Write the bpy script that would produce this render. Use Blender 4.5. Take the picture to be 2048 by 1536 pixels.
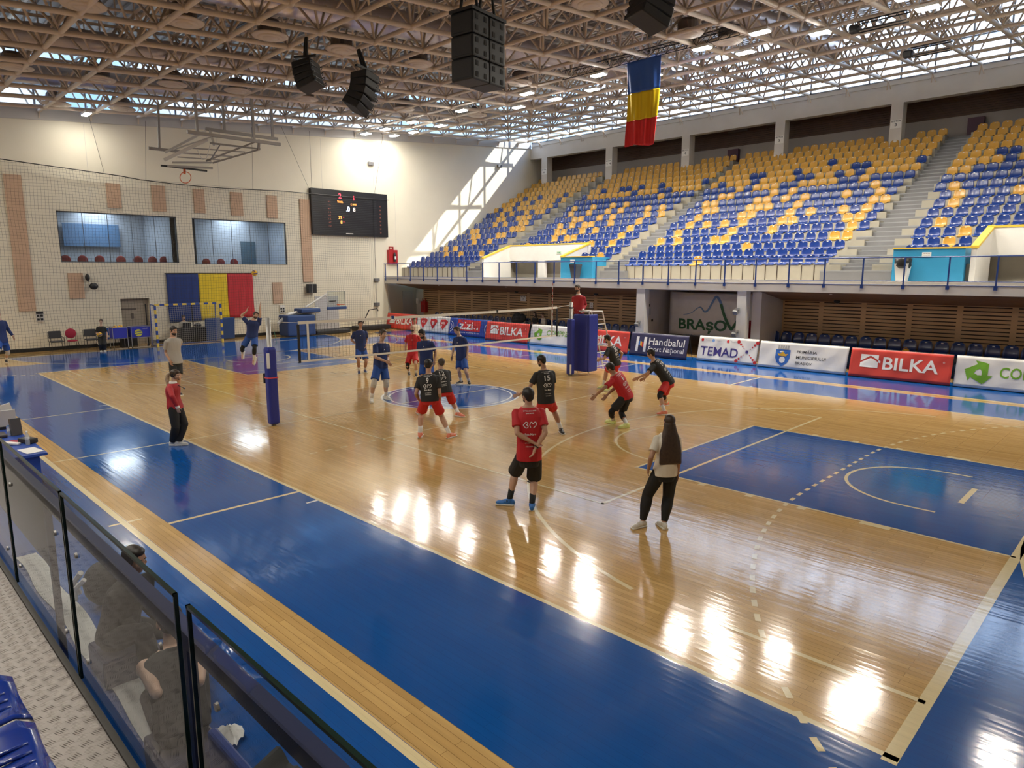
import bpy, bmesh, math, random
import numpy as np
from mathutils import Vector, Matrix
from mathutils.bvhtree import BVHTree

for o in list(bpy.data.objects): bpy.data.objects.remove(o)
scene = bpy.context.scene
col = scene.collection
PI = math.pi
random.seed(7)

# ------------------------------------------------------------------ camera
CAM = Vector((15.211, -12.827, 3.632)); YAW, PITCH, ROLL, FPX = -0.7790, -0.16472, -0.00097, 1364.92
def cam_axes():
    a, b, c = YAW, PITCH, ROLL
    f = Vector((math.sin(a)*math.cos(b), math.cos(a)*math.cos(b), math.sin(b)))
    r0 = Vector((math.cos(a), -math.sin(a), 0)); u0 = r0.cross(f)
    return math.cos(c)*r0+math.sin(c)*u0, -math.sin(c)*r0+math.cos(c)*u0, f
CR, CU, CF = cam_axes()
cd = bpy.data.cameras.new('camera'); cam = bpy.data.objects.new('camera', cd); col.objects.link(cam)
cd.sensor_width = 36.0; cd.lens = FPX*36.0/2048; cd.clip_start = 0.05; cd.clip_end = 500
M = Matrix((CR, CU, -CF)).transposed().to_4x4(); M.translation = CAM
cam.matrix_world = M
scene.camera = cam
# measuring helpers: where the line of sight through a photo point meets a plane of the hall
def ray(px, py):
    return CR*((px-1024)/FPX) - CU*((py-768)/FPX) + CF
def at(px, py, **k):
    a, v = list(k.items())[0]; i = 'xyz'.index(a); d = ray(px, py)
    return CAM + d*((v-CAM[i])/d[i])
def at_roof(px, py, off=0.0):
    d = ray(px, py); A, B = 11.02+off, .08
    return CAM + d*((A+B*CAM.y-CAM.z)/(d.z-B*d.y))
def project(p):
    q = Vector(p)-CAM; z = q.dot(CF)
    return (1024+FPX*q.dot(CR)/z, 768-FPX*q.dot(CU)/z)

# ------------------------------------------------------------------ render settings that belong to the look
vs = scene.view_settings
scene.display_settings.display_device = 'sRGB'
vs.view_transform = 'Standard'; vs.look = 'None'; vs.gamma = 1.0; vs.use_curve_mapping = False
vs.exposure = 1.08
cy = scene.cycles
cy.max_bounces = 7; cy.diffuse_bounces = 4; cy.glossy_bounces = 3; cy.transmission_bounces = 4; cy.transparent_max_bounces = 24
cy.caustics_reflective = False; cy.caustics_refractive = False
cy.sample_clamp_indirect = 6.0
cy.use_adaptive_sampling = True; cy.adaptive_threshold = 0.03
try: cy.use_denoising = True
except Exception: pass

# ------------------------------------------------------------------ sky, sun, large lights
SKY_POWER = 4.0; SUN_POWER = 5.5; LAMP_POWER = 125.0
w = bpy.data.worlds.new('sky'); scene.world = w; w.use_nodes = True
wn = w.node_tree; wn.nodes.clear()
wo = wn.nodes.new('ShaderNodeOutputWorld'); wb = wn.nodes.new('ShaderNodeBackground')
wt = wn.nodes.new('ShaderNodeTexCoord'); wsep = wn.nodes.new('ShaderNodeSeparateXYZ'); wr = wn.nodes.new('ShaderNodeValToRGB')
wno = wn.nodes.new('ShaderNodeTexNoise'); wno.inputs['Scale'].default_value = 3.0; wno.inputs['Detail'].default_value = 6
wmix = wn.nodes.new('ShaderNodeMix'); wmix.data_type = 'RGBA'
wr2 = wn.nodes.new('ShaderNodeValToRGB')
wr.color_ramp.elements[0].position = 0.0; wr.color_ramp.elements[0].color = (.42, .68, 1, 1)
wr.color_ramp.elements[1].position = 0.7; wr.color_ramp.elements[1].color = (.12, .36, 1, 1)
wr2.color_ramp.elements[0].position = .48; wr2.color_ramp.elements[0].color = (0, 0, 0, 1)
wr2.color_ramp.elements[1].position = .62; wr2.color_ramp.elements[1].color = (1, 1, 1, 1)
wn.links.new(wt.outputs['Generated'], wsep.inputs[0]); wn.links.new(wsep.outputs['Z'], wr.inputs[0])
wn.links.new(wt.outputs['Generated'], wno.inputs['Vector']); wn.links.new(wno.outputs['Fac'], wr2.inputs[0])
wn.links.new(wr2.outputs['Color'], wmix.inputs['Factor'])
wn.links.new(wr.outputs['Color'], wmix.inputs['A']); wmix.inputs['B'].default_value = (1, 1, 1, 1)
# the sky opposite the sun (towards the back wall) is deeper and darker
wmr = wn.nodes.new('ShaderNodeMapRange'); wmr.inputs[1].default_value = -.85; wmr.inputs[2].default_value = -.1; wmr.inputs[3].default_value = .20; wmr.inputs[4].default_value = 1.0
wn.links.new(wsep.outputs['X'], wmr.inputs[0])
wmul = wn.nodes.new('ShaderNodeMix'); wmul.data_type = 'RGBA'; wmul.blend_type = 'MULTIPLY'; wmul.inputs['Factor'].default_value = 1
wn.links.new(wmix.outputs['Result'], wmul.inputs['A']); wn.links.new(wmr.outputs[0], wmul.inputs['B'])
wn.links.new(wmul.outputs['Result'], wb.inputs['Color']); wb.inputs['Strength'].default_value = SKY_POWER
wn.links.new(wb.outputs[0], wo.inputs['Surface'])

sd = bpy.data.lights.new('sun', 'SUN'); sd.energy = SUN_POWER; sd.angle = math.radians(0.53); sd.color = (1, .96, .88)
sun = bpy.data.objects.new('sun', sd); col.objects.link(sun)
sun.rotation_euler = Vector((-0.62, -1.0, -1.0)).to_track_quat('-Z', 'Y').to_euler()
def portal(name, loc, rot, sx, sy):
    l = bpy.data.lights.new(name, 'AREA'); l.shape = 'RECTANGLE'; l.size = sx; l.size_y = sy; l.cycles.is_portal = True
    o = bpy.data.objects.new(name, l); o.location = loc; o.rotation_euler = rot; col.objects.link(o)
portal('sky_portal_far', (0, 27.3, 14.6), (math.radians(-90), 0, 0), 44, 3.0)
portal('sky_portal_back', (-22.35, 2, 12.6), (math.radians(90), 0, math.radians(-90)), 50, 4.5)

# ------------------------------------------------------------------ materials
MATS = {}
def mat(name, color, rough=.5, metal=0.0, spec=.5, var=0.0, vscale=4.0, bump=0.0, bscale=40.0, coat=0.0, emit=None, estr=0.0, alpha=1.0, sheen=0.0):
    if name in MATS: return MATS[name]
    m = bpy.data.materials.new(name); m.use_nodes = True; nt = m.node_tree
    b = nt.nodes['Principled BSDF']
    c = (*color, 1) if len(color) == 3 else color
    b.inputs['Base Color'].default_value = c; b.inputs['Roughness'].default_value = rough
    b.inputs['Metallic'].default_value = metal; b.inputs['Specular IOR Level'].default_value = spec
    b.inputs['Coat Weight'].default_value = coat; b.inputs['Alpha'].default_value = alpha
    if sheen: b.inputs['Sheen Weight'].default_value = sheen
    if emit: b.inputs['Emission Color'].default_value = (*emit, 1); b.inputs['Emission Strength'].default_value = estr
    tc = nt.nodes.new('ShaderNodeTexCoord')
    if var:
        n = nt.nodes.new('ShaderNodeTexNoise'); n.inputs['Scale'].default_value = vscale; n.inputs['Detail'].default_value = 5
        nt.links.new(tc.outputs['Object'], n.inputs['Vector'])
        mr = nt.nodes.new('ShaderNodeMapRange'); mr.inputs[1].default_value = .3; mr.inputs[2].default_value = .7
        mr.inputs[3].default_value = 1-var; mr.inputs[4].default_value = 1+var
        nt.links.new(n.outputs['Fac'], mr.inputs[0])
        mx = nt.nodes.new('ShaderNodeMix'); mx.data_type = 'RGBA'; mx.blend_type = 'MULTIPLY'; mx.inputs['Factor'].default_value = 1
        mx.inputs['A'].default_value = c; nt.links.new(mr.outputs[0], mx.inputs['B']); nt.links.new(mx.outputs['Result'], b.inputs['Base Color'])
    if bump:
        n2 = nt.nodes.new('ShaderNodeTexNoise'); n2.inputs['Scale'].default_value = bscale; n2.inputs['Detail'].default_value = 4
        nt.links.new(tc.outputs['Object'], n2.inputs['Vector'])
        bp = nt.nodes.new('ShaderNodeBump'); bp.inputs['Strength'].default_value = bump; bp.inputs['Distance'].default_value = .02
        nt.links.new(n2.outputs['Fac'], bp.inputs['Height']); nt.links.new(bp.outputs[0], b.inputs['Normal'])
    MATS[name] = m
    return m

def srgb(r, g, b):
    f = lambda v: (v/255/12.92 if v/255 <= .04045 else ((v/255+.055)/1.055)**2.4)
    return (f(r), f(g), f(b))

# ------------------------------------------------------------------ mesh builder
class MB:
    def __init__(s): s.v = []; s.f = []; s.mi = []; s.cur = 0; s.smooth = []; s.sm = False
    def add(s, vs, fs):
        n = len(s.v); s.v.extend([tuple(p) for p in vs]); s.f.extend([tuple(i+n for i in f) for f in fs])
        s.mi.extend([s.cur]*len(fs)); s.smooth.extend([s.sm]*len(fs)); return s
    def box(s, c, d, R=None):
        x, y, z = d[0]/2, d[1]/2, d[2]/2
        vs = [Vector((a, b, e)) for a in (-x, x) for b in (-y, y) for e in (-z, z)]
        if R is not None: vs = [R @ p for p in vs]
        c = Vector(c); vs = [p+c for p in vs]
        return s.add(vs, [(0, 1, 3, 2), (4, 6, 7, 5), (0, 4, 5, 1), (2, 3, 7, 6), (0, 2, 6, 4), (1, 5, 7, 3)])
    def bbox(s, a, b):   # box from two corners
        return s.box(((a[0]+b[0])/2, (a[1]+b[1])/2, (a[2]+b[2])/2), (abs(a[0]-b[0]), abs(a[1]-b[1]), abs(a[2]-b[2])))
    def rbox(s, c, d, r=.02, R=None, n=3):   # box with rounded vertical edges + bevelled rim
        x, y, z = d[0]/2, d[1]/2, d[2]/2; r = min(r, x*.98, y*.98, z*.98)
        ring = []
        for sx, sy, a0 in ((1, 1, 0), (-1, 1, 90), (-1, -1, 180), (1, -1, 270)):
            for k in range(n+1):
                a = math.radians(a0+90*k/n); ring.append((sx*(x-r), sy*(y-r), math.cos(a), math.sin(a)))
        lv = [(-z, -.7), (-z+r*.3, -.2), (-z+r, 0), (z-r, 0), (z-r*.3, -.2), (z, -.7)]
        vs = []
        for zz, o in lv:
            for cx, cy, ca, sa in ring: vs.append(Vector((cx+(r+o*r)*ca, cy+(r+o*r)*sa, zz)))
        m = len(ring); fs = []
        for l in range(len(lv)-1):
            for k in range(m): fs.append((l*m+k, l*m+(k+1) % m, (l+1)*m+(k+1) % m, (l+1)*m+k))
        fs.append(tuple(range(m-1, -1, -1))); fs.append(tuple((len(lv)-1)*m+k for k in range(m)))
        if R is not None: vs = [R @ p for p in vs]
        c = Vector(c); return s.add([p+c for p in vs], fs)
    def tube(s, p0, p1, r0, r1=None, n=8, caps=True):
        return s.path([p0, p1], [r0, r0 if r1 is None else r1], n, caps)
    def path(s, pts, rs, n=8, caps=True, closed=False):
        pts = [Vector(p) for p in pts]; m = len(pts)
        if not isinstance(rs, (list, tuple)): rs = [rs]*m
        vs = []; X = None
        for i, p in enumerate(pts):
            if closed: t = pts[(i+1) % m]-pts[i-1]
            else: t = (pts[min(i+1, m-1)]-pts[max(i-1, 0)])
            t = t.normalized() if t.length > 1e-9 else Vector((0, 0, 1))
            if X is None:
                X = t.orthogonal().normalized()
            else:
                X = (X - t*X.dot(t)); X = X.normalized() if X.length > 1e-6 else t.orthogonal().normalized()
            Y = t.cross(X)
            for k in range(n):
                a = 2*PI*k/n; vs.append(p+(X*math.cos(a)+Y*math.sin(a))*rs[i])
        fs = []
        for i in range(m if closed else m-1):
            j = (i+1) % m
            for k in range(n): fs.append((i*n+k, i*n+(k+1) % n, j*n+(k+1) % n, j*n+k))
        if caps and not closed:
            fs.append(tuple(range(n-1, -1, -1))); fs.append(tuple((m-1)*n+k for k in range(n)))
        return s.add(vs, fs)
    def lathe(s, c, prof, n=16, axis='z', R=None):   # prof: (radius, height) pairs
        vs = []
        for r, h in prof:
            for k in range(n):
                a = 2*PI*k/n; vs.append(Vector((r*math.cos(a), r*math.sin(a), h)))
        fs = []
        for i in range(len(prof)-1):
            for k in range(n): fs.append((i*n+k, i*n+(k+1) % n, (i+1)*n+(k+1) % n, (i+1)*n+k))
        if prof[0][0] > 1e-6: fs.append(tuple(range(n-1, -1, -1)))
        if prof[-1][0] > 1e-6: fs.append(tuple((len(prof)-1)*n+k for k in range(n)))
        if R is not None: vs = [R @ p for p in vs]
        c = Vector(c); return s.add([p+c for p in vs], fs)
    def ell(s, c, d, n=14, m=9, R=None):   # ellipsoid with half sizes d
        prof = [(max(1e-4, math.sin(PI*i/m)), -math.cos(PI*i/m)) for i in range(m+1)]
        vs = []
        for r, h in prof:
            for k in range(n):
                a = 2*PI*k/n; vs.append(Vector((r*math.cos(a)*d[0], r*math.sin(a)*d[1], h*d[2])))
        fs = []
        for i in range(m):
            for k in range(n): fs.append((i*n+k, i*n+(k+1) % n, (i+1)*n+(k+1) % n, (i+1)*n+k))
        fs.append(tuple(range(n-1, -1, -1))); fs.append(tuple(m*n+k for k in range(n)))
        if R is not None: vs = [R @ p for p in vs]
        c = Vector(c); return s.add([p+c for p in vs], fs)
    def quad(s, a, b, c, d): return s.add([a, b, c, d], [(0, 1, 2, 3)])
    def poly(s, pts): return s.add(pts, [tuple(range(len(pts)))])
    def prism(s, pts, vec):   # extrude a flat outline
        pts = [Vector(p) for p in pts]; vec = Vector(vec); n = len(pts)
        fs = [tuple(range(n-1, -1, -1)), tuple(range(n, 2*n))]
        for k in range(n): fs.append((k, (k+1) % n, n+(k+1) % n, n+k))
        return s.add(pts+[p+vec for p in pts], fs)
    def grid(s, fn, nu, nv, thick=None):
        vs = [Vector(fn(i/nu, j/nv)) for j in range(nv+1) for i in range(nu+1)]
        fs = [(j*(nu+1)+i, j*(nu+1)+i+1, (j+1)*(nu+1)+i+1, (j+1)*(nu+1)+i) for j in range(nv) for i in range(nu)]
        if thick:
            t = Vector(thick); n0 = len(vs); vs = vs+[p+t for p in vs]
            fs = fs+[tuple(n0+i for i in f[::-1]) for f in fs]
            def side(idx):
                for a, b in zip(idx, idx[1:]): fs.append((a, a+n0, b+n0, b))
            W = nu+1
            side([i for i in range(W)][::-1]); side([nv*W+i for i in range(W)]); side([j*W for j in range(nv+1)]); side([j*W+nu for j in range(nv+1)][::-1])
        return s.add(vs, fs)
    def mesh(s, name, mats):
        me = bpy.data.meshes.new(name); me.from_pydata(s.v, [], s.f)
        for m in (mats if isinstance(mats, (list, tuple)) else [mats]): me.materials.append(m)
        if len(s.f):
            me.polygons.foreach_set('material_index', s.mi); me.polygons.foreach_set('use_smooth', s.smooth)
        me.update(); return me
    def build(s, name, mats, parent=None, fixn=True, smooth=False):
        me = s.mesh(name, mats)
        if fixn: fix_normals(me)
        if smooth: smooth_mesh(me)
        return link(name, me, parent)
def fix_normals(me):
    bm = bmesh.new(); bm.from_mesh(me); bmesh.ops.recalc_face_normals(bm, faces=bm.faces); bm.to_mesh(me); bm.free()
def smooth_mesh(me, angle=40):
    me.polygons.foreach_set('use_smooth', [True]*len(me.polygons))
    try: me.set_sharp_from_angle(angle=math.radians(angle))
    except Exception: pass
def link(name, me, parent=None):
    o = bpy.data.objects.new(name, me); col.objects.link(o)
    if parent is not None: adopt(o, parent)
    return o
def wm(o):
    return (wm(o.parent) @ o.matrix_parent_inverse @ o.matrix_basis) if o.parent else o.matrix_basis.copy()
def adopt(o, parent):   # parts are built where they stand and keep their place when they join their thing
    o.parent = parent; o.matrix_parent_inverse = wm(parent).inverted()
def tag(o, label=None, cat=None, group=None, kind=None):
    if label: o['label'] = label
    if cat: o['category'] = cat
    if group: o['group'] = group
    if kind: o['kind'] = kind
    return o
def empty(name, loc=(0, 0, 0), rz=0.0, label=None, cat=None, group=None):
    o = bpy.data.objects.new(name, None); col.objects.link(o); o.location = loc; o.rotation_euler = (0, 0, rz); o.empty_display_size = .1
    return tag(o, label, cat, group)
def struct(o): o['kind'] = 'structure'; return o
def copy_tree(o, parent=None):
    c = o.copy(); col.objects.link(c)
    if parent is not None: c.parent = parent
    for ch in KIDS.get(o.name, o.children): copy_tree(ch, c)
    return c
KIDS = {}
def evaluated(me, mods):
    """a mesh after the given modifiers"""
    o = bpy.data.objects.new('work', me); col.objects.link(o)
    for typ, kw in mods:
        m = o.modifiers.new(typ, typ)
        for k, v in kw.items(): setattr(m, k, v)
    dg = bpy.context.evaluated_depsgraph_get(); dg.update()
    r = bpy.data.meshes.new_from_object(o.evaluated_get(dg))
    bpy.data.objects.remove(o)
    return r
def text_mesh(s, size=1.0, bold=0.0, spacing=1.0, shear=0.0, align='CENTER', cut=None):
    """outline letters as a flat mesh in the XY plane, centred"""
    cu = bpy.data.curves.new('text', 'FONT'); cu.body = s; cu.size = size; cu.align_x = align; cu.align_y = 'CENTER'
    cu.offset = bold*size; cu.space_character = spacing; cu.shear = shear; cu.resolution_u = 3
    o = bpy.data.objects.new('work', cu); col.objects.link(o)
    dg = bpy.context.evaluated_depsgraph_get(); dg.update()
    me = bpy.data.meshes.new_from_object(o.evaluated_get(dg)); bpy.data.objects.remove(o); bpy.data.curves.remove(cu)
    return me
def text_width(me):
    xs = [v.co.x for v in me.vertices]; return (min(xs), max(xs)) if xs else (0, 0)
def fit_text(me, width=None, height=None):
    xs = [v.co.x for v in me.vertices]; ys = [v.co.y for v in me.vertices]
    cx, cyy = (min(xs)+max(xs))/2, (min(ys)+max(ys))/2
    sx = width/(max(xs)-min(xs)) if width else None; sy = height/(max(ys)-min(ys)) if height else None
    if sx is None: sx = sy
    if sy is None: sy = sx
    for v in me.vertices: v.co = ((v.co.x-cx)*sx, (v.co.y-cyy)*sy, 0)
    return me
def shape_mesh(polys):
    """flat shapes in the XY plane as a mesh; polys = list of outlines"""
    b = MB()
    for p in polys: b.poly([(x, y, 0) for x, y in p])
    me = b.mesh('shape', []); return me
def stroke(pts, w, closed=False):
    """a ribbon of width w along a flat line, as quads"""
    pts = [Vector((p[0], p[1], 0)) for p in pts]; n = len(pts); out = []; L = []; R = []
    for i in range(n):
        if closed: t = pts[(i+1) % n]-pts[i-1]
        else: t = pts[min(i+1, n-1)]-pts[max(i-1, 0)]
        t.normalize(); nn = Vector((-t.y, t.x, 0)); ww = w(i/(n-1)) if callable(w) else w
        L.append(pts[i]+nn*ww/2); R.append(pts[i]-nn*ww/2)
    rng = range(n if closed else n-1)
    for i in rng:
        j = (i+1) % n; out.append([(R[i].x, R[i].y), (R[j].x, R[j].y), (L[j].x, L[j].y), (L[i].x, L[i].y)])
    return out
def arc(cx, cy, r, a0, a1, n=24):
    return [(cx+r*math.cos(math.radians(a0+(a1-a0)*i/n)), cy+r*math.sin(math.radians(a0+(a1-a0)*i/n))) for i in range(n+1)]
def subdivide_long(me, L):
    bm = bmesh.new(); bm.from_mesh(me); bmesh.ops.triangulate(bm, faces=bm.faces)
    for it in range(4):
        es = [e for e in bm.edges if e.calc_length() > L]
        if not es: break
        bmesh.ops.subdivide_edges(bm, edges=es, cuts=1)
    bm.to_mesh(me); bm.free()
def lay(me, name, m, parent, origin, U, V, N, target=None, off=.006, start=.5, edge=None):
    """lay a flat mark (XY mesh) onto a surface: origin + x*U + y*V, pushed along -N onto the target's surface"""
    U, V, N = Vector(U), Vector(V), Vector(N).normalized(); origin = Vector(origin)
    if target is not None and edge: subdivide_long(me, edge)
    for v in me.vertices:
        p = origin+U*v.co.x+V*v.co.y
        if target is not None:
            h = target.ray_cast(p+N*start, -N)
            if h[0] is not None: p = h[0]+N*off
        else: p = p+N*off
        v.co = p
    me.materials.clear(); me.materials.append(m); me.update()
    return link(name, me, parent)
def bvh_of(o):
    me = o.data if hasattr(o, 'data') else o
    return BVHTree.FromPolygons([v.co.copy() for v in me.vertices], [tuple(p.vertices) for p in me.polygons])
# ================================================================== THE HALL
XW, YB = -22.1, 27.0          # back wall, beam above the far stand
ROOF_A, ROOF_B = 11.02, .08   # bottom layer of the roof frame: z = A + B*y
# ---- floor
def floor_material(name, c1, c2, c3, plank=True, rough=.095):
    m = bpy.data.materials.new(name); m.use_nodes = True; nt = m.node_tree; b = nt.nodes['Principled BSDF']
    tc = nt.nodes.new('ShaderNodeTexCoord')
    br = nt.nodes.new('ShaderNodeTexBrick'); br.inputs['Scale'].default_value = 1.0
    br.inputs['Brick Width'].default_value = 1.1; br.inputs['Row Height'].default_value = .075; br.inputs['Mortar Size'].default_value = .0022
    br.inputs['Color1'].default_value = (*c1, 1); br.inputs['Color2'].default_value = (*c2, 1); br.inputs['Mortar'].default_value = (*c3, 1)
    br.inputs['Bias'].default_value = 0.0
    nt.links.new(tc.outputs['Object'], br.inputs['Vector'])
    mp = nt.nodes.new('ShaderNodeMapping'); mp.inputs['Scale'].default_value = (1.2, 16, 1)
    nt.links.new(tc.outputs['Object'], mp.inputs['Vector'])
    n = nt.nodes.new('ShaderNodeTexNoise'); n.inputs['Scale'].default_value = 1.0; n.inputs['Detail'].default_value = 5
    nt.links.new(mp.outputs[0], n.inputs['Vector'])
    mr = nt.nodes.new('ShaderNodeMapRange'); mr.inputs[1].default_value = .25; mr.inputs[2].default_value = .75
    mr.inputs[3].default_value = .86 if plank else .93; mr.inputs[4].default_value = 1.12 if plank else 1.06
    nt.links.new(n.outputs['Fac'], mr.inputs[0])
    mx = nt.nodes.new('ShaderNodeMix'); mx.data_type = 'RGBA'; mx.blend_type = 'MULTIPLY'; mx.inputs['Factor'].default_value = 1
    nt.links.new(br.outputs['Color'], mx.inputs['A']); nt.links.new(mr.outputs[0], mx.inputs['B']); nt.links.new(mx.outputs['Result'], b.inputs['Base Color'])
    # lacquer: glossy, with the faint cupping of the boards
    b.inputs['Specular IOR Level'].default_value = .7
    sep = nt.nodes.new('ShaderNodeSeparateXYZ'); nt.links.new(tc.outputs['Object'], sep.inputs[0])
    wv = nt.nodes.new('ShaderNodeMath'); wv.operation = 'MULTIPLY'; wv.inputs[1].default_value = 2*PI/.075; nt.links.new(sep.outputs['Y'], wv.inputs[0])
    cs = nt.nodes.new('ShaderNodeMath'); cs.operation = 'COSINE'; nt.links.new(wv.outputs[0], cs.inputs[0])
    mp2 = nt.nodes.new('ShaderNodeMapping'); mp2.inputs['Scale'].default_value = (.8, 5, 1); nt.links.new(tc.outputs['Object'], mp2.inputs['Vector'])
    n2 = nt.nodes.new('ShaderNodeTexNoise'); n2.inputs['Scale'].default_value = 1.6; n2.inputs['Detail'].default_value = 3; nt.links.new(mp2.outputs[0], n2.inputs['Vector'])
    sm = nt.nodes.new('ShaderNodeMath'); sm.operation = 'MULTIPLY_ADD'; nt.links.new(cs.outputs[0], sm.inputs[0]); sm.inputs[1].default_value = .012
    sc = nt.nodes.new('ShaderNodeMath'); sc.operation = 'MULTIPLY'; sc.inputs[1].default_value = .5; nt.links.new(n2.outputs['Fac'], sc.inputs[0])
    nt.links.new(sc.outputs[0], sm.inputs[2])
    bp = nt.nodes.new('ShaderNodeBump'); bp.inputs['Strength'].default_value = .16; bp.inputs['Distance'].default_value = .02
    nt.links.new(sm.outputs[0], bp.inputs['Height']); nt.links.new(bp.outputs[0], b.inputs['Normal'])
    n3 = nt.nodes.new('ShaderNodeTexNoise'); n3.inputs['Scale'].default_value = .5; n3.inputs['Detail'].default_value = 6; nt.links.new(tc.outputs['Object'], n3.inputs['Vector'])
    mr3 = nt.nodes.new('ShaderNodeMapRange'); mr3.inputs[1].default_value = .35; mr3.inputs[2].default_value = .7; mr3.inputs[3].default_value = rough*.8; mr3.inputs[4].default_value = rough*1.5
    nt.links.new(n3.outputs['Fac'], mr3.inputs[0]); nt.links.new(mr3.outputs[0], b.inputs['Roughness'])
    return m
m_parquet = floor_material('parquet', (.60, .385, .15), (.49, .30, .108), (.25, .145, .05))
m_blue = floor_material('blue_court_paint', (.006, .085, .33), (.006, .078, .31), (.005, .065, .26), plank=False, rough=.09)
m_line = floor_material('cream_line_paint', (.74, .62, .36), (.72, .60, .35), (.66, .55, .32), plank=False, rough=.11)
m_white_line = floor_material('white_line_paint', (.75, .75, .72), (.74, .74, .7), (.7, .7, .66), plank=False, rough=.11)

fb = MB()
def rect(x0, y0, x1, y1, z): fb.poly([(x0, y0, z), (x1, y0, z), (x1, y1, z), (x0, y1, z)])
def flat(pts, z): fb.poly([(x, y, z) for x, y in pts])
fb.cur = 0; rect(-26.5, -27.5, 22.1, 30, 0)
fb.cur = 1; Z1 = .0012
# blue border round the basketball court, the keys, the goal areas and the outer strips
for sx in (-1, 1):
    rect(min(sx*14, sx*16.8), -9.6, max(sx*14, sx*16.8), 9.6, Z1)
    rect(min(sx*8.2, sx*14), -2.45, max(sx*8.2, sx*14), 2.45, Z1)
    D = [(sx*20, -7.5)]+[(sx*(20-6*math.cos(math.radians(a))), -1.5-6*math.sin(math.radians(a))) for a in range(90, -1, -5)]
    D += [(x, -y) for x, y in D[::-1]]
    flat(D if sx > 0 else D[::-1], Z1+.0002)
for sy in (-1, 1):
    rect(-14, min(sy*7.5, sy*9.6), 14, max(sy*7.5, sy*9.6), Z1)
rect(-19, -12.2, 20, -10.0, Z1); rect(-19, 10.15, 20, 13.0, Z1)
flat([(1.79*math.cos(a), 1.79*math.sin(a)) for a in [2*PI*i/64 for i in range(64)]], Z1)
for q in stroke([(1.9*math.cos(2*PI*i/64), 1.9*math.sin(2*PI*i/64)) for i in range(64)], .16, True): flat(q, Z1)
Z2 = .0024
def line(a, b, w=.05, c=2, z=Z2):
    fb.cur = c
    for q in stroke([a, b], w): flat(q, z)
def curve(pts, w=.05, c=2, closed=False, z=Z2):
    fb.cur = c
    for q in stroke(pts, w, closed): flat(q, z)
for sy in (-1, 1):
    line((-14.05, sy*7.525), (14.05, sy*7.525), .06); line((-20, sy*10.05), (20, sy*10.05), .09, z=Z2+.0004)
    line((-9, sy*4.475), (9, sy*4.475), .05)
    for sx in (-1, 1):
        line((sx*8.2, sy*2.425), (sx*14, sy*2.425), .05); line((sx*12.0, sy*6.6), (sx*14, sy*6.6), .06)
        for k in range(5):
            y0 = sy*(4.65+.35*k); line((sx*2.975, y0), (sx*2.975, y0+sy*.17), .05)
        for xm in (9.6, 10.45, 11.3, 12.35): line((sx*(xm+.0), sy*2.45), (sx*(xm), sy*2.55), .12 if xm < 12 else .4)
        line((sx*5.62, sy*7.55), (sx*5.62, sy*7.75), .05, 3); line((sx*4.5, sy*9.8), (sx*4.5, sy*10.25), .06)
        line((sx*5.0, sy*7.55), (sx*5.0, sy*9.6), .07 if sx > 0 else .05)
line((0, -10), (0, 10), .05)
for sx in (-1, 1):
    line((sx*14.0, -7.6), (sx*14.0, 7.6), .11); line((sx*20, -10), (sx*20, 10), .08)
    line((sx*2.975, -4.5), (sx*2.975, 4.5), .05); line((sx*8.975, -4.5), (sx*8.975, 4.5), .06); line((sx*8.2, -2.45), (sx*8.2, 2.45), .05)
    line((sx*13.0, -.5), (sx*13.0, .5), .085, z=Z2+.0004); line((sx*16, -.08), (sx*16, .08), .06)
    curve([(sx*(8.2-1.8*math.cos(math.radians(a))), 1.8*math.sin(math.radians(a))) for a in range(-90, 91, 6)], .05)
    curve([(sx*(12.425-1.25*math.cos(math.radians(a))), 1.25*math.sin(math.radians(a))) for a in range(-90, 91, 6)], .055)
    for sy in (-1, 1): line((sx*12.425, sy*1.25), (sx*12.82, sy*1.25), .055)
    a1 = math.degrees(math.asin(6.6/6.75))
    curve([(sx*(12.425-6.75*math.cos(math.radians(a))), 6.75*math.sin(math.radians(a))) for a in np.linspace(-a1, a1, 60)], .06)
    # handball: 6 m line solid, 9 m line dashed
    curve([(sx*(20-6*math.cos(math.radians(a))), -1.5-6*math.sin(math.radians(a))) for a in range(90, -1, -5)] +
          [(sx*(20-6*math.cos(math.radians(a))), 1.5+6*math.sin(math.radians(a))) for a in range(0, 91, 5)], .06)
    path = [(sx*(20-9*math.cos(math.radians(a))), -1.5-9*math.sin(math.radians(a))) for a in np.linspace(72, 0, 80)] + \
           [(sx*(20-9*math.cos(math.radians(a))), 1.5+9*math.sin(math.radians(a))) for a in np.linspace(0, 72, 80)]
    acc = [0.0]
    for p, q in zip(path, path[1:]): acc.append(acc[-1]+math.dist(p, q))
    def on(s):
        i = max(0, min(len(acc)-2, int(np.searchsorted(acc, s))-1)); t = (s-acc[i])/max(1e-9, acc[i+1]-acc[i])
        return (path[i][0]+(path[i+1][0]-path[i][0])*t, path[i][1]+(path[i+1][1]-path[i][1])*t)
    s0 = .0
    while s0+.16 < acc[-1]: line(on(s0), on(s0+.16), .06, z=Z2+.0004); s0 += .33
for r, ww in ((1.8, .05), (2.0, .06)): curve([(r*math.cos(2*PI*i/96), r*math.sin(2*PI*i/96)) for i in range(96)], ww, closed=True, c=3)
struct(fb.build('floor', [m_parquet, m_blue, m_line, m_white_line], fixn=False))

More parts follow.
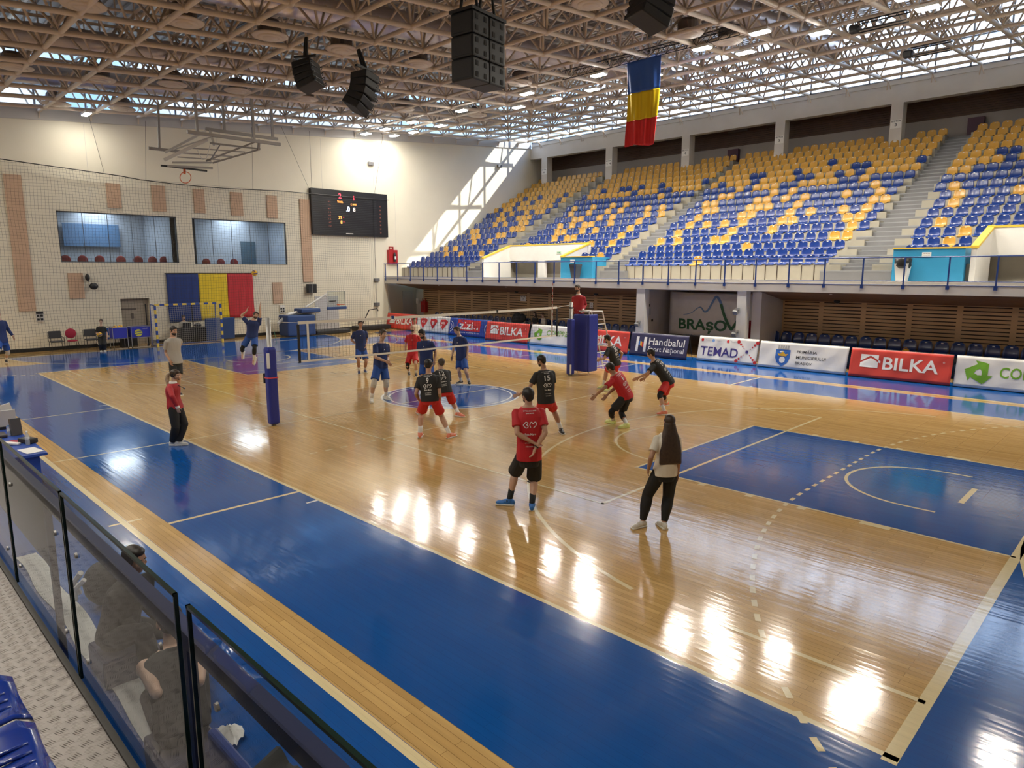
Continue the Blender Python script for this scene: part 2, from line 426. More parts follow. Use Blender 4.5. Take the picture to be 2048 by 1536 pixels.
# ---- walls
m_plaster = mat('cream_plaster', (.77, .72, .59), .8, var=.03, vscale=.6, bump=.05, bscale=60)
m_grey = mat('grey_plaster_and_shade', (.52, .50, .47), .8, var=.03, vscale=.7)
m_conc = mat('painted_concrete', (.62, .59, .55), .8, var=.05, vscale=.8, bump=.1, bscale=12)
m_white = mat('white_paint', (.80, .79, .76), .6, var=.02)
m_dark = mat('dark_gap', (.02, .02, .02), .8)
m_black = mat('black_metal', (.012, .012, .014), .5)
m_steel = mat('galvanised_steel', (.45, .45, .45), .4, metal=.8)
m_chrome = mat('chrome', (.7, .7, .7), .2, metal=1)
m_bluesteel = mat('blue_enamel', (.01, .045, .22), .35)
WT = 10.55  # the back wall rises with the roof
def wall_top(y): return ROOF_A+ROOF_B*y-.35
WIN = [(-4.66, .58, 4.03, 6.36), (1.35, 6.55, 3.97, 6.34)]
DOORS = [(-2.35, -1.03, 2.28), ]
wb_ = MB()
# wall strips between the openings (thickness 0.3 m behind the face)
ys = sorted({-27.5, 30.0, *[v for a in WIN for v in a[:2]], *[v for a in DOORS for v in a[:2]]})
def wall_piece(y0, y1, z0, z1, sl=False):
    a, b = (z1, z1) if not sl else (wall_top(y0), wall_top(y1))
    pts = [(XW, y0, z0), (XW, y1, z0), (XW, y1, b), (XW, y0, a)]
    wb_.prism(pts, (-.3, 0, 0))
for y0, y1 in zip(ys, ys[1:]):
    mid = (y0+y1)/2; holes = []
    for a in WIN:
        if a[0] < mid < a[1]: holes.append((a[2], a[3]))
    for d in DOORS:
        if d[0] < mid < d[1]: holes.append((0, d[2]))
    holes.sort(); z = 0.0
    for h in holes:
        if h[0] > z: wall_piece(y0, y1, z, h[0])
        z = h[1]
    wall_piece(y0, y1, z, 0, True)
struct(wb_.build('wall_back', m_plaster))
tb = MB()  # grey crown of the wall under the roof
tb.prism([(XW+.06, -27.5, wall_top(-27.5)-.02), (XW+.06, 27, wall_top(27)-.02), (XW+.06, 27, wall_top(27)+.5), (XW+.06, -27.5, wall_top(-27.5)+.5)], (-.4, 0, 0))
struct(tb.build('trim_1', m_grey))
bb = MB(); bb.bbox((XW, -27, 0), (XW+.03, -2.35, .16)); bb.bbox((XW, -1.03, 0), (XW+.03, 13.2, .16))
struct(bb.build('baseboard_back', m_dark))
# fine panel joints of the back wall
pj = MB()
for y in (-9.2, -3.2, 2.9, 9.0, 12.6, 14.2): pj.bbox((XW-.01, y-.006, 6.5 if y < 9 else 0.3), (XW+.003, y+.006, wall_top(y)-.1))
struct(pj.build('trim_2', m_grey))
# clerestory glazing above the back wall and above the far beam
m_glass = bpy.data.materials.new('clear_glass'); m_glass.use_nodes = True; nt = m_glass.node_tree; nt.nodes.clear()
go = nt.nodes.new('ShaderNodeOutputMaterial'); gm = nt.nodes.new('ShaderNodeMixShader'); gt = nt.nodes.new('ShaderNodeBsdfTransparent'); gg = nt.nodes.new('ShaderNodeBsdfGlossy')
gf = nt.nodes.new('ShaderNodeFresnel'); gf.inputs['IOR'].default_value = 1.5; gg.inputs['Roughness'].default_value = .02; gt.inputs['Color'].default_value = (.93, .96, .95, 1)
nt.links.new(gf.outputs[0], gm.inputs[0]); nt.links.new(gt.outputs[0], gm.inputs[1]); nt.links.new(gg.outputs[0], gm.inputs[2]); nt.links.new(gm.outputs[0], go.inputs[0])
RT = 3.35  # height of the roof deck above the bottom layer
def window(n, frame, glass, fm):
    f = struct(frame.build('window_%d' % n, fm)); g = glass.build('pane', m_glass, f, fixn=False); return f
m_mull = mat('window_frame_grey', (.30, .32, .36), .5)
fr, gl = MB(), MB()
for i in range(28):
    y = -27+2.0*i
    if y > 27: break
    zb, zt = wall_top(y)+.45, ROOF_A+ROOF_B*y+RT
    fr.bbox((XW-.2, y-.04, zb), (XW-.12, y+.04, zt))
for dz in (0, 1.1, 2.2, RT-.15):
    fr.prism([(XW-.2, -27, wall_top(-27)+.45+dz*.95), (XW-.2, 27, wall_top(27)+.45+dz*.95), (XW-.2, 27, wall_top(27)+.51+dz*.95), (XW-.2, -27, wall_top(-27)+.51+dz*.95)], (.08, 0, 0))
gl.quad((XW-.16, -27, wall_top(-27)+.4), (XW-.16, 27, wall_top(27)+.4), (XW-.16, 27, ROOF_A+ROOF_B*27+RT), (XW-.16, -27, ROOF_A+ROOF_B*-27+RT))
window(1, fr, gl, m_mull)
ZBT = 13.18  # top of the far beam
fr, gl = MB(), MB()
for i in range(31):
    x = -22+1.5*i; fr.bbox((x-.04, YB+.1, ZBT), (x+.04, YB+.2, ROOF_A+ROOF_B*YB+RT))
for z in (ZBT, ZBT+1.35, ROOF_A+ROOF_B*YB+RT-.1): fr.bbox((-22.1, YB+.1, z), (22.1, YB+.2, z+.07))
zt_ = ROOF_A+ROOF_B*YB+RT
gl.quad((-22.1, YB+.15, ZBT), (-13.0, YB+.15, ZBT), (-13.0, YB+.15, zt_), (-22.1, YB+.15, zt_))
# beyond the corner bays the panes are milky: they scatter the sun
m_milky = bpy.data.materials.new('milky_glass'); m_milky.use_nodes = True; nt = m_milky.node_tree; nt.nodes.clear()
go = nt.nodes.new('ShaderNodeOutputMaterial'); gm = nt.nodes.new('ShaderNodeMixShader'); gt = nt.nodes.new('ShaderNodeBsdfTranslucent'); gg = nt.nodes.new('ShaderNodeBsdfDiffuse')
gt.inputs['Color'].default_value = (.80, .88, .95, 1); gg.inputs['Color'].default_value = (.8, .85, .9, 1); gm.inputs[0].default_value = .15
nt.links.new(gt.outputs[0], gm.inputs[1]); nt.links.new(gg.outputs[0], gm.inputs[2]); nt.links.new(gm.outputs[0], go.inputs[0])
gl2 = MB(); gl2.quad((-13.0, YB+.15, ZBT), (22.1, YB+.15, ZBT), (22.1, YB+.15, zt_), (-13.0, YB+.15, zt_))
w2 = window(2, fr, gl, m_mull); gl2.build('milky_pane', m_milky, w2, fixn=False)

# right wall and the wall behind the near stand (behind the camera)
rw = MB(); rw.prism([(22.1, -27.5, 0), (22.1, 30, 0), (22.1, 30, 16.9), (22.1, -27.5, 12.2)], (.3, 0, 0)); struct(rw.build('wall_right', m_plaster))
nw = MB(); nw.bbox((-22.5, -27.8, 0), (22.4, -27.5, 12.2)); struct(nw.build('wall_near', m_plaster))

# ---- roof deck
m_deck = mat('roof_deck_sheet', (.24, .20, .17), .55, var=.06, vscale=.8)
dk = MB(); pts = []
# trapezoidal sheet: ribs run along the hall
y = -27.8; up = False; prof = []
while y < 27.1:
    prof += [(y, 0), (y+.16, 0), (y+.2, .08), (y+.36, .08)]; y += .4
vs = []; 
for (yy, dz) in prof:
    z = ROOF_A+ROOF_B*yy+RT+dz
    vs += [(-22.5, yy, z), (22.5, yy, z)]
dk.add(vs, [(2*i, 2*i+1, 2*i+3, 2*i+2) for i in range(len(prof)-1)])
struct(dk.build('ceiling', m_deck, fixn=False))
# ---- roof space frame: two square layers of tubes joined by diagonals
m_frame = mat('roof_frame_paint', (.66, .55, .44), .5, var=.03)
sf = MB(); S = 2.0; Yk = 2.03
xs_ = [1+S*k for k in range(-12, 11)]; ys_ = [-.85+Yk*k for k in range(-11, 14)]
zf = lambda y: ROOF_A+ROOF_B*y
HT = 1.75
sf.sm = True
for y in ys_: sf.tube((-22.0, y, zf(y)), (22.0, y, zf(y)), .075, n=8)
for x in xs_: sf.tube((x, -26.5, zf(-26.5)), (x, 26.75, zf(26.75)), .085, n=8)
xt = [x+S/2 for x in xs_[:-1]]; yt = [y+Yk/2 for y in ys_[:-1]]
for y in yt: sf.tube((xt[0], y, zf(y)+HT), (xt[-1], y, zf(y)+HT), .06, n=6)
for x in xt: sf.tube((x, yt[0], zf(yt[0])+HT), (x, yt[-1], zf(yt[-1])+HT), .06, n=6)
for x in xt:
    for y in yt:
        a = Vector((x, y, zf(y)+HT))
        for dx in (-S/2, S/2):
            for dy in (-Yk/2, Yk/2):
                q = Vector((x+dx, y+dy, zf(y+dy))); sf.tube(a, q, .042, n=6, caps=False)
for x in xs_:
    for y in ys_: sf.ell((x, y, zf(y)), (.125, .125, .125), 8, 5)
for x in xt:     # purlin posts that carry the deck
    for y in yt[::1]: sf.tube((x, y, zf(y)+HT), (x, y, zf(y)+RT), .035, n=5, caps=False)
for y in yt: sf.bbox((-22.2, y-.05, zf(y)+RT-.18), (22.2, y+.05, zf(y)+RT-.02))
o = sf.build('roof_space_frame', m_frame, fixn=False); tag(o, 'cream tubular space frame carrying the whole roof', 'roof frame')
# feet of the frame on the beam and on the wall
ft = MB()
for x in xs_:
    for dx in (-.1, .1): ft.tube((x, 26.75, zf(26.75)), (x+dx, 27.05, 12.7), .03, n=6)
for y in ys_: ft.tube((-21.95, y, zf(y)), (-22.05, y, zf(y)-.3), .035, n=6)
struct(ft.build('ceiling_frame_feet', m_frame))
# ================================================================== FAR STAND
YE = 13.2       # balcony edge
ROWZ = [3.9, 4.2, 4.5, 4.9]+[4.9+.413*k for k in range(1, 14)]
ROWY = [14.8+.8*k for k in range(17)]
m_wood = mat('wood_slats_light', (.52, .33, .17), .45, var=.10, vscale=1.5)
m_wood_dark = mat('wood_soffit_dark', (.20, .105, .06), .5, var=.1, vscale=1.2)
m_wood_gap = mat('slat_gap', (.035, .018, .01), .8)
m_step = mat('concrete_steps', (.21, .21, .22), .75, var=.06, vscale=2, bump=.1, bscale=30)
m_tread = mat('concrete_riser_beige', (.40, .37, .30), .75, var=.05, vscale=2)
m_yellow_paint = mat('yellow_paint', (.80, .55, .06), .5)
m_cyan = mat('cyan_blue_paint', (.035, .30, .55), .45, var=.02)
# slab edge
sl = MB(); sl.bbox((XW, YE, 2.82), (22.1, YE+1.75, 3.12)); sl.bbox((XW, YE+.12, 3.12), (22.1, YE+1.75, 3.24))
struct(sl.build('slab_balcony', m_conc))
# soffit and slat wall below the balcony
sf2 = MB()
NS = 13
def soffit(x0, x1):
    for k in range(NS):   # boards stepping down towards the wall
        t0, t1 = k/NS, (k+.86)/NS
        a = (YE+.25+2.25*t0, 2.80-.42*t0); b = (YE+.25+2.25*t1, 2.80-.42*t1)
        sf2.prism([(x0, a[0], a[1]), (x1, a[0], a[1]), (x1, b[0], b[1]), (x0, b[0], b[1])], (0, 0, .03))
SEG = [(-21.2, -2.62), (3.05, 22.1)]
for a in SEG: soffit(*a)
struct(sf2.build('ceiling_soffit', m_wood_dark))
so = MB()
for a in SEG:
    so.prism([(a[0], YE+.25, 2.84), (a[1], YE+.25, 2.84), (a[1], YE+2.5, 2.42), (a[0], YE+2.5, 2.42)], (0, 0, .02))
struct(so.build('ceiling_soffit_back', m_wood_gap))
YS = YE+2.45
sw = MB(); swb = MB()
for x0, x1 in SEG:
    swb.bbox((x0, YS+.04, 0), (x1, YS+.14, 2.45))
    x = x0
    while x < x1-.05:
        xe = min(x+1.6, x1)
        z = 1.12
        sw.bbox((x, YS-.0, .30), (xe, YS+.045, 1.08))
        while z < 2.38:
            sw.bbox((x+.0, YS, z), (xe, YS+.045, z+.1)); z += .138
        for xx in (x, xe-.09): sw.bbox((xx, YS+.005, 1.05), (xx+.09, YS+.042, 2.42))
        x = xe
struct(swb.build('wall_far_backing', m_wood_gap)); struct(sw.build('wall_far', m_wood))
# recess with columns
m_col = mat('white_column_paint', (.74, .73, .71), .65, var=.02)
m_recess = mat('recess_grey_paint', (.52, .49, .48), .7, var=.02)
for n, (x0, x1) in enumerate([(-2.62, -2.18), (2.22, 2.6)]):
    c = MB(); c.bbox((x0, YE+.05, 0), (x1, YE+.42, 2.82)); struct(c.build('column_%d' % (n+1), m_col))
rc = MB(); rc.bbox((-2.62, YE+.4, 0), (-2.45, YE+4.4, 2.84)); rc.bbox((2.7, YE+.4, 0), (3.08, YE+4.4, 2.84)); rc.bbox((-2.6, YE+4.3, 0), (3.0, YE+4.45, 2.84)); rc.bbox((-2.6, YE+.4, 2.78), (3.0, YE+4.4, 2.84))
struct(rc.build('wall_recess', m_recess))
# low blue step of the floor-level seats
fs_ = MB(); fs_.bbox((-21, YE+.9, 0), (-2.7, YE+2.45, .31)); fs_.bbox((3.1, YE+.9, 0), (22, YE+2.45, .45)); struct(fs_.build('floor_bench_step', mat('blue_step_paint', (.012, .07, .22), .5)))
# left end wall and door under the balcony: grey paints its shade on cream
lw = MB(); lw.bbox((XW+.0, YE+.25, 0), (XW+.06, YE+2.6, 2.82)); lw.bbox((XW, YE+2.5, 0), (-21.15, YE+2.6, 2.82)); struct(lw.build('wall_left_return', m_grey))
dr = MB(); dr.bbox((-22.02, YE+1.35, 0), (-21.98, YE+2.15, 2.3)); d2 = struct(dr.build('door_2', mat('door_grey', (.45, .45, .47), .5)))
hd = MB(); hd.tube((-21.96, YE+1.45, 1.0), (-21.96, YE+1.57, 1.0), .012); hd.build('door_handle', m_steel, d2)
# concrete tiers: one stepped body between the aisles, stairs in the aisles
BL = [(-22.05, -15.45), (-14.4, -5.55), (-4.6, 5.65), (6.75, 22.05)]     # seat blocks
AI = [(-15.45, -14.4), (-5.55, -4.6), (5.65, 6.75)]                        # aisles (drawn out a little below)
def tread_z(i): return ROWZ[i]-.06
def skip(bi, i): return (bi == 1 and i < 1) or False
VOM = [(-14.0, -7.0), (9.9, 16.5)]  # mouths of the two gangways
ti = MB()
for bi, (x0, x1) in enumerate(BL):
    for i in range(17):
        y0 = ROWY[i]-.22; y1 = (ROWY[i+1]-.22) if i < 16 else 29.2
        segs = [(x0, x1)]
        for v in VOM:
            ns = []
            for a, b in segs:
                if i < 3 and a < v[1] and b > v[0]:
                    if a < v[0]-.2: ns.append((a, v[0]))
                    if b > v[1]+.2: ns.append((v[1], b))
                else: ns.append((a, b))
            segs = ns
        for a, b in segs: ti.bbox((a, y0, 3.0), (b, y1, tread_z(i)))
        # thin joints in the lowest riser
struct(ti.build('floor_stand_tiers', m_tread))
st = MB(); stn = MB()
for k, (x0, x1) in enumerate(AI):
    n = 34
    for s_ in range(n):
        f = s_/(n-1)
        idx = f*16; i0 = int(min(15, idx)); zz = ROWZ[i0]+(ROWZ[i0+1]-ROWZ[i0])*(idx-i0)-.28
        yy = ROWY[0]-.5+.4*s_
        # the aisles run slightly aslant, wider at the foot
        wl, wr = (0.0, 0.0)
        if k == 1: wl = -.55*(1-f)*.0; wr = .55*(1-f)
        if k == 0: wl = 0; wr = .45*(1-f)
        if k == 2: wl = -.65*(1-f); wr = .75*(1-f)
        st.bbox((x0+wl, yy, 2.9), (x1+wr, yy+.42, zz))
        stn.bbox((x0+wl, yy-.004, zz-.035), (x1+wr, yy+.03, zz+.004))
    st.bbox((x0, ROWY[0]+.4*n-.5, 2.9), (x1, 29.2, ROWZ[16]-.1))
struct(st.build('floor_aisle_stairs', m_step)); struct(stn.build('floor_aisle_nosings', mat('stair_nosing', (.30, .31, .32), .6)))
# lowest riser: upright joints
rj = MB()
x = -21.8
while x < 5:
    if not (-15.2 < x < -4.3): rj.bbox((x, ROWY[0]-.235, 3.25), (x+.025, ROWY[0]-.2, 3.82))
    x += .49
struct(rj.build('trim_3', m_wood_gap))
# back of the stand: beam, pillars, rear wall
bm_ = MB(); bm_.bbox((-22.1, YB, 12.02), (22.1, YB+.5, 12.75)); bm_.bbox((-22.1, YB+.12, 12.75), (22.1, YB+.5, 13.18)); bm_.bbox((-22.1, YB+.06, 12.95), (22.1, YB+.12, 13.0)); struct(bm_.build('beam_far', m_conc))
PX = [-20.95, -14.92, -8.92, -2.86, 3.2, 9.25, 15.3]
for n, x in enumerate(PX):
    c = MB(); c.bbox((x, YB, 9.3), (x+.56, YB+.62, 12.02)); struct(c.build('column_%d' % (n+3), m_conc))
rwall = MB(); rwall.bbox((-22.1, 29.1, 9), (22.1, 29.3, 13.2)); struct(rwall.build('wall_far_upper', mat('stand_back_plaster', (.38, .35, .33), .8)))
m_band = mat('wood_band_dark', (.085, .045, .028), .55, var=.1)
rs = MB()
z = 11.35
while z < 13.1: rs.bbox((-22.05, 29.02, z), (22.05, 29.1, z+.1)); z += .115
struct(rs.build('trim_4', m_band))
cl2 = MB(); cl2.bbox((-22.1, YB+.4, 12.9), (22.1, 29.2, 13.1)); struct(cl2.build('ceiling_stand', m_band))
# gangway mouths: white flaring walls and a blue box in front of the middle one
def gangway(x0, x1, zt, name_n):
    g = MB(); yF = YE+1.1
    # back panel and splayed cheeks
    g.poly([(x0+1.9, yF+3.6, 3.24), (x1, yF+3.6, 3.24), (x1, yF+3.6, zt), (x0+1.9, yF+3.6, zt)])
    g.poly([(x0, yF, 3.24), (x0+1.9, yF+3.6, 3.24), (x0+1.9, yF+3.6, zt), (x0, yF, zt-.72)])
    g.poly([(x0-.1, yF, 3.24), (x0, yF, 3.24), (x0, yF, zt-.72), (x0-.1, yF, zt-.72)])
    return g
yF = YE+1.15
gw = MB()
# left gangway between the first and second blocks
gw.prism([(-14.05, yF, 3.24), (-14.05, yF+2.2, 3.24), (-14.05, yF+2.2, 5.05), (-14.05, yF, 4.3)], (.16, 0, 0))
gw.prism([(-8.1, yF, 3.24), (-8.1, yF+2.0, 3.24), (-8.1, yF+2.0, 5.0), (-8.1, yF, 4.3)], (.16, 0, 0))
gw.bbox((-14.05, yF+2.1, 4.2), (-7.95, yF+2.3, 5.05))
gw.bbox((-14.0, yF+4.2, 3.2), (-8.0, yF+4.3, 4.3)); gw.bbox((-14.05, yF+2.2, 4.2), (-7.95, yF+4.3, 4.3))
gw.bbox((-11.6, yF+2.1, 3.24), (-11.1, yF+2.3, 4.2))
gw.prism([(9.85, yF, 3.24), (9.85, yF+2.2, 3.24), (9.85, yF+2.2, 5.1), (9.85, yF, 4.35)], (.16, 0, 0))
gw.bbox((9.85, yF+2.1, 4.15), (16.5, yF+2.3, 5.1)); gw.bbox((9.9, yF+4.2, 3.2), (16.5, yF+4.3, 4.3)); gw.bbox((9.9, yF+2.2, 4.15), (16.5, yF+4.3, 4.25))
struct(gw.build('wall_gangway', m_white))
gd = MB()
for x0, x1 in ((-11.1, -8.1), (10.9, 16.4)): gd.prism([(x0+.05, yF+.25, 3.245), (x1, yF+.25, 3.245), (x1, yF+4.2, 3.245), (x0, yF+4.2, 3.245)], (0, 0, .004))
struct(gd.build('floor_gangway', mat('gangway_floor', (.30, .27, .28), .7)))
gy = MB()
gy.prism([(-14.06, yF-.02, 4.3), (-14.06, yF+2.25, 5.05), (-14.06, yF+2.25, 5.13), (-14.06, yF-.02, 4.38)], (.2, 0, 0)); gy.prism([(-8.12, yF-.02, 4.3), (-8.12, yF+2.25, 5.02), (-8.12, yF+2.25, 5.1), (-8.12, yF-.02, 4.38)], (.2, 0, 0))
gy.bbox((-14.05, yF+2.08, 5.05), (-7.95, yF+2.32, 5.11))
gy.prism([(9.83, yF-.02, 4.35), (9.83, yF+2.25, 5.1), (9.83, yF+2.25, 5.19), (9.83, yF-.02, 4.44)], (.22, 0, 0)); gy.bbox((9.85, yF+2.08, 5.1), (16.5, yF+2.32, 5.17))
gy.bbox((-8.0, yF-.12, 4.29), (-5.95, yF+.1, 4.34)); gy.bbox((7.5, yF-.12, 4.36), (9.86, yF+.1, 4.41))
struct(gy.build('trim_5', m_yellow_paint))
for n, (x0, x1, zt) in enumerate([(-8.0, -5.95, 4.29), (7.52, 9.7, 4.36)]):
    b = MB(); b.bbox((x0, yF-.1, 3.24), (x1, yF+.05, zt)); b.bbox((x1-.15, yF+.05, 3.24), (x1, yF+1.3, zt)); b.bbox((x0, yF+.05, 3.24), (x0+.15, yF+1.3, zt)); struct(b.build('wall_blue_parapet_%d' % (n+1), m_cyan))
    s_ = MB(); xm = (x0+x1)/2+(.1 if n else -.1); s_.bbox((xm-.28, yF-.115, zt-.28), (xm+.0, yF-.1, zt-.12)); o = s_.build('notice_sign', m_white)
    tag(o, ['small white notice on the blue parapet behind the grey bin', 'small white notice on the blue parapet behind the white bin'][n], 'sign')
    for q in (0, 1): lay(fit_text(text_mesh('ACCES INTERZIS' if 0 else '— — —', .05), .2, .008), 'lettering', m_black, o, (xm-.14, yF-.115, zt-.17-.05*q), (1, 0, 0), (0, 0, 1), (0, -1, 0), off=.003)
# railing: one continuous thing along the balcony edge
rl = empty('balcony_railing', (0, YE, 3.12), 0, 'long thin blue steel railing along the balcony edge below the stand', 'railing')
xr = [-21.94+1.3106*k for k in range(34)]
for k, x in enumerate(xr):
    p = MB(); p.bbox((x-.022, YE-.02, 3.02), (x+.022, YE+.02, 4.06)); p.bbox((x-.05, YE-.03, 3.0), (x+.05, YE+.03, 3.14))
    p.build('post', m_bluesteel, rl)
rr = MB()
for z, r in ((4.06, .022), (3.26, .014), (3.13, .014)): rr.tube((XW, YE, z), (22.1, YE, z), r, n=6)
rr.build('rail', m_bluesteel, rl)
for k in (19, 20): pass
# ================================================================== CEILING EQUIPMENT
m_lampbody = mat('lamp_housing', (.65, .63, .6), .5)
m_lampglow = mat('lamp_lens', (1, 1, 1), .5, emit=(1, .97, .90), estr=38.0)
LAMPS = [  # photo position, kind of neighbour that tells it apart
 ((1404, 98), 'left lamp of the pair right of the hanging flag'), ((1490, 106), 'lamp just below right of the truss end'), ((1520, 66), 'lamp above the middle of the widest seat block'),
 ((1640, 67), 'lamp high above the aisle right of the widest seat block'), ((1855, 17), 'rightmost large lamp near the top edge'), ((1197, 151), 'lamp left of the top of the hanging flag'), ((1185, 180), 'lower lamp left of the flag middle'),
 ((1054, 188), 'upper lamp right under the big speaker stack'), ((1110, 199), 'brightest lamp between speaker stack and flag'), ((1037, 215), 'lower lamp under the big speaker stack'), ((923, 222), 'lone lamp left of the big speaker stack foot'),
 ((825, 245), 'upper lamp of the far group above the scoreboard corner'), ((881, 252), 'right and brightest lamp of the far group'), ((771, 259), 'upper left lamp of the far group above the scoreboard'), ((732, 268), 'leftmost lamp of the far group'),
 ((788, 272), 'lowest lamp of the far group'), ((827, 265), 'lower right lamp of the far group'), ((1283, 130), 'left lamp shining in front of the flag top'), ((1308, 152), 'right lamp shining in front of the flag'), ((1815, -4), 'lamp cut by the top edge right of centre')]
def lamp(p, label, power=1.0, group=None, s=(.62, .30)):
    t = empty('floodlight', p, 0, label, 'lamp', group)
    b = MB(); b.box(p+Vector((0, 0, .06)), (s[0]+.06, s[1]+.06, .09)); b.tube(p+Vector((-.25, 0, .1)), p+Vector((-.25, 0, .32)), .012, n=5); b.tube(p+Vector((.25, 0, .1)), p+Vector((.25, 0, .32)), .012, n=5)
    b.build('housing', m_lampbody, t)
    g = MB(); g.box(p+Vector((0, 0, .0)), (s[0], s[1], .03)); g.build('lens', m_lampglow, t)
    l = bpy.data.lights.new('floodlight_beam', 'AREA'); l.shape = 'RECTANGLE'; l.size = s[0]; l.size_y = s[1]; l.energy = LAMP_POWER*power; l.color = (1, .92, .77)
    o = bpy.data.objects.new('floodlight_beam', l); o.location = p+Vector((0, 0, -.03)); col.objects.link(o); o.parent = t; o.matrix_parent_inverse = wm(t).inverted()
for (px, d) in LAMPS:
    p = at_roof(px[0], px[1], -.25); lamp(p, 'rectangular white floodlight, '+d, .14 if p.x < -18 else .5 if p.x < -12 else .9, group='floodlights under the roof frame')
# wall lamp near the back left corner
lamp(at_roof(173, 229, -.28), 'long white wall-side floodlight at the left, above the cream wall', .22, 'floodlights under the roof frame', s=(.75, .2))
# the near half of the hall has the same rows of lamps (out of the picture)
for y in (-11.8, -14.0):
    for k, x in enumerate((-18, -12, -6, 0, 6, 12)):
        p = Vector((x, y, zf(y)-.25)); lamp(p, 'rectangular white floodlight over the near side of the court', .4, group='floodlights over the near side')
for k, x in enumerate((12.5, 16.5, 20)):
    p = Vector((x, 11.8, zf(11.8)-.25)); lamp(p, 'rectangular white floodlight over the right end of the court', group='floodlights over the right end')

# round air diffusers with their collars
m_diff = mat('diffuser_paint', (.62, .53, .43), .5)
m_collar = mat('collar_grey', (.16, .13, .115), .6)
DIF = [(167, 14), (368, 47), (30, 137), (540, 75), (684, 102), (199, 161), (345, 171), (476, 184), (837, 130), (245, 220), (113, 210), (612, 200), (808, 220), (1040, 168), (955, 232), (1180, 10), (1375, 70), (1455, 85)]
DN = ['large diffuser near the top left corner', 'diffuser right of the large corner one', 'diffuser at the left edge', 'diffuser left of the left line-array speaker', 'diffuser between the two curved speakers', 'diffuser above the left clerestory strip', 'diffuser left of the hoop frame hangers', 'diffuser behind the hoop frame hangers', 'diffuser left of the big speaker stack', 'diffuser low at the left against the blue strip', 'lowest diffuser above the wall lamp', 'diffuser below the left speaker', 'diffuser right of the curved speaker foot', 'diffuser just right of the big speaker stack', 'small diffuser far back under the roof', 'diffuser cut by the top edge right of the speaker stack', 'diffuser right of the top right speaker', 'diffuser behind the black truss end']
for q, d in zip(DIF, DN):
    p = at_roof(q[0], q[1], -.02)
    t = empty('air_diffuser', p, 0, 'round cream '+d, 'air vent', 'round air diffusers in the roof')
    b = MB(); b.sm = True
    b.lathe(p, [(.10, -.04), (.22, -.03), (.24, .0), (.24, .03)], 20); b.lathe(p, [(.28, -.02), (.36, -.015), (.385, .02), (.385, .05)], 20); b.lathe(p, [(.43, .01), (.53, .02), (.56, .05), (.45, .10), (.36, .13)], 24)
    b.build('louvre_rings', m_diff, t)
    c = MB(); c.lathe(p, [(.36, .06), (.36, .40), (.30, .5)], 18); c.build('collar', m_collar, t)

# big silver ribbed ducts across the hall
m_duct = mat('silver_duct_foil', (.62, .56, .55), .32, metal=.75, bump=.5, bscale=9)
def duct(x, dz, y0, y1, r, label):
    b = MB(); b.sm = True; pts = []; rs = []
    y = y0; k = 0
    while y < y1: pts.append((x, y, zf(y)+dz)); rs.append(r*(1+.022*(-1)**k)); y += .16; k += 1
    b.path(pts, rs, 18, caps=True); o = b.build('air_duct', m_duct, fixn=False); tag(o, label, 'air duct')
duct(-6.0, 1.05, -14, 22, .46, 'ribbed silver air duct crossing the roof above the speakers')
duct(-14.0, 1.05, -14, 22, .46, 'ribbed silver air duct crossing the roof nearer the back wall')
duct(2.0, 1.05, -14, 22, .46, 'ribbed silver air duct crossing the roof above the hanging flag')
duct(-20, 1.1, -14, 22, .38, 'thin ribbed silver air duct beside the back clerestory')
# ================================================================== STAND SEATS
m_seat_blue = mat('seat_plastic_blue', (.007, .036, .21), .28, var=.08, vscale=.4, coat=.2)
m_seat_yel = mat('seat_plastic_yellow', (.56, .31, .05), .3, var=.08, vscale=.4, coat=.2)
m_plate = mat('number_plate_white', (.75, .75, .75), .5)
m_bracket = mat('seat_bracket_grey', (.12, .12, .13), .5)
def seat_shell(hb=.38, wseat=.215, n=12):
    prof = [(-.23, -.045), (-.225, -.01), (-.17, .0), (-.05, -.012), (.06, -.005), (.135, .03), (.17, .10), (.19, .20), (.205, .29), (.213, hb-.05), (.216, hb)]
    wid = [.17, .195, .205, .21, .21, .21, .208, .205, .195, .165, .085]
    b = MB(); b.sm = True
    def P(i, j, th):
        y, z = prof[i]; u = -1+2*j/8; w_ = wid[i]*wseat/.215
        curl = .035*u*u*(1 if i > 1 else .3)
        t0 = Vector((prof[min(i+1, 10)][0]-prof[max(i-1, 0)][0], prof[min(i+1, 10)][1]-prof[max(i-1, 0)][1])).normalized()
        ny, nz = -t0.y, t0.x
        return Vector((u*w_, y+ny*(curl-th), z+nz*(curl-th)))
    top = [P(i, j, 0) for i in range(11) for j in range(9)]; bot = [P(i, j, .012) for i in range(11) for j in range(9)]
    fs = []
    for i in range(10):
        for j in range(8):
            a = i*9+j; fs.append((a, a+1, a+10, a+9)); fs.append((99+a+9, 99+a+10, 99+a+1, 99+a))
    edge = [j for j in range(9)]+[i*9+8 for i in range(1, 11)]+[90+j for j in range(7, -1, -1)]+[i*9 for i in range(9, 0, -1)]
    for a, c in zip(edge, edge[1:]+edge[:1]): fs.append((a, 99+a, 99+c, c))
    b.add(top+bot, fs); return b
def seat_me(m): 
    me = seat_shell().mesh('shell', m); fix_normals(me); me.polygons.foreach_set('use_smooth', [True]*len(me.polygons)); return me
ME_B, ME_Y = seat_me(m_seat_blue), seat_me(m_seat_yel)
pb = MB(); pb.box((0, .198, .325), (.06, .006, .032), Matrix.Rotation(math.radians(-4), 3, 'X')); ME_P = pb.mesh('number_plate', m_plate)
bk = MB(); bk.bbox((-.03, -.12, -.08), (.03, .12, -.014)); bk.bbox((-.19, -.02, -.05), (.19, .02, -.012)); ME_K = bk.mesh('bracket', m_bracket)
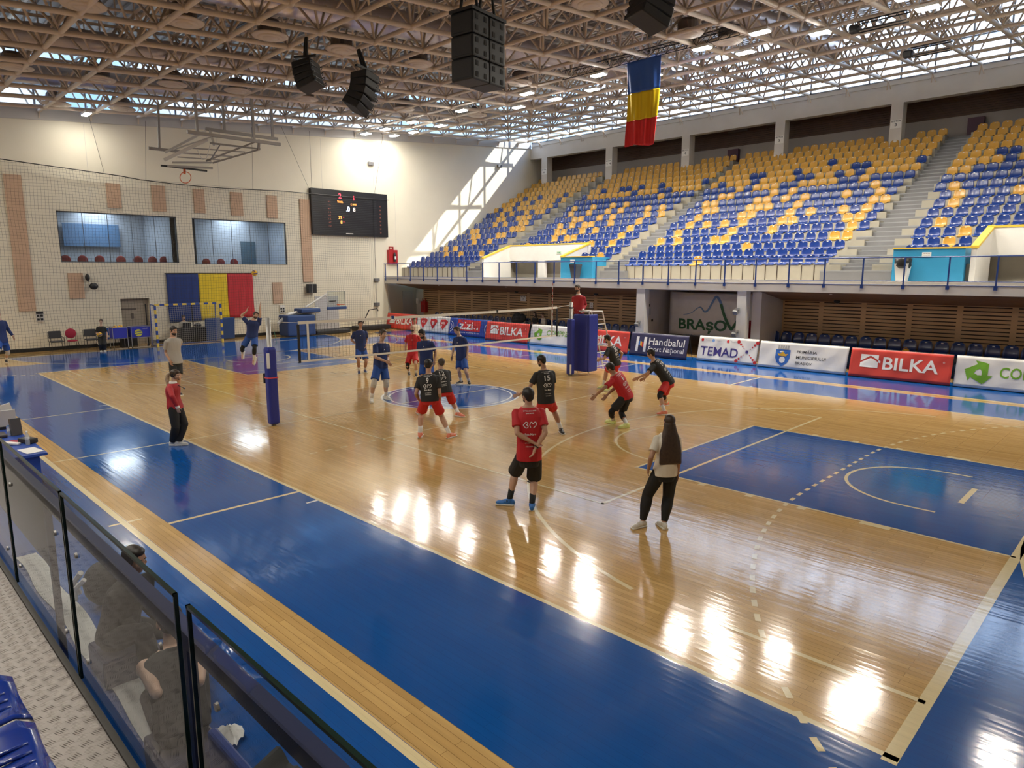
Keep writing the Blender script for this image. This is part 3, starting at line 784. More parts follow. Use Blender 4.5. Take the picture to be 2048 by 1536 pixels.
SEATS = []   # (block, row, column, count in row, x, y, z)
def row_span(bi, i):
    if bi == 0: return (-21.75 if i > 8 else -21.3, -15.95)
    if bi == 1:
        if i < 1: return None
        if i < 3: return (-7.65, -6.1)
        return (-13.75 if i < 9 else -14.15, -6.1 if i < 10 else -5.75)
    if bi == 2: return (-4.06 if i < 5 else (-4.35 if i < 10 else -4.75), 4.85 if i < 4 else (5.22 if i < 10 else 5.45))
    if i < 1: return None
    return (7.68 if i < 3 else (7.5 if i < 8 else 7.12), (9.2 if i < 3 else 14.5))
for bi in range(4):
    for i in range(17):
        sp = row_span(bi, i)
        if not sp: continue
        n = int((sp[1]-sp[0])/.49+.5)+1
        for j in range(n):
            x = sp[0]+(sp[1]-sp[0])*j/(n-1)
            if i == 16 and any(px_-.42 < x < px_+.95 for px_ in PX): continue
            SEATS.append([bi, i, j, n, x, ROWY[i], ROWZ[i]-.02])
def C(ox, oy, s, L): return [(ox+a/s, oy+b/s) for a, b in L]
YEL = C(1220, 320, 3.966, [(670,775),(1060,720),(880,660),(420,620),(550,612),(840,600),(555,560),(985,540),(615,500),(755,495),(893,485),(1040,475),(680,445),(1030,415),(1105,410),(740,390),(810,385),(1090,360),(1165,355),(1240,350),(735,345),(800,338),(1150,305),(1225,300),(895,275),(965,275)]) + \
 C(1460, 260, 3.966, [(800,860),(920,785),(985,720),(1045,650),(940,655),(905,600),(1095,585),(1150,520),(1235,515),(920,480),(1195,455),(635,615),(500,685),(400,690),(345,755),(470,625),(525,570),(580,512),(600,450),(685,445),(520,460),(580,405),(660,395),(740,388),(825,385),(425,525),(365,475),(270,535),(195,545),(285,590),(210,595),(140,600),(155,652),(75,655),(90,712),(30,775),(1080,355),(1115,405),(205,445),(280,440),(350,430),(395,375),(475,370),(330,385),(260,390),(120,405),(70,460),(15,510),(50,420)]) + \
 C(1020, 320, 3.966, [(745,745),(645,695),(125,660),(460,645),(840,635),(375,605),(525,600),(905,580),(390,555),(440,555),(590,545),(690,540),(970,525),(405,510),(500,505),(600,500),(650,498),(805,490),(1030,475),(515,462),(565,460),(710,452),(815,440),(1090,425),(1200,415),(485,420),(625,410),(775,400),(875,390),(1100,375),(1210,365),(520,380),(655,365),(805,355),(905,345),(1035,260),(1180,285)]) + \
 C(820, 340, 3.966, [(395,685),(580,640),(272,650),(375,605),(303,605),(515,555),(630,553),(690,508),(733,505),(497,517),(535,512),(487,480),(525,475),(660,430),(697,428),(737,423),(795,462),(835,458),(877,455),(720,385),(760,385),(877,380),(915,375),(897,412),(937,410),(960,370),(738,350),(815,345),(935,335),(1015,325),(1058,322),(757,315),(797,310),(875,300),(950,300),(990,295),(1035,290),(1075,285),(1112,280)]) + \
 C(1808, 230, 3.4, [(305,870),(440,800),(250,745),(335,620),(378,560),(410,505),(770,535),(350,455),(435,395),(340,400)])
BLU = C(1220, 320, 3.966, [(765,290),(835,285),(880,190),(1045,265),(1110,260),(1175,255),(1245,245),(1095,210),(1145,160),(1130,120),(1205,112)]) + \
 C(1460, 260, 3.966, [(425,425),(500,412),(445,465),(560,360),(635,350),(530,315),(810,240),(875,325),(900,380),(985,370),(1040,305),(1010,260),(1090,255),(1170,345),(1215,395),(1105,465),(770,440),(855,430),(940,420),(1030,412),(85,505),(150,500),(225,490),(300,485),(135,455),(185,400),(180,360),(250,350)]) + \
 C(1600, 240, 3.966, [(985,285),(845,460),(740,525),(655,475),(615,430),(485,385),(450,340),(535,330),(315,410),(350,455),(435,445),(250,320)]) + \
 C(1020, 320, 3.966, [(670,330),(760,360),(710,365),(860,345),(585,300),(730,250),(925,230),(1025,215),(970,260),(915,300),(1075,295),(1130,285),(1185,240),(1190,200),(1240,235),(965,345),(1020,335),(1075,325),(1130,320),(1185,320),(1250,370)]) + \
 C(1100, 300, 3.969, [(870,280),(865,320),(925,310),(810,365),(755,375),(865,400),(600,310),(655,340),(710,300),(410,330),(350,405),(265,380),(600,385),(1210,250)]) + \
 C(820, 340, 3.966, [(838,300),(855,270),(968,262),(910,235),(1023,222),(1170,240),(1157,278),(1225,200),(725,318)]) + \
 C(1808, 230, 3.4, [(530,385),(625,380),(720,365),(445,445),(540,435),(640,430),(735,425),(750,310),(685,270),(775,260),(800,355)])
pr_ = [project((s[4], s[5]+.18, s[6]+.2)) for s in SEATS]
COLOUR = ['y' if s[1] >= (10 if s[0] == 0 else 11) else 'b' for s in SEATS]
for L, c in ((YEL, 'y'), (BLU, 'b')):
    for q in L:
        k = min(range(len(SEATS)), key=lambda i: (pr_[i][0]-q[0])**2+(pr_[i][1]-q[1])**2); COLOUR[k] = c
ORD = ['first', 'second', 'third', 'fourth', 'fifth', 'sixth', 'seventh', 'eighth', 'ninth', 'tenth', 'eleventh', 'twelfth', 'thirteenth', 'fourteenth', 'fifteenth', 'sixteenth', 'seventeenth', 'eighteenth', 'nineteenth', 'twentieth', 'twenty-first', 'twenty-second', 'twenty-third']
BLOCK = ['leftmost', 'second', 'widest middle', 'rightmost']
cam2 = CAM
vis = [i for i in range(len(SEATS)) if pr_[i][0] < 2060]
order = sorted(vis, key=lambda i: (Vector(SEATS[i][4:7])-cam2).length)
near = set(order[:255])
rest = MB(); shell_v = {}
tmp = seat_shell()
for i, s in enumerate(SEATS):
    if i not in vis: continue
    bi, r, j, n, x, y, z = s; c = COLOUR[i]
    if i in near:
        e = empty('stadium_seat', (x, y, z)); 
        side = ('%s from left' % ORD[j]) if j < n/2 else ('%s from right' % ORD[n-1-j])
        tag(e, '%s plastic seat, %s row up, %s, %s block' % ('yellow' if c == 'y' else 'blue', ORD[r], side, BLOCK[bi]), 'seat', 'plastic seats of the far stand')
        for nm, me in (('shell', ME_Y if c == 'y' else ME_B), ('number_plate', ME_P), ('bracket', ME_K)):
            o = bpy.data.objects.new(nm, me); col.objects.link(o); o.parent = e
    else:
        rest.cur = 1 if c == 'y' else 0; rest.sm = True
        n0 = len(rest.v); rest.v.extend([(a[0]+x, a[1]+y, a[2]+z) for a in tmp.v]); rest.f.extend([tuple(k+n0 for k in f) for f in tmp.f]); rest.mi.extend([rest.cur]*len(tmp.f)); rest.smooth.extend([True]*len(tmp.f))
        rest.cur = 2; rest.sm = False; rest.box((x, y+.198, z+.325), (.06, .006, .03))
        rest.box((x, y, z-.05), (.05, .2, .07))
o = rest.build('stadium_seats', [m_seat_blue, m_seat_yel, m_plate]); tag(o, 'blue and yellow plastic seats of the upper rows of the far stand', 'seats', kind='stuff')
# ---- floor-level row of blue tub chairs behind the boards
def shell2():
    b = seat_shell(hb=.44, wseat=.235); return b
me2 = shell2().mesh('shell', mat('tub_seat_navy', (.010, .035, .16), .22, coat=.4)); fix_normals(me2); me2.polygons.foreach_set('use_smooth', [True]*len(me2.polygons))
ME_P2 = MB().box((0, .203, .365), (.07, .006, .035), Matrix.Rotation(math.radians(-4), 3, 'X')).mesh('number_plate', m_plate)
ME_K2 = MB().bbox((-.03, -.1, -.25), (.03, .1, -.014)).mesh('pedestal', m_bracket)
FROW = [3.05+.506*k for k in range(18)]
FLEFT = [-19.1+.502*k for k in range(32)]
for k, x in enumerate(FROW):
    e = empty('courtside_seat', (x, YE+1.7, .70), 0)
    tag(e, 'navy tub seat at floor level behind the right-hand boards, %s from the red hose cabinet' % ORD[k], 'seat', 'navy seats behind the boards')
    for nm, me in (('shell', me2), ('number_plate', ME_P2), ('pedestal', ME_K2)):
        o = bpy.data.objects.new(nm, me); col.objects.link(o); o.parent = e
for k, x in enumerate(FLEFT):
    e = empty('courtside_seat', (x, YE+1.7, .56), 0)
    d = '%s from the left end' % ORD[k] if k < 16 else '%s from the white column' % ORD[31-k]
    tag(e, 'navy tub seat in the row behind the left-hand boards, '+d, 'seat', 'navy seats behind the boards')
    for nm, me in (('shell', me2), ('number_plate', ME_P2), ('pedestal', ME_K2)):
        o = bpy.data.objects.new(nm, me); col.objects.link(o); o.parent = e
# ================================================================== BACK WALL AND WHAT STANDS BEFORE IT
m_panel = mat('acoustic_panel_beige', (.58, .40, .28), .85, var=.06, vscale=3, bump=.1, bscale=80)
XF = XW+.02
PANELS = [((-6.49, -5.85), (1.85, 7.8), 'tall narrow beige acoustic panel near the left edge of the back wall'), ((-2.52, -1.92), (6.62, 7.76), 'small beige acoustic panel first from left in the upper row'), ((-.51, .12), (6.58, 7.83), 'small beige acoustic panel second in the upper row, between the windows'), ((1.51, 2.06), (6.61, 7.81), 'small beige acoustic panel third in the upper row'), ((3.44, 4.09), (6.59, 7.81), 'small beige acoustic panel fourth in the upper row'), ((5.47, 6.07), (6.56, 7.79), 'small beige acoustic panel fifth in the upper row, last before the scoreboard'),
 ((7.46, 8.12), (2.98, 7.72), 'tall narrow beige acoustic panel left of the scoreboard'), ((-4.47, -3.86), (2.35, 3.54), 'beige acoustic panel behind the small black spotlight'), ((5.53, 6.12), (1.78, 2.98), 'beige acoustic panel right of the wall flag')]
for (y0, y1), (z0, z1), lab in PANELS:
    b = MB(); b.bbox((XW, y0, z0), (XW+.06, y1, z1)); f = b.build('acoustic_panel', m_panel); tag(f, lab, 'wall panel', 'beige acoustic panels on the back wall')
    e = MB(); 
# windows into the rooms behind
m_room = mat('room_blue_grey', (.27, .31, .37), .8, var=.05)
m_room_floor = mat('room_floor_grey', (.10, .11, .13), .8)
m_winfr = mat('window_frame_dark', (.09, .10, .12), .5)
m_winglass = bpy.data.materials.new('window_glass'); m_winglass.use_nodes = True; nt = m_winglass.node_tree; nt.nodes.clear()
go = nt.nodes.new('ShaderNodeOutputMaterial'); gm = nt.nodes.new('ShaderNodeMixShader'); gt = nt.nodes.new('ShaderNodeBsdfTransparent'); gg = nt.nodes.new('ShaderNodeBsdfGlossy')
gt.inputs['Color'].default_value = (.70, .78, .88, 1); gg.inputs['Roughness'].default_value = .03; gm.inputs[0].default_value = .10
nt.links.new(gt.outputs[0], gm.inputs[1]); nt.links.new(gg.outputs[0], gm.inputs[2]); nt.links.new(gm.outputs[0], go.inputs[0])
for n, (y0, y1, z0, z1) in enumerate(WIN):
    r = MB(); X0, X1 = XW-.3, XW-4.2
    r.quad((X1, y0-1, z0-.7), (X1, y1+1, z0-.7), (X1, y1+1, z1+.5), (X1, y0-1, z1+.5))
    r.quad((X0, y0-1, z1+.5), (X0, y1+1, z1+.5), (X1, y1+1, z1+.5), (X1, y0-1, z1+.5))
    r.quad((X0, y0-1, z0-.7), (X1, y0-1, z0-.7), (X1, y0-1, z1+.5), (X0, y0-1, z1+.5)); r.quad((X0, y1+1, z0-.7), (X1, y1+1, z0-.7), (X1, y1+1, z1+.5), (X0, y1+1, z1+.5))
    r.cur = 1; r.quad((X0, y0-1, z0-.7), (X0, y1+1, z0-.7), (X1, y1+1, z0-.7), (X1, y0-1, z0-.7))
    struct(r.build('wall_room_%d' % (n+1), [m_room, m_room_floor], fixn=False))
    f = MB(); t = .05
    f.bbox((XW-.16, y0, z0), (XW-.08, y0+t, z1)); f.bbox((XW-.16, y1-t, z0), (XW-.08, y1, z1)); f.bbox((XW-.16, y0, z0), (XW-.08, y1, z0+.04)); f.bbox((XW-.16, y0, z1-t), (XW-.08, y1, z1))
    for k in range(1, 5): yy = y0+(y1-y0)*k/5; f.bbox((XW-.13, yy-.012, z0), (XW-.11, yy+.012, z1))
    g = MB(); g.quad((XW-.12, y0, z0), (XW-.12, y1, z0), (XW-.12, y1, z1), (XW-.12, y0, z1)); window(3+n, f, g, m_winfr)
    l = bpy.data.lights.new('room_light', 'AREA'); l.shape = 'RECTANGLE'; l.size = 3.5; l.size_y = 1.5; l.energy = 90; l.color = (.85, .93, 1)
    o = bpy.data.objects.new('room_light', l); o.location = (XW-2.4, (y0+y1)/2+1.2*n, z1+.4); col.objects.link(o)
# chairs in the rooms: round red backs seen over the sill
m_redfab = mat('chair_fabric_wine', (.22, .03, .035), .9); m_greyfab = mat('chair_fabric_charcoal', (.05, .05, .055), .9); m_bluefab = mat('chair_fabric_blue', (.02, .07, .30), .8)
m_blackmet = mat('chair_tube_black', (.015, .015, .015), .4)
def round_chair(x, y, z, lab, grp, fab=m_redfab, rz=0):
    t = empty('round_back_chair', (x, y, z), 0, lab, 'chair', grp); R = Matrix.Rotation(rz, 3, 'Z'); P = lambda a, b, c: Vector((x, y, z))+R @ Vector((a, b, c))
    b = MB(); b.sm = True; b.ell(P(0, 0, .46), (.22, .22, .045), 16, 6); b.build('seat', fab, t)
    b = MB(); b.sm = True; b.ell(P(-.24, 0, .78), (.05, .23, .23), 16, 9); b.build('backrest', fab, t)
    for a, c in ((.2, .2), (.2, -.2), (-.2, .2), (-.2, -.2)):
        b = MB(); b.tube(P(a*.9, c*.9, .44), P(a*1.1, c*1.1, 0), .012, n=6); b.build('leg', m_blackmet, t)
    b = MB(); b.path([P(-.2, -.17, .42), P(-.25, -.19, .6), P(-.26, -.15, .75)], .012, 6); b.path([P(-.2, .17, .42), P(-.25, .19, .6), P(-.26, .15, .75)], .012, 6); b.build('back_frame', m_blackmet, t)
for k, y in enumerate((-4.2, -3.4, -2.75, -1.7, -1.0, -.2, .25)):
    round_chair(XW-1.0-.35*(k % 2), y, 3.38, 'round-backed wine red chair behind the left window, %s from left' % ORD[k], 'chairs in the left window room')
for k, y in enumerate((1.75, 2.5, 3.3, 4.05)):
    round_chair(XW-1.2, y, 3.3, 'round-backed wine red chair behind the right window, %s from left' % ORD[k], 'chairs in the right window room')
tbm = MB(); tbm.bbox((XW-2.6, -3.2, 3.33), (XW-1.9, .4, 4.05)); o = tbm.build('counter', mat('counter_dark', (.06, .06, .06), .6)); tag(o, 'long dark counter in the room behind the left window', 'counter')
scr = MB(); scr.bbox((XW-3.95, -3.6, 4.9), (XW-3.9, -1.0, 6.05)); o = scr.build('wall_screen', mat('screen_blue', (.05, .12, .24), .4)); tag(o, 'large blue screen on the far wall of the left window room', 'screen')
dr2 = MB(); dr2.bbox((XW-4.15, 5.7, 3.27), (XW-4.1, 6.6, 5.4)); o = struct(dr2.build('door_3', mat('door_blue_grey', (.05, .09, .13), .5)))
# door in the back wall (deep reveal)
d = MB(); y0, y1, zt = DOORS[0]
d.quad((XW-.3, y0, 0), (XW-.3, y0, zt), (XW-1.2, y0, zt), (XW-1.2, y0, 0)); d.quad((XW-.3, y1, 0), (XW-.3, y1, zt), (XW-1.2, y1, zt), (XW-1.2, y1, 0)); d.quad((XW-.3, y0, zt), (XW-.3, y1, zt), (XW-1.2, y1, zt), (XW-1.2, y0, zt))
struct(d.build('wall_door_reveal', m_grey, fixn=False))
d = MB(); d.bbox((XW-.34, y0, 0), (XW-.29, y1, zt)); dd = struct(d.build('door_1', mat('door_taupe', (.34, .30, .25), .6)))
h = MB(); h.bbox((XW-.29, y0+.05, 1.72), (XW-.26, y0+.75, 1.8)); h.bbox((XW-.29, y0+.5, 1.28), (XW-.27, y0+.62, 1.55)); h.build('door_closer', mat('door_closer_dark', (.12, .1, .09), .5), dd)
# grey service door right of the mats
d = MB(); d.bbox((XW, 8.16, 0), (XW+.05, 9.72, 2.12)); dd = struct(d.build('door_4', mat('door_light_grey', (.50, .50, .52), .5)))
h = MB(); h.bbox((XW+.05, 9.1, 1.78), (XW+.08, 9.55, 1.83)); h.build('door_closer', m_black, dd); h = MB(); h.bbox((XW+.05, 8.92, 0), (XW+.055, 8.94, 2.1)); h.build('door_seam', m_dark, dd)
# scoreboard
m_board = mat('scoreboard_black', (.012, .012, .015), .35); m_rib = mat('scoreboard_rib', (.03, .03, .035), .4)
sbm = empty('scoreboard', (XW, 10.8, 5.7), 0, 'large black electronic scoreboard on the back wall with red and white digits', 'scoreboard')
XB = XW+.22
b = MB(); b.bbox((XW, 8.12, 5.74), (XB, 13.45, 8.4)); b.build('cabinet', m_board, sbm)
b = MB(); z = 5.9
while z < 8.1: b.bbox((XB, 8.2, z), (XB+.012, 12.6, z+.025)); z += .105
b.build('louvre', m_rib, sbm)
m_led_r = mat('led_red', (.5, .02, .03), .5, emit=(1, .05, .08), estr=1.6); m_led_o = mat('led_orange', (.5, .2, .02), .5, emit=(1, .35, .08), estr=1.3); m_led_w = mat('led_blue_white', (.6, .7, 1), .5, emit=(.65, .8, 1), estr=2.2); m_led_d = mat('led_dim', (.12, .04, .03), .5, emit=(.4, .12, .08), estr=.5)
def led(txt, y, z, h, m, name='digits', wd=None):
    me = fit_text(text_mesh(txt, h, .01), wd, h); lay(me, name, m, sbm, (XB+.014, y, z), (0, 1, 0), (0, 0, 1), (1, 0, 0), off=.004)
led('2', 10.02, 8.07, .30, m_led_r); led('1', 10.98, 8.0, .26, m_led_r); led('STEAUA', 10.05, 7.72, .12, m_led_o, 'team_name', .40) if False else led('TRANSIL', 10.02, 7.72, .12, m_led_o, 'team_name', .40); led('C. MARE', 10.95, 7.62, .11, m_led_o, 'team_name', .40)
led('.0', 10.55, 7.33, .30, m_led_w, wd=.24); led('8', 10.98, 7.32, .24, mat('led_cream', (.6, .5, .4), .5, emit=(.9, .7, .55), estr=1.2)); led('25', 9.98, 6.80, .2, m_led_o, wd=.24); led('8', 10.06, 6.53, .2, m_led_o); led('.', 10.22, 6.82, .05, m_led_r, wd=.05); led('.', 10.22, 6.55, .05, m_led_r, wd=.05)
for k in range(8): led('1 2' if k % 2 else '4 7', 9.28, 7.68-.2*k, .085, m_led_d, wd=.16); led('5' if k % 2 else '10', 12.88, 7.62-.23*k, .085, m_led_d, wd=.1)
me = fit_text(text_mesh('Scoreboard'[:0]+'\u2014\u2014\u2014', .06), .5, .05); lay(me, 'maker_mark', m_white, sbm, (XB+.014, 10.6, 5.86), (0, 1, 0), (0, 0, 1), (1, 0, 0), off=.004)
# flags
m_fb = mat('flag_blue', (.018, .045, .20), .75, var=.04); m_fy = mat('flag_yellow', (.80, .58, .03), .75, var=.04); m_fr = mat('flag_red', (.55, .035, .045), .75, var=.04)
def cloth(y0, y1, ztl, ztr, zbl, zbr, x, nu=24, nv=14):
    def fn(u, v):
        top = ztl+(ztr-ztl)*u; bot = zbl+(zbr-zbl)*u; z = top+(bot-top)*v
        return (x+.03+.02*math.sin(u*23+v*3)*(.3+v)+.012*math.sin(u*51), y0+(y1-y0)*u+.01*math.sin(v*7), z)
    return fn
fl = empty('wall_flag', (XW, 2.1, 1.0), 0, 'blue, yellow and red tricolour flag spread on the back wall behind the goal', 'flag')
bl = [-.18, 1.42, 2.93, 4.36]
for k, (m, nm) in enumerate(((m_fb, 'blue_stripe'), (m_fy, 'yellow_stripe'), (m_fr, 'red_stripe'))):
    b = MB(); b.sm = True; b.grid(cloth(bl[k], bl[k+1], 3.5, 3.5, 1.0+.05*k, 1.03+.03*k, XW+.05), 14, 12, thick=(.006, 0, 0)); b.build(nm, m, fl)
b = MB(); b.tube((XW+.09, -.24, 3.51), (XW+.09, 4.4, 3.51), .018, n=6); b.build('hanging_bar', m_black, fl)
# small fittings on the back wall
def spot(y, z, lab):
    t = empty('wall_spotlight', (XW, y, z), 0, lab, 'lamp'); b = MB(); b.bbox((XW, y-.05, z-.1), (XW+.25, y+.05, z)); b.build('bracket', m_steel, t)
    b = MB(); b.box((XW+.35, y, z-.12), (.22, .32, .22), Matrix.Rotation(.5, 3, 'Y')); b.build('housing', m_black, t)
t = empty('wall_spotlight', (XW, -3.7, 3.0), 0, 'small black spotlight pair on the left acoustic panel', 'lamp')
b = MB(); b.sm = True; b.ell((XW+.22, -3.72, 3.33), (.14, .10, .17), 12, 8); b.build('upper_head', m_black, t); b = MB(); b.sm = True; b.ell((XW+.25, -3.5, 2.92), (.15, .19, .16), 12, 8); b.build('lower_head', m_black, t); b = MB(); b.path([(XW, -3.65, 3.15), (XW+.15, -3.65, 3.15), (XW+.2, -3.6, 3.0)], .03, 6); b.tube((XW+.15, -3.66, 3.15), (XW+.2, -3.72, 3.28), .025, n=6); b.build('arm', m_steel, t)
t = empty('monitor_speaker', (XW, 7.85, 2.4), 0, 'square black loudspeaker on a bracket below the tall panel left of the scoreboard', 'speaker')
b = MB(); b.rbox((XW+.24, 7.85, 2.6), (.26, .56, .52), .03); b.build('cabinet', m_black, t); b = MB(); b.bbox((XW, 7.82, 2.55), (XW+.12, 7.88, 2.65)); b.build('bracket', m_steel, t); b = MB(); b.tube((XW+.375, 7.82, 2.36), (XW+.375, 7.82, 2.85), .006, n=5); b.build('seam_strip', m_white, t)
for (y, z, lab) in ((-5.74, 1.62, 'white and black socket board on the wall above the chairs'), (6.03, 1.48, 'white socket board on the wall left of the grey door')):
    t = empty('socket_board', (XW, y, z-.25), 0, lab, 'socket'); b = MB(); b.bbox((XW, y-.15, z-.26), (XW+.07, y+.15, z+.2)); b.build('plate', m_white, t)
    for dy in (-.07, .07):
        for dz in (-.16, 0): b = MB(); b.bbox((XW+.07, y+dy-.05, z+dz-.05), (XW+.085, y+dy+.05, z+dz+.05)); b.build('socket', m_black, t)
    if y < 0: b = MB(); b.bbox((XW+.07, y-.14, z+.08), (XW+.1, y+.14, z+.2)); b.build('cover', m_black, t)
for (y, z, lab) in ((12.55, 3.05, 'small dark emergency lamp high beside the wall crack'), (12.5, 1.5, 'small dark emergency lamp low beside the red banner'), (12.4, 10.2, 'tiny dark camera box high on the wall above the scoreboard corner'), (23.6, 11.2, 'small camera on the sunlit wall near the roof corner')):
    b = MB(); b.bbox((XW, y-.18, z-.1), (XW+.16, y+.18, z+.1)); o = b.build('wall_lamp' if z < 5 else 'security_camera', mat('fitting_grey', (.16, .16, .17), .5)); tag(o, lab, 'lamp' if z < 5 else 'camera')
# fire cabinet with extinguisher near the balcony
m_fire = mat('fire_red', (.42, .02, .025), .4)
t = empty('fire_cabinet', (XW, 13.8, 4.05), 0, 'red fire hose cabinet with extinguisher on the back wall by the railing end', 'fire cabinet')
b = MB(); b.bbox((XW, 13.45, 4.05), (XW+.22, 14.15, 4.95)); b.build('box', m_fire, t); b = MB(); b.bbox((XW, 13.6, 4.95), (XW+.06, 13.95, 5.0)); b.bbox((XW, 13.6, 4.95), (XW+.06, 13.65, 5.15)); b.bbox((XW, 13.9, 4.95), (XW+.06, 13.95, 5.15)); b.bbox((XW, 13.6, 5.12), (XW+.06, 13.95, 5.17)); b.build('hose_bracket', m_fire, t)
b = MB(); b.lathe((XW+.3, 13.85, 4.2), [(.08, 0), (.085, .05), (.085, .45), (.05, .54), (.03, .6)], 12); b.build('extinguisher', m_black, t); b = MB(); b.bbox((XW+.385, 13.79, 4.35), (XW+.39, 13.91, 4.55)); b.build('paper_label', m_white, t); b = MB(); b.tube((XW+.05, 14.25, 3.24), (XW+.05, 14.25, 4.6), .03, n=6); b.build('riser_pipe', m_steel, t)
# green exit sign under the balcony at the left
m_exit = mat('exit_sign_green', (.2, .8, .6), .5, emit=(.35, 1, .8), estr=1.5)
b = MB(); b.bbox((-21.2, YE+2.2, 2.48), (-20.75, YE+2.24, 2.7)); o = b.build('exit_sign', m_exit); tag(o, 'glowing green exit sign under the balcony at the left', 'sign')

# ---- safety net in front of the back wall
m_cord = mat('net_cord_dark', (.05, .045, .04), .8)
XN = XW+.28
def net_top(y): # sagging top rope
    return 8.05 if y > 6 else 8.05+.0*y+.35*max(0, -(y+1))/6+.12*math.sin(max(0, y+2)/8*PI)*-1
nb = MB(); YN0, YN1 = -9.0, 12.35; sp = .135
def sag(y, z): return .10*math.sin(y*.7+z*.3)+.05*math.sin(y*2.1-z*.9)
def rib(pts, w): # thin square cord
    nb.path(pts, w, 3, caps=False)
k = 0
y = YN0
while y <= YN1:
    zt = net_top(y); pts = [(XN+sag(y, z)*.6, y+.03*math.sin(z*1.7+y), z) for z in np.linspace(.05, min(zt, 5.7) if 8.12 < y < 12.35 else zt, 14)]
    rib(pts, .0038); y += sp
z = .05
while z < 8.6:
    pts = []
    for y in np.arange(YN0, YN1+.01, .55):
        if z < net_top(y) and not (z > 5.74 and y > 7.9): pts.append((XN+sag(y, z)*.6, y, z+.03*math.sin(y*1.3+z)))
    if len(pts) > 1: rib(pts, .0038)
    z += sp
ob = empty('safety_net', (XN, 1.5, 0), 0, 'dark mesh safety net hanging in front of the back wall', 'net')
nb.build('mesh', m_cord, ob, fixn=False)
b = MB(); b.path([(XN+.02, y, net_top(y)) for y in np.arange(YN0, 13.9, .5)], .022, 6); b.path([(XN, YN1, .05), (XN, YN1, 8)], .012, 5); b.build('head_rope', m_blackmet, ob)
for y, dy in ((-2.6, -.5), (-.8, .1), (4.6, 0), (8.1, -1.8), (8.15, -.15), (12.4, .6)): b = MB(); b.tube((XN, y, net_top(y)), (XN+.3, y+dy, zf(y)-.2), .008, n=4); b.build('hanging_line', m_cord, ob)
# ================================================================== BOARDS AND THINGS ALONG THE FAR SIDE
m_bred = mat('banner_red', srgb(205, 62, 52), .42, var=.06, vscale=2, bump=.12, bscale=5); m_bwhite = mat('banner_white', (.74, .72, .70), .45, var=.03, bump=.12, bscale=5)
m_bnavy = mat('banner_navy', srgb(48, 46, 82), .45, var=.05, bump=.12, bscale=5); m_bblue = mat('banner_blue', srgb(28, 62, 150), .45, var=.05, bump=.12, bscale=5)
m_pwhite = mat('print_white', (.82, .80, .77), .5); m_pred = mat('print_red', srgb(200, 40, 45), .5); m_pgreen = mat('print_green', srgb(110, 165, 40), .5); m_pdgreen = mat('print_dark_green', srgb(35, 85, 50), .5)
m_pblack = mat('print_black', (.03, .03, .035), .5); m_pindigo = mat('print_indigo', srgb(58, 45, 120), .5); m_pblue = mat('print_blue', srgb(40, 100, 180), .5); m_pyel = mat('print_yellow', srgb(215, 165, 40), .5); m_plblue = mat('print_light_blue', srgb(120, 160, 215), .5); m_pgrey = mat('print_grey', (.35, .34, .33), .5)
BY, BH, LEAN = 12.1, .98, .22
def board(x0, x1, y, label, m, h=BH, side=True):
    """an A-shaped advertising board: printed cloth on a leaning frame; returns the thing and a function that lays marks on it"""
    t = empty('advertising_board', ((x0+x1)/2, y, 0), 0, label, 'advertising board', 'advertising boards along the far side')
    w_ = x1-x0
    def fn(u, v):
        wr = .012*math.sin(u*9+v*3+x0)*math.sin(v*PI)+.007*math.sin(u*23-v*7)
        return (x0+w_*u, y+LEAN*v-wr, .03+(h-.03)*v)
    b = MB(); b.sm = True; b.grid(fn, 40, 10, thick=(0, .012, 0)); cl = b.build('cloth', m, t)
    f = MB(); f.path([(x0, y+.02, .02), (x1, y+.02, .02), (x1, y+LEAN+.02, h), (x0, y+LEAN+.02, h)], .016, 5, closed=True)
    for x in (x0+.02, x1-.02): f.tube((x, y+LEAN+.02, h), (x, y+.55, .02), .014, n=5)
    f.build('frame', m_blackmet, t)
    bvh = bvh_of(cl)
    D = Vector((0, LEAN, h-.03)).normalized(); N = Vector((0, -D.z, D.y))
    def mark(me, name, mm, u, v, off=.007):
        return lay(me, name, mm, t, (x0+w_*u, y+LEAN*v, .03+(h-.03)*v), (1, 0, 0), D, N, bvh, off=off, start=.3, edge=.15)
    return t, mark
def house_mark(s):  # white rounded tile with a roof line cut out: two pieces
    A = [(-.5, -.36), (.5, -.36), (.5, -.02), (.12, .21), (.02, .21), (-.5, -.1)]
    Bp = [(-.5, .0), (.0, .34), (.1, .34), (.5, .1), (.5, .42), (-.5, .42)]
    C_ = [(.5, -.02), (.62, -.06), (.62, .08), (.5, .12)]
    return shape_mesh([[(x*s, y*s) for x, y in P] for P in (A, Bp, C_)])
def bilka(x0, x1, y, label):
    t, mk = board(x0, x1, y, label, m_bred)
    w_ = x1-x0
    mk(house_mark(.56), 'house_emblem', m_pwhite, .20, .56); mk(fit_text(text_mesh('BILKA', .45, .018), w_*.54, .42), 'lettering', m_pwhite, .61, .54); mk(fit_text(text_mesh('\u00ae', .1), .06), 'trade_mark', m_pwhite, .92, .72)
    return t
def recycle(s):
    def tri(a, flip=0):
        P = [(-.18, .5), (.18, .5), (.42, .12), (.22, .02), (.04, .30), (-.04, .30), (-.14, .14), (.0, .06), (-.36, .0), (-.42, .34), (-.30, .26)]
        c, n = math.cos(math.radians(a)), math.sin(math.radians(a))
        return [(s*(x*c-y_*n), s*(x*n+y_*c)) for x, y_ in P]
    return [tri(90), tri(210), tri(330)]
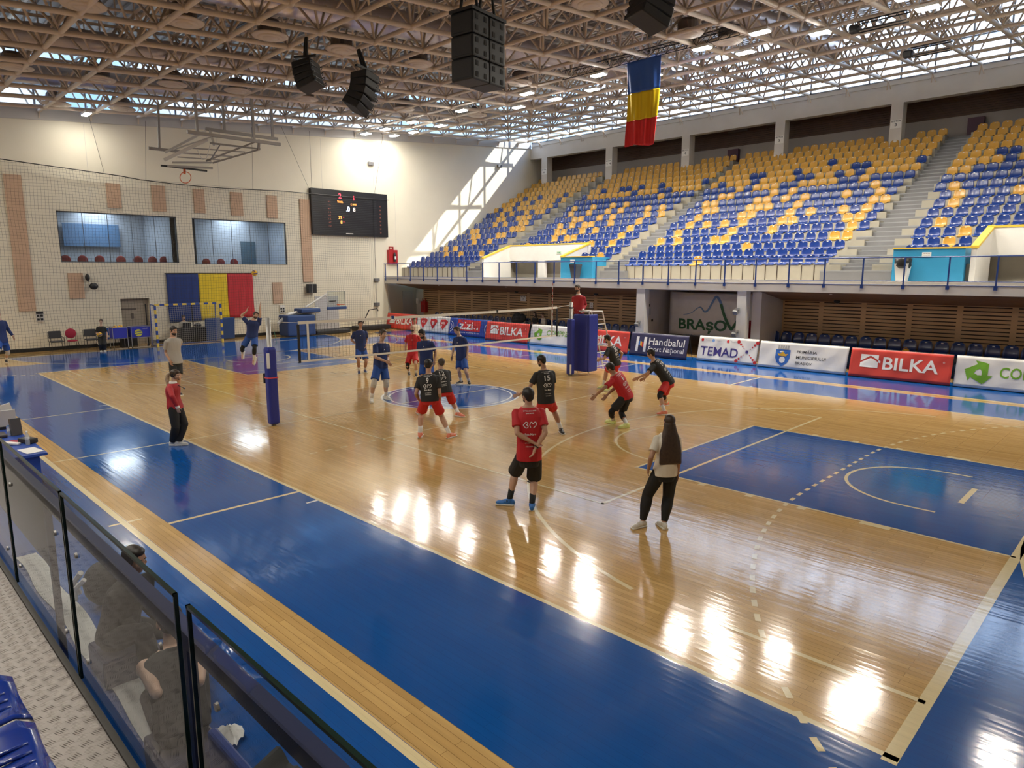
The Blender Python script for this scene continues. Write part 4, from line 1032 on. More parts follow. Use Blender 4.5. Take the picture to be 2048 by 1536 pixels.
def arrows(s):  # three arrows chasing each other round a triangle
    out = []
    for a in (30, 150, 270):
        c, n = math.cos(math.radians(a)), math.sin(math.radians(a)); R = lambda x, y: (s*(x*c-y*n), s*(x*n+y*c))
        for P in ([(-.42, .34), (.12, .34), (.12, .52), (.46, .22), (.12, -.0), (.12, .12), (-.30, .12)],): out.append([R(x, y) for x, y in P])
    return shape_mesh(out)
bilka(-21.2, -18.1, BY+.45, 'red BILKA advertising board at the far left end of the row')
t, mk = board(-18.05, -14.95, BY+.45, 'white advertising board with three red heart-shaped shields', m_bwhite)
for u in (.2, .5, .8):
    heart = [(-.0, -.30)]+[(.24*math.cos(math.radians(a))+.08, .12*math.sin(math.radians(a))+.12) for a in range(-30, 100, 15)]+[(-.24, .22), (-.26, .02)]
    mk(shape_mesh([[(x*1.15, z*1.15) for x, z in heart]]), 'red_shield', m_pred, u, .55); mk(fit_text(text_mesh('MOL', .2, .015), .3, .13), 'lettering', m_pwhite, u, .62, off=.014)
t, mk = board(-14.85, -11.4, BY+.3, 'blue ZIZIN advertising board with a red name field', m_bblue)
mk(shape_mesh([[(-.95, -.30), (.95, -.30), (.95, .32), (-.95, .32)]]), 'red_field', m_pred, .48, .60); mk(fit_text(text_mesh('zizin', .4, .018), 1.55, .42), 'lettering', m_pwhite, .48, .60, off=.014); mk(fit_text(text_mesh('apa cu munte in ea', .14), 1.7, .10), 'lettering', m_pwhite, .50, .19)
for u in (.02, .95):
    for r in (.16, .30): mk(shape_mesh(stroke(arc(0, 0, r, 20 if u < .5 else 100, 80+180 if u > .5 else 250, 14) if 0 else arc(0, 0, r, -80, 80, 12) if u < .5 else arc(0, 0, r, 100, 260, 12), .035)), 'white_ring', m_pwhite, u, .5)
bilka(-11.3, -8.2, BY-.15, 'red BILKA advertising board between ZIZIN and the white green-lettered one')
t, mk = board(-8.1, -5.0, BY-.1, 'white COMPREST board left of the blue net padding', m_bwhite)
mk(arrows(.62), 'green_arrows', m_pgreen, .18, .5); mk(fit_text(text_mesh('COMPREST', .3, .01), 1.7, .26), 'lettering', m_pgreen, .62, .62); mk(fit_text(text_mesh('ECO', .2, .01), .4, .14), 'lettering', m_pgreen, .9, .25)
bilka(-4.95, -2.05, BY-.3, 'red BILKA advertising board behind the referee stand')
t, mk = board(-1.95, .85, BY-.3, 'dark navy Handbalul Sport National board in front of the column recess', m_bnavy)
mk(fit_text(text_mesh('Handbalul', .4, .012), 1.72, .30), 'lettering', m_pwhite, .64, .66); mk(fit_text(text_mesh('Sport Na\u021bional', .3, .008), 1.72, .27), 'lettering', m_pwhite, .64, .30)
mk(shape_mesh([[(-.26, -.32), (-.13, -.32), (-.13, .32), (-.26, .32)], [(.13, -.32), (.26, -.32), (.26, .32), (.13, .32)]]), 'white_bars', m_pwhite, .2, .5)
mk(shape_mesh([[(-.13, -.08), (-.04, -.06), (-.04, .14), (-.13, .12)]]), 'ribbon_blue', m_pblue, .2, .5, off=.012); mk(shape_mesh([[(-.04, -.06), (.05, -.1), (.05, .1), (-.04, .14)]]), 'ribbon_yellow', m_pyel, .2, .5, off=.012); mk(shape_mesh([[(.05, -.1), (.13, -.12), (.13, .08), (.05, .1)]]), 'ribbon_red', m_pred, .2, .5, off=.012)
t, mk = board(1.1, 3.62, BY+.12, 'white TEMAD board with red molecule dots right of the recess', m_bwhite, h=1.0)
mk(fit_text(text_mesh('TEMAD', .5, .012, shear=.0), 1.62, .36), 'lettering', m_pindigo, .37, .40)
for u, mm in ((.06, m_pred), (.25, m_plblue), (.50, m_pred)): mk(shape_mesh([[(.06*math.cos(a), .06*math.sin(a)) for a in np.linspace(0, 2*PI, 12)[:-1]]]), 'small_badge', mm, u, .84); mk(fit_text(text_mesh('Temad.ro', .08), .24, .05), 'lettering', m_pgrey, u+.10, .84)
dots = []
for (dx, dz) in ((-1, 1), (1, 1), (-1, -1), (1, -1)):
    for k, r in ((.40, .07), (.30, .045), (.21, .03), (.13, .02)): dots.append([(dx*k*.95+r*math.cos(a), dz*k*.95+r*math.sin(a)) for a in np.linspace(0, 2*PI, 11)[:-1]])
mk(shape_mesh(dots), 'red_dots', m_pred, .83, .48); mk(shape_mesh([[(-.05, -.05), (.05, -.05), (.05, .07), (-.05, .07)]]), 'indigo_square', m_pindigo, .83, .48)
t, mk = board(3.72, 6.93, BY+.05, 'white city hall board with a blue crest', m_bwhite)
mk(fit_text(text_mesh('PRIM\u0102RIA', .2, .006), .72, .135), 'lettering', m_pblack, .555, .70) ; mk(fit_text(text_mesh('MUNICIPIULUI', .2, .006), 1.05, .115), 'lettering', m_pblack, .607, .47); mk(fit_text(text_mesh('BRA\u0218OV', .2, .006), .60, .135), 'lettering', m_pblack, .535, .24)
shield = [(-.27, .26), (.27, .26), (.27, -.05), (.2, -.22), (0, -.38), (-.2, -.22), (-.27, -.05)]
mk(shape_mesh([shield]), 'crest_shield', m_pblue, .285, .45); mk(shape_mesh([[(-.2, .12), (-.13, .02), (.13, .02), (.2, .12), (.1, .09), (.0, .19), (-.1, .09)]]), 'crest_crown', m_pyel, .285, .45, off=.012)
mk(shape_mesh([[(.11*math.cos(a), -.12+.12*math.sin(a)) for a in np.linspace(0, 2*PI, 14)[:-1]]]), 'crest_root', m_pwhite, .285, .45, off=.012)
mk(shape_mesh([[(x-.035, .30), (x+.035, .30), (x+.035, .42), (x-.035, .42)] for x in (-.17, -.085, 0, .085, .17)]+[[(-.21, .27), (.21, .27), (.21, .31), (-.21, .31)]]), 'crest_towers', m_pgrey, .285, .45)
bilka(7.05, 10.1, BY-.05, 'large red BILKA advertising board at the right, between two white boards')
t, mk = board(10.18, 13.3, BY+.0, 'white COMPREST board cut by the right picture edge', m_bwhite)
mk(arrows(.72), 'green_arrows', m_pgreen, .20, .5); mk(fit_text(text_mesh('COMPREST', .3, .012), 1.85, .34), 'lettering', m_pgreen, .67, .55)
# large grey banner in the recess
t = empty('recess_banner', (.2, YE+2.2, .6), 0, 'large grey-white BRASOV banner with a blue mountain line hung in the column recess', 'banner')
bx0, bx1, bz0, bz1, byy = -2.02, 2.72, .72, 2.66, YE+1.9
b = MB(); b.sm = True; b.grid(lambda u, v: (bx0+(bx1-bx0)*u, byy+.02*math.sin(u*13+v*2)+.015*math.sin(u*31), bz0+(bz1-bz0)*v-.03*math.sin(u*PI)*(v > .98)), 30, 10, thick=(0, .008, 0)); cl = b.build('cloth', mat('banner_grey_white', (.56, .54, .52), .7, var=.04), t); bvh = bvh_of(cl)
def rmark(me, name, mm, x, z, off=.01): return lay(me, name, mm, t, (x, byy, z), (1, 0, 0), (0, 0, 1), (0, -1, 0), bvh, off=off, start=.4, edge=.2)
def rp(px, py): q = at(px, py, y=byy); return (q.x, q.z)
T0, T1, T2 = rp(1355, 654), rp(1451, 655), rp(1404, 652); TW = T1[0]-T0[0]; TH = rp(1404, 634)[1]-rp(1404, 659)[1]
rmark(fit_text(text_mesh('BRA\u0219O', .6, .03), TW, TH*1.15), 'lettering', m_pdgreen, T2[0], T2[1]-.02)
def smoothpts(P, n=6):
    out = []
    for i in range(len(P)-1):
        p0 = P[max(i-1, 0)]; p1 = P[i]; p2 = P[i+1]; p3 = P[min(i+2, len(P)-1)]
        for k in range(n):
            s_ = k/n; out.append(tuple(.5*((2*p1[a])+(-p0[a]+p2[a])*s_+(2*p0[a]-5*p1[a]+4*p2[a]-p3[a])*s_**2+(-p0[a]+3*p1[a]-3*p2[a]+p3[a])*s_**3) for a in (0, 1)))
    return out+[P[-1]]
mtn = [rp(*q) for q in ((1367, 629), (1382, 626), (1396, 616), (1403, 615), (1409, 623), (1416, 620), (1425, 604), (1432, 594), (1439, 600), (1445, 616))]
rmark(shape_mesh(stroke(smoothpts(mtn), lambda q: .02+.12*q)), 'mountain_line', mat('print_steel_blue', srgb(95, 125, 165), .6), 0, -byy*0) if 0 else lay(shape_mesh(stroke(smoothpts(mtn), lambda q: .02+.12*q)), 'mountain_line', mat('print_steel_blue', srgb(95, 125, 165), .6), t, (0, byy, 0), (1, 0, 0), (0, 0, 1), (0, -1, 0), bvh, off=.01, start=.4, edge=.2)
vst = [rp(*q) for q in ((1442, 608), (1450, 635), (1460, 656), (1465, 656), (1484, 628))]
lay(shape_mesh(stroke(smoothpts(vst), .13)), 'big_v_stroke', m_pdgreen, t, (0, byy, 0), (1, 0, 0), (0, 0, 1), (0, -1, 0), bvh, off=.014, start=.4, edge=.2)
rmark(fit_text(text_mesh('TAKE A BREATH OF FRESH AIR', .12), TW*1.05, .08), 'lettering', m_pgrey, T2[0]+.2, rp(1404, 672)[1])
# wall fittings of the recess and the columns
for (x, y, z, d, nm, lab, mm) in ((-2.43, YE+.75, 2.05, (.03, .25, .12), 'control_panel', 'dark control panel high on the recess side wall', m_black), (-2.43, YE+.8, 1.75, (.02, .3, .32), 'wall_notice', 'grey framed notice below the control panel in the recess', mat('frame_grey', (.4, .4, .4), .5)), (-2.43, YE+1.1, 1.35, (.03, .1, .1), 'light_switch', 'small black switch in the recess', m_black)):
    b = MB(); b.box((x, y, z), d); o = b.build(nm, mm); tag(o, lab, 'fitting')
for (x, z, lab) in ((-2.4, 1.35, 'grey spotlight on the left recess column'), (2.3, 2.1, 'upper grey spotlight on the right recess column'), (2.3, 1.2, 'lower grey spotlight on the right recess column')):
    t = empty('column_spotlight', (x, YE, z), 0, lab, 'lamp'); b = MB(); b.box((x, YE-.04, z), (.1, .18, .08)); b.build('bracket', m_steel, t); b = MB(); b.box((x-.05, YE-.1, z-.13), (.18, .14, .16), Matrix.Rotation(.5, 3, 'X')); b.build('head', mat('spot_grey', (.2, .2, .2), .4), t)
def hose(x, y, z, lab, s=1.0):
    t = empty('hose_cabinet', (x, y, z), 0, lab, 'fire cabinet'); b = MB(); b.box((x, y, z+.4*s), (.55*s, .22, .8*s)); b.build('box', m_fire, t); b = MB(); b.bbox((x-.2*s, y-.02, z+.8*s), (x+.2*s, y+.02, z+.86*s)); b.bbox((x-.2*s, y-.02, z+.8*s), (x-.16*s, y+.02, z+1.0*s)); b.bbox((x+.16*s, y-.02, z+.8*s), (x+.2*s, y+.02, z+1.0*s)); b.build('bracket', m_fire, t); b = MB(); b.lathe((x+.02, y-.115, z+.4*s), [(.10*s, 0), (.17*s, -.005), (.17*s, -.01), (.10*s, -.015)], 16, R=Matrix.Rotation(PI/2, 3, 'X')) if 0 else b.bbox((x-.12*s, y-.116, z+.2*s), (x+.12*s, y-.111, z+.55*s)); b.build('front_panel', mat('fire_panel', (.25, .015, .02), .4), t)
hose(2.62, YE+.7, .75, 'red hose cabinet beside the right recess column')
hose(-2.95, YE+2.3, .8, 'narrow red hose cabinet left of the left recess column', .8)
hose(-21.0, YE+2.35, .9, 'dark red hose cabinet by the door below the exit sign', .9)
m_hosedark = mat('hose_cabinet_dark', (.07, .02, .045), .5)
for x, lab in ((-6.35, 'dark hose cabinet on the stand rear wall above the second aisle'), (6.6, 'dark hose cabinet on the stand rear wall above the right aisle')):
    b = MB(); b.bbox((x-.35, 28.8, 10.25), (x+.35, 29.1, 11.15)); o = b.build('hose_cabinet', m_hosedark); tag(o, lab, 'fire cabinet')
# notices: SECTOR signs on the slat wall and on the pillars
def notice(x, y, z, w_, h_, lines, lab):
    t = MB(); t.bbox((x-w_/2, y-.012, z-h_/2), (x+w_/2, y, z+h_/2)); o = t.build('sector_sign', m_white); tag(o, lab, 'sign')
    for txt, wd, hh, dz in lines: lay(fit_text(text_mesh(txt, hh, .02), wd, hh), 'lettering', m_pblack, o, (x, y-.012, z+dz), (1, 0, 0), (0, 0, 1), (0, -1, 0), off=.004)
p = at(1047, 597, y=YS); notice(p.x, YS-.01, p.z, .42, .30, [('SECTOR', .34, .06, .10), ('7', .08, .12, -.04)], 'white sector sign on the slat wall left of the net post')
p = at(1183, 611, y=YS); notice(p.x, YS-.01, p.z, .22, .30, [('B', .05, .06, .08), ('A', .05, .06, -.05)], 'small white notice on the slat wall right of the referee')
p = at(833, 602, y=YS); notice(p.x+.1, YS-.01, p.z, .26, .34, [('I', .02, .14, 0)], 'small pale notice at the left end of the slat wall')
for x, n_, lab in ((PX[0], '6', 'first'), (PX[1], '5   4', 'second'), (PX[2], '4', 'third'), (PX[3], '3', 'fourth'), (PX[4], '3', 'fifth')):
    notice(x+.28, YB-.002, 11.0, .5, .42, [('SECTOR', .44, .08, .14), (n_, .1 if len(n_) < 2 else .34, .14, -.04)], 'white SECTOR sign on the %s concrete pillar from left' % lab)
# round spotlights under the soffit
for q, lab in (((812, 582), 'first'), ((898, 577), 'second'), ((1033, 583), 'third'), ((1192, 588), 'fourth'), ((1674, 603), 'rightmost')):
    p = at(q[0], q[1], y=YS-.35)
    t = empty('soffit_spotlight', p, 0, 'small dark round spotlight below the balcony, %s from left' % lab if lab != 'rightmost' else 'small dark round spotlight below the balcony over the navy seats at right', 'lamp')
    b = MB(); b.sm = True; b.ell(p, (.13, .1, .08), 12, 7); b.build('head', mat('spot_black', (.03, .03, .03), .4), t); b = MB(); b.tube(p+Vector((0, .03, .03)), p+Vector((0, .25, .1)), .02, n=6); b.build('arm', m_black, t)
for q in ((878, 569), (1012, 572), (1662, 585)):
    p = at(q[0], q[1], y=YE+.5); b = MB(); b.lathe((p.x, p.y, 2.76), [(.0, -.03), (.05, -.03), (.06, .02)], 10); o = b.build('downlight', m_lampbody); tag(o, 'tiny round downlight in the front of the balcony soffit, above %s' % ('the heart-shield board' if q[0] < 900 else 'the COMPREST board at centre' if q[0] < 1100 else 'the crest board'), 'lamp')
# waste bins on the balcony
def bin_(x, y, z, lab, mm, bag):
    t = empty('waste_bin', (x, y, z), 0, lab, 'bin'); b = MB(); b.prism([(x-.17, y-.15, z), (x+.17, y-.15, z), (x+.17, y+.15, z), (x-.17, y+.15, z)], (0, 0, .001)); 
    b = MB(); vs = []; 
    for s_, zz in ((.15, 0), (.22, .62)): vs += [(x-s_, y-s_, z+zz), (x+s_, y-s_, z+zz), (x+s_, y+s_, z+zz), (x-s_, y+s_, z+zz)]
    b.add(vs, [(0, 3, 2, 1), (0, 1, 5, 4), (1, 2, 6, 5), (2, 3, 7, 6), (3, 0, 4, 7)]); b.build('body', mm, t)
    if bag:
        b = MB(); b.sm = True; b.lathe((x, y, z), [(.215, .45), (.27, .55), (.26, .64), (.28, .78), (.2, .83), (.12, .74)], 14); b.build('bin_bag', mat('bin_bag_black', (.02, .02, .02), .35), t)
    else:
        b = MB(); b.box((x, y, z+.66), (.46, .46, .08)); b.build('rim', mm, t)
bin_(-6.75, yF-.42, 3.24, 'dark grey waste bin before the left blue parapet', mat('bin_grey', (.06, .06, .07), .4), False)
bin_(7.95, yF-.42, 3.24, 'white waste bin with a black bag before the right blue parapet', m_white, True)
# exit arrows over the gangways
for (x, z, lab) in ((-10.0, 4.62, 'small green exit sign above the left gangway'), (12.6, 4.65, 'small green exit sign above the right gangway')):
    b = MB(); b.bbox((x-.16, yF+2.07, z-.07), (x+.16, yF+2.1, z+.07)); o = b.build('exit_sign', mat('sign_white_green', (.55, .68, .55), .5)); tag(o, lab, 'sign'); lay(shape_mesh([[(-.12, -.012), (.05, -.012), (.05, -.04), (.12, 0), (.05, .04), (.05, .012), (-.12, .012)]]), 'arrow', mat('sign_green', (.02, .25, .12), .5), o, (x, yF+2.07, z), (1, 0, 0), (0, 0, 1), (0, -1, 0), off=.003)
# strip lamps on the dark band
for q, lab in (((1475, 262), 'left'), ((1690, 228), 'middle'), ((1945, 188), 'right')):
    p = at(q[0], q[1], y=28.9); b = MB(); b.bbox((p.x-.65, 28.93, p.z-.05), (p.x+.65, 29.02, p.z+.05)); o = b.build('strip_lamp', mat('strip_lamp_off', (.14, .11, .10), .5)); tag(o, 'unlit strip lamp on the dark wooden band, %s one of three' % lab, 'lamp')
# yellow ball resting by the boards
m_ball_y = mat('ball_yellow', srgb(225, 175, 30), .45); m_ball_b = mat('ball_blue', srgb(25, 50, 140), .45)
def volleyball(p, lab, r=.105, grp=None):
    t = empty('volleyball', p, 0, lab, 'ball', grp); b = MB(); b.sm = True; b.ell(p, (r, r, r), 20, 12); b.build('ball_skin', m_ball_y, t)
    P = Vector(p)
    for k in range(3):
        R = Matrix.Rotation(k*2.1+.4, 3, Vector((.3, .5, .8))); b = MB(); vs = []; fs = []
        for i in range(9):
            for s_ in (-.16, .16): a = -1.1+2.2*i/8; v = Vector((math.cos(a)*math.cos(s_), math.sin(a)*math.cos(s_), math.sin(s_))); vs.append(P+(R @ v)*r*1.012)
        fs = [(2*i, 2*i+2, 2*i+3, 2*i+1) for i in range(8)]; b.add(vs, fs); b.build('blue_panel', m_ball_b, t)
    return t
volleyball(at(1211, 660, y=YE+1.25), 'yellow ball on a navy seat behind the red board by the referee stand', .12)
volleyball(at(1811, 702, y=YE+1.2), 'yellow ball on a navy seat behind the large right BILKA board', .12)
# ================================================================== HUNG FROM THE ROOF
m_spk = mat('speaker_black', (.012, .012, .013), .55, bump=.05, bscale=200); m_grille = mat('speaker_grille', (.022, .022, .024), .6)
m_strap = mat('hanging_strap_black', (.01, .01, .01), .7)
def spk_cab(b, c, d, R): b.rbox(c, d, .03, R)
# big cluster: 3 high x 2 cabinets, back to back
def cluster():
    Dp = 17.2
    # corner sight lines at a fixed distance give the size of the stack
    def pt(px, py, D): return CAM+ray(px, py)*D
    top = pt(962, 38, 15.9); L = pt(907, 66, 15.9)
    zb, zt = 9.05, 10.85
    cx, cyy = pt(957, 110, 16.0).x, pt(957, 110, 16.0).y
    zt = pt(957, 42, 16.0).z; zb = pt(957, 170, 16.0).z
    t = empty('speaker_stack', (cx, cyy, zt), 0, 'big square stack of six black loudspeakers hanging under the roof', 'speaker')
    R = Matrix.Rotation(math.radians(8), 3, 'Z'); hh = (zt-zb)/3
    for i in range(3):
        for s_ in (-1, 1):
            c = Vector((cx, cyy, zt-hh*(i+.5)))+R @ Vector((0, s_*.305, 0))
            b = MB(); b.rbox(c, (.66, .60, hh-.015), .035, R); q = b.build('cabinet', m_spk, t)
            for y_ in (-.15, .15):
                for dz in (-.12, .12):
                    g = MB(); g.box(c+R @ Vector((.332, y_, dz)), (.012, .09, .11), R); g.build('handle_recess', m_dark, q)
            g = MB(); g.box(c+R @ Vector((0, s_*.302, 0)), (.58, .012, hh-.12), R); g.build('grille', m_grille, q)
    b = MB(); b.box(Vector((cx, cyy, zt+.03)), (.70, 1.26, .07), R); b.build('fly_frame', m_black, t)
    zr = zf(cyy)
    for s_ in (-1, 1):
        b = MB()
        for e in (-.3, .3): b.tube(Vector((cx, cyy, zt+.05))+R @ Vector((e*.2, s_*.32+e*.8, 0)), Vector((cx, cyy, zr))+R @ Vector((0, s_*.32, .05)), .035, n=5)
        b.build('hanging_strap', m_strap, t)
cluster()
# curved line arrays
def line_array(pts, wdt, dep, lab, face, hang):
    """pts: sight points of cabinet centres from top to bottom at a given distance; face: outward yaw"""
    t = empty('line_array_speaker', pts[0], 0, lab, 'speaker')
    n = len(pts)
    for i, p in enumerate(pts):
        a = pts[min(i+1, n-1)]-pts[max(i-1, 0)]; L = (pts[1]-pts[0]).length
        up = -a.normalized(); fw = Vector((math.cos(face), math.sin(face), 0)); sd_ = up.cross(fw).normalized(); fw = sd_.cross(up).normalized()
        R = Matrix((fw, sd_, up)).transposed()
        b = MB(); b.rbox(p, (dep, wdt, L*.96), .03, R); q = b.build('cabinet', m_spk, t)
        g = MB(); g.box(p+fw*(dep/2+.004), (.012, wdt*.9, L*.8), R); g.build('grille', m_grille, q)
        for s_ in (-1, 1):
            h = MB(); h.path([p-fw*dep*.3+sd_*s_*(wdt/2), p-fw*dep*.62+sd_*s_*(wdt/2-.03), p-fw*dep*.55-up*L*.4+sd_*s_*(wdt/2-.03)], .016, 5); h.build('rigging_bar', m_black, q)
    b = MB(); b.box(pts[0]+Vector((0, 0, .28)), (dep*1.2, .1, .06), Matrix.Rotation(face, 3, 'Z')); b.build('fly_bar', m_black, t)
    b = MB()
    for e in (-.04, .04): b.path([pts[0]+Vector((e, 0, .28)), (pts[0]+hang)/2+Vector((e*1.2, 0, .2)), hang+Vector((e*.5, 0, .12))], .05, 6)
    b.build('hanging_strap', m_strap, t)
def P_(px, py, D): return CAM+ray(px, py)*D
D1 = 20.5; D2 = 20.5
line_array([P_(612, 133, D1), P_(614, 146, D1), P_(617, 158, D1), P_(621, 170, D1)], .62, .62, 'short black line-array speaker hanging at the left', math.radians(-150), P_(613, 84, D1))
line_array([P_(730, 156, D2), P_(729, 171, D2), P_(726, 186, D2), P_(720, 200, D2), P_(712, 213, D2)], .62, .62, 'curved black line-array speaker hanging right of the short one', math.radians(-75), P_(717, 108, D2))
line_array([P_(1308, -18, 14.0), P_(1306, 2, 14.0), P_(1302, 20, 14.0), P_(1296, 38, 14.0)], .72, .6, 'black line-array speaker cut by the top edge', math.radians(-20), P_(1308, -60, 14.0))
# black lattice girder with the long hanging flag
p0, p1 = at_roof(1128, 150, -.35), at_roof(1470, 72, -.35)
yg = at(1290, 115, z=11.6).y
def G(px, py): return at(px, py, y=GY)
GY = 11.0
a, b_ = G(1125, 150), G(1480, 70); zg = G(1290, 118).z
x0g, x1g = a.x, b_.x
t = empty('lattice_girder', ((x0g+x1g)/2, GY, zg), 0, 'long thin black lattice girder under the roof that carries the hanging flag', 'girder')
b = MB(); hg = .36
for z_ in (zg, zg+hg): b.tube((x0g, GY, z_), (x1g, GY, z_), .018, n=6)
b.tube((x0g, GY+.3, zg+hg), (x1g, GY+.3, zg+hg), .018, n=6); b.build('chords', m_black, t)
b = MB(); n = int((x1g-x0g)/.42)
for k in range(n):
    xa = x0g+(x1g-x0g)*k/n; xb = x0g+(x1g-x0g)*(k+.5)/n; xc = x0g+(x1g-x0g)*(k+1)/n
    b.path([(xa, GY, zg), (xb, GY, zg+hg), (xc, GY, zg)], .011, 5); b.tube((xb, GY, zg+hg), (xc, GY+.3, zg+hg), .009, n=4); b.tube((xa, GY, zg), (xb, GY+.3, zg+hg), .009, n=4)
b.build('lattice', m_black, t)
for xh in (x0g+.8, x1g-.8):
    b = MB(); b.tube((xh, GY, zg+hg), (xh, GY, zf(GY)), .012, n=5); b.build('hanger', m_black, t)
fl = empty('hanging_flag', (0, GY, zg), 0, 'long blue, yellow and red flag hanging from the black girder under the roof', 'flag')
m_hb = mat('hanging_flag_blue', (.035, .12, .50), .6); m_hy = mat('hanging_flag_yellow', (.85, .62, .01), .6); m_hr = mat('hanging_flag_red', (.75, .03, .035), .6)
TL, TR, BLc, BRc = G(1256, 128), G(1324, 115), G(1254, 294), G(1314, 287)
xl, xr_ = TL.x, TR.x; ztop = zg; zbot = (BLc.z+BRc.z)/2
cuts = [ztop, at(1290, 182, y=GY).z, at(1288, 238, y=GY).z, zbot]
for k, (m, nm) in enumerate(((m_hb, 'blue_stripe'), (m_hy, 'yellow_stripe'), (m_hr, 'red_stripe'))):
    def fn(u, v, k=k):
        z = cuts[k]+(cuts[k+1]-cuts[k])*v; tt = (ztop-z)/(ztop-zbot); wv = .09*tt
        return (xl+wv*.3+(xr_-xl-.18*tt)*u+.02*math.sin(z*2), GY-.03+.05*math.sin(u*19+z*1.3)*tt**.6+.03*math.sin(u*37+z*.6)*tt, z+.05*math.sin(u*6)*(1 if k == 2 and v > .99 else 0))
    b = MB(); b.sm = True; b.grid(fn, 44, 16, thick=(0, .006, 0)); b.build(nm, m, fl)
# two small lattice trusses further right
for (qa, qb, Yt, lab) in (((1712, 62), (1812, 48), 13.2, 'short dark lattice truss high above the right aisle'), ((1820, 112), (1900, 94), 16.5, 'short dark lattice truss before the bright glazing at right')):
    A_, B_ = at(qa[0], qa[1], y=Yt), at(qb[0], qb[1], y=Yt); zz = A_.z
    t = empty('lighting_truss', ((A_.x+B_.x)/2, Yt, zz), 0, lab, 'truss'); b = MB()
    for dy, dz in ((0, 0), (0, .28), (.28, 0), (.28, .28)): b.tube((A_.x, Yt+dy, zz+dz), (B_.x, Yt+dy, zz+dz), .022, n=6)
    b.build('chords', m_black, t); b = MB(); k = 0; x = A_.x
    while x < B_.x-.25: b.tube((x, Yt, zz), (x+.14, Yt, zz+.28), .01, n=4); b.tube((x+.14, Yt, zz+.28), (x+.28, Yt, zz), .01, n=4); x += .28
    b.build('lattice', m_black, t); b = MB(); b.rbox((A_.x-.1, Yt+.1, zz+.1), (.3, .3, .24), .05); b.build('end_lamp', m_spk, t)
# folded basketball hoop frame hanging over the far end
m_hoopgrey = mat('hoop_frame_grey', (.30, .28, .26), .45); m_hooplight = mat('hoop_frame_light', (.62, .61, .58), .4)
t = empty('ceiling_hoop', (-16.5, 0, 8.5), 0, 'folded basketball hoop frame hanging from the roof over the far end', 'basketball hoop')
def H(px, py, x): return at(px, py, x=x)
XA, XBk = -15.2, -18.2       # front and rear hanging beams
def beam(a, b__, r, m, nm):
    q = MB(); q.path([a, b__], r, 4); q.build(nm, m, t)
fz = H(560, 275, XA).z
F0, F1 = H(375, 271, XA), H(560, 282, XA); F0.z = F1.z = (F0.z+F1.z)/2
R0, R1 = H(297, 296, XBk), H(482, 268, XBk) ; R1 = Vector((XBk, F1.y, R0.z))
G0, G1 = H(411, 258, -17.0), H(555, 278, -17.0); G0.z = G1.z = (G0.z+G1.z)/2
beam(F0, F1, .09, m_hoopgrey, 'front_beam'); beam(R0, Vector((XBk, R0.y+1.3, R0.z)), .08, m_hoopgrey, 'rear_beam'); beam(G0, G1, .09, m_hoopgrey, 'middle_beam')
for p in (F0.lerp(F1, .1), F0.lerp(F1, .7)):
    beam(p, Vector((p.x, p.y, zf(p.y))), .07, m_hoopgrey, 'hanger')
for p in (G0.lerp(G1, .25), G0.lerp(G1, .93)): beam(p, Vector((p.x, p.y, zf(p.y))), .07, m_hoopgrey, 'hanger')
pr0 = R0+Vector((0, .45, 0)); beam(pr0, Vector((pr0.x, pr0.y+.1, zf(pr0.y))), .06, m_hoopgrey, 'hanger')
# folded lattice hanging below the beams
c1, c2, c3, c4 = H(330, 322, -16.8), H(425, 330, -16.8), H(517, 297, -16.0), H(440, 285, -16.0)
c0 = H(335, 312, -17.2)
for (a, b__, r, m) in ((H(328, 320, -16.8), H(415, 279, -16.0), .09, m_hooplight), (H(330, 305, -17.2), H(412, 262, -16.6), .07, m_hooplight), (H(345, 300, -17.2), H(440, 268, -16.6), .04, m_hooplight), (H(335, 332, -16.8), H(425, 336, -16.8), .06, m_hoopgrey), (H(345, 325, -16.7), H(423, 325, -16.7), .05, m_hoopgrey), (H(425, 326, -16.8), H(518, 299, -16.0), .05, m_hoopgrey), (H(412, 322, -16.8), H(515, 282, -16.0), .05, m_hoopgrey), (H(420, 286, -16.2), H(520, 298, -16.2), .05, m_hoopgrey), (H(365, 306, -16.6), H(465, 313, -16.6), .035, m_hoopgrey), (H(380, 296, -16.5), H(490, 304, -16.4), .035, m_hoopgrey), (H(355, 314, -16.7), H(440, 320, -16.7), .03, m_hoopgrey), (H(420, 262, -16.9), H(428, 290, -16.3), .06, m_hooplight), (H(518, 280, -15.6), H(517, 300, -16.0), .06, m_hoopgrey), (H(440, 290, -16.2), H(420, 322, -16.7), .03, m_hoopgrey)):
    beam(a, b__, r, m, 'folding_strut')
b = MB(); A0, A1, A2, A3 = H(345, 330, -16.9), H(410, 341, -16.9), H(423, 326, -17.1), H(352, 321, -17.1); b.add([A0, A1, A2, A3], [(0, 1, 2, 3)]); g_ = b.build('glass_backboard', m_glass, t, fixn=False)
beam(H(322, 331, -16.9), H(414, 342, -16.9), .05, m_black, 'padded_edge')
rc_ = H(371, 355, -16.6); u1 = (H(382, 355, -16.6)-rc_); u2 = (H(371, 366, -16.6)-rc_)
b = MB(); b.path([rc_+u1*math.cos(a)+u2*math.sin(a) for a in np.linspace(0, 2*PI, 25)[:-1]], .018, 6, closed=True); b.build('rim', mat('rim_orange', (.65, .13, .04), .4), t)
beam(H(369, 340, -16.8), H(369, 346, -16.6), .07, mat('rim_orange', (.65, .13, .04), .4), 'rim_bracket')
b = MB(); b.path([H(395, 300, -16.5), H(405, 320, -16.5), H(413, 318, -16.4), H(420, 290, -16.3)], .015, 5); b.build('cable', m_hooplight, t)
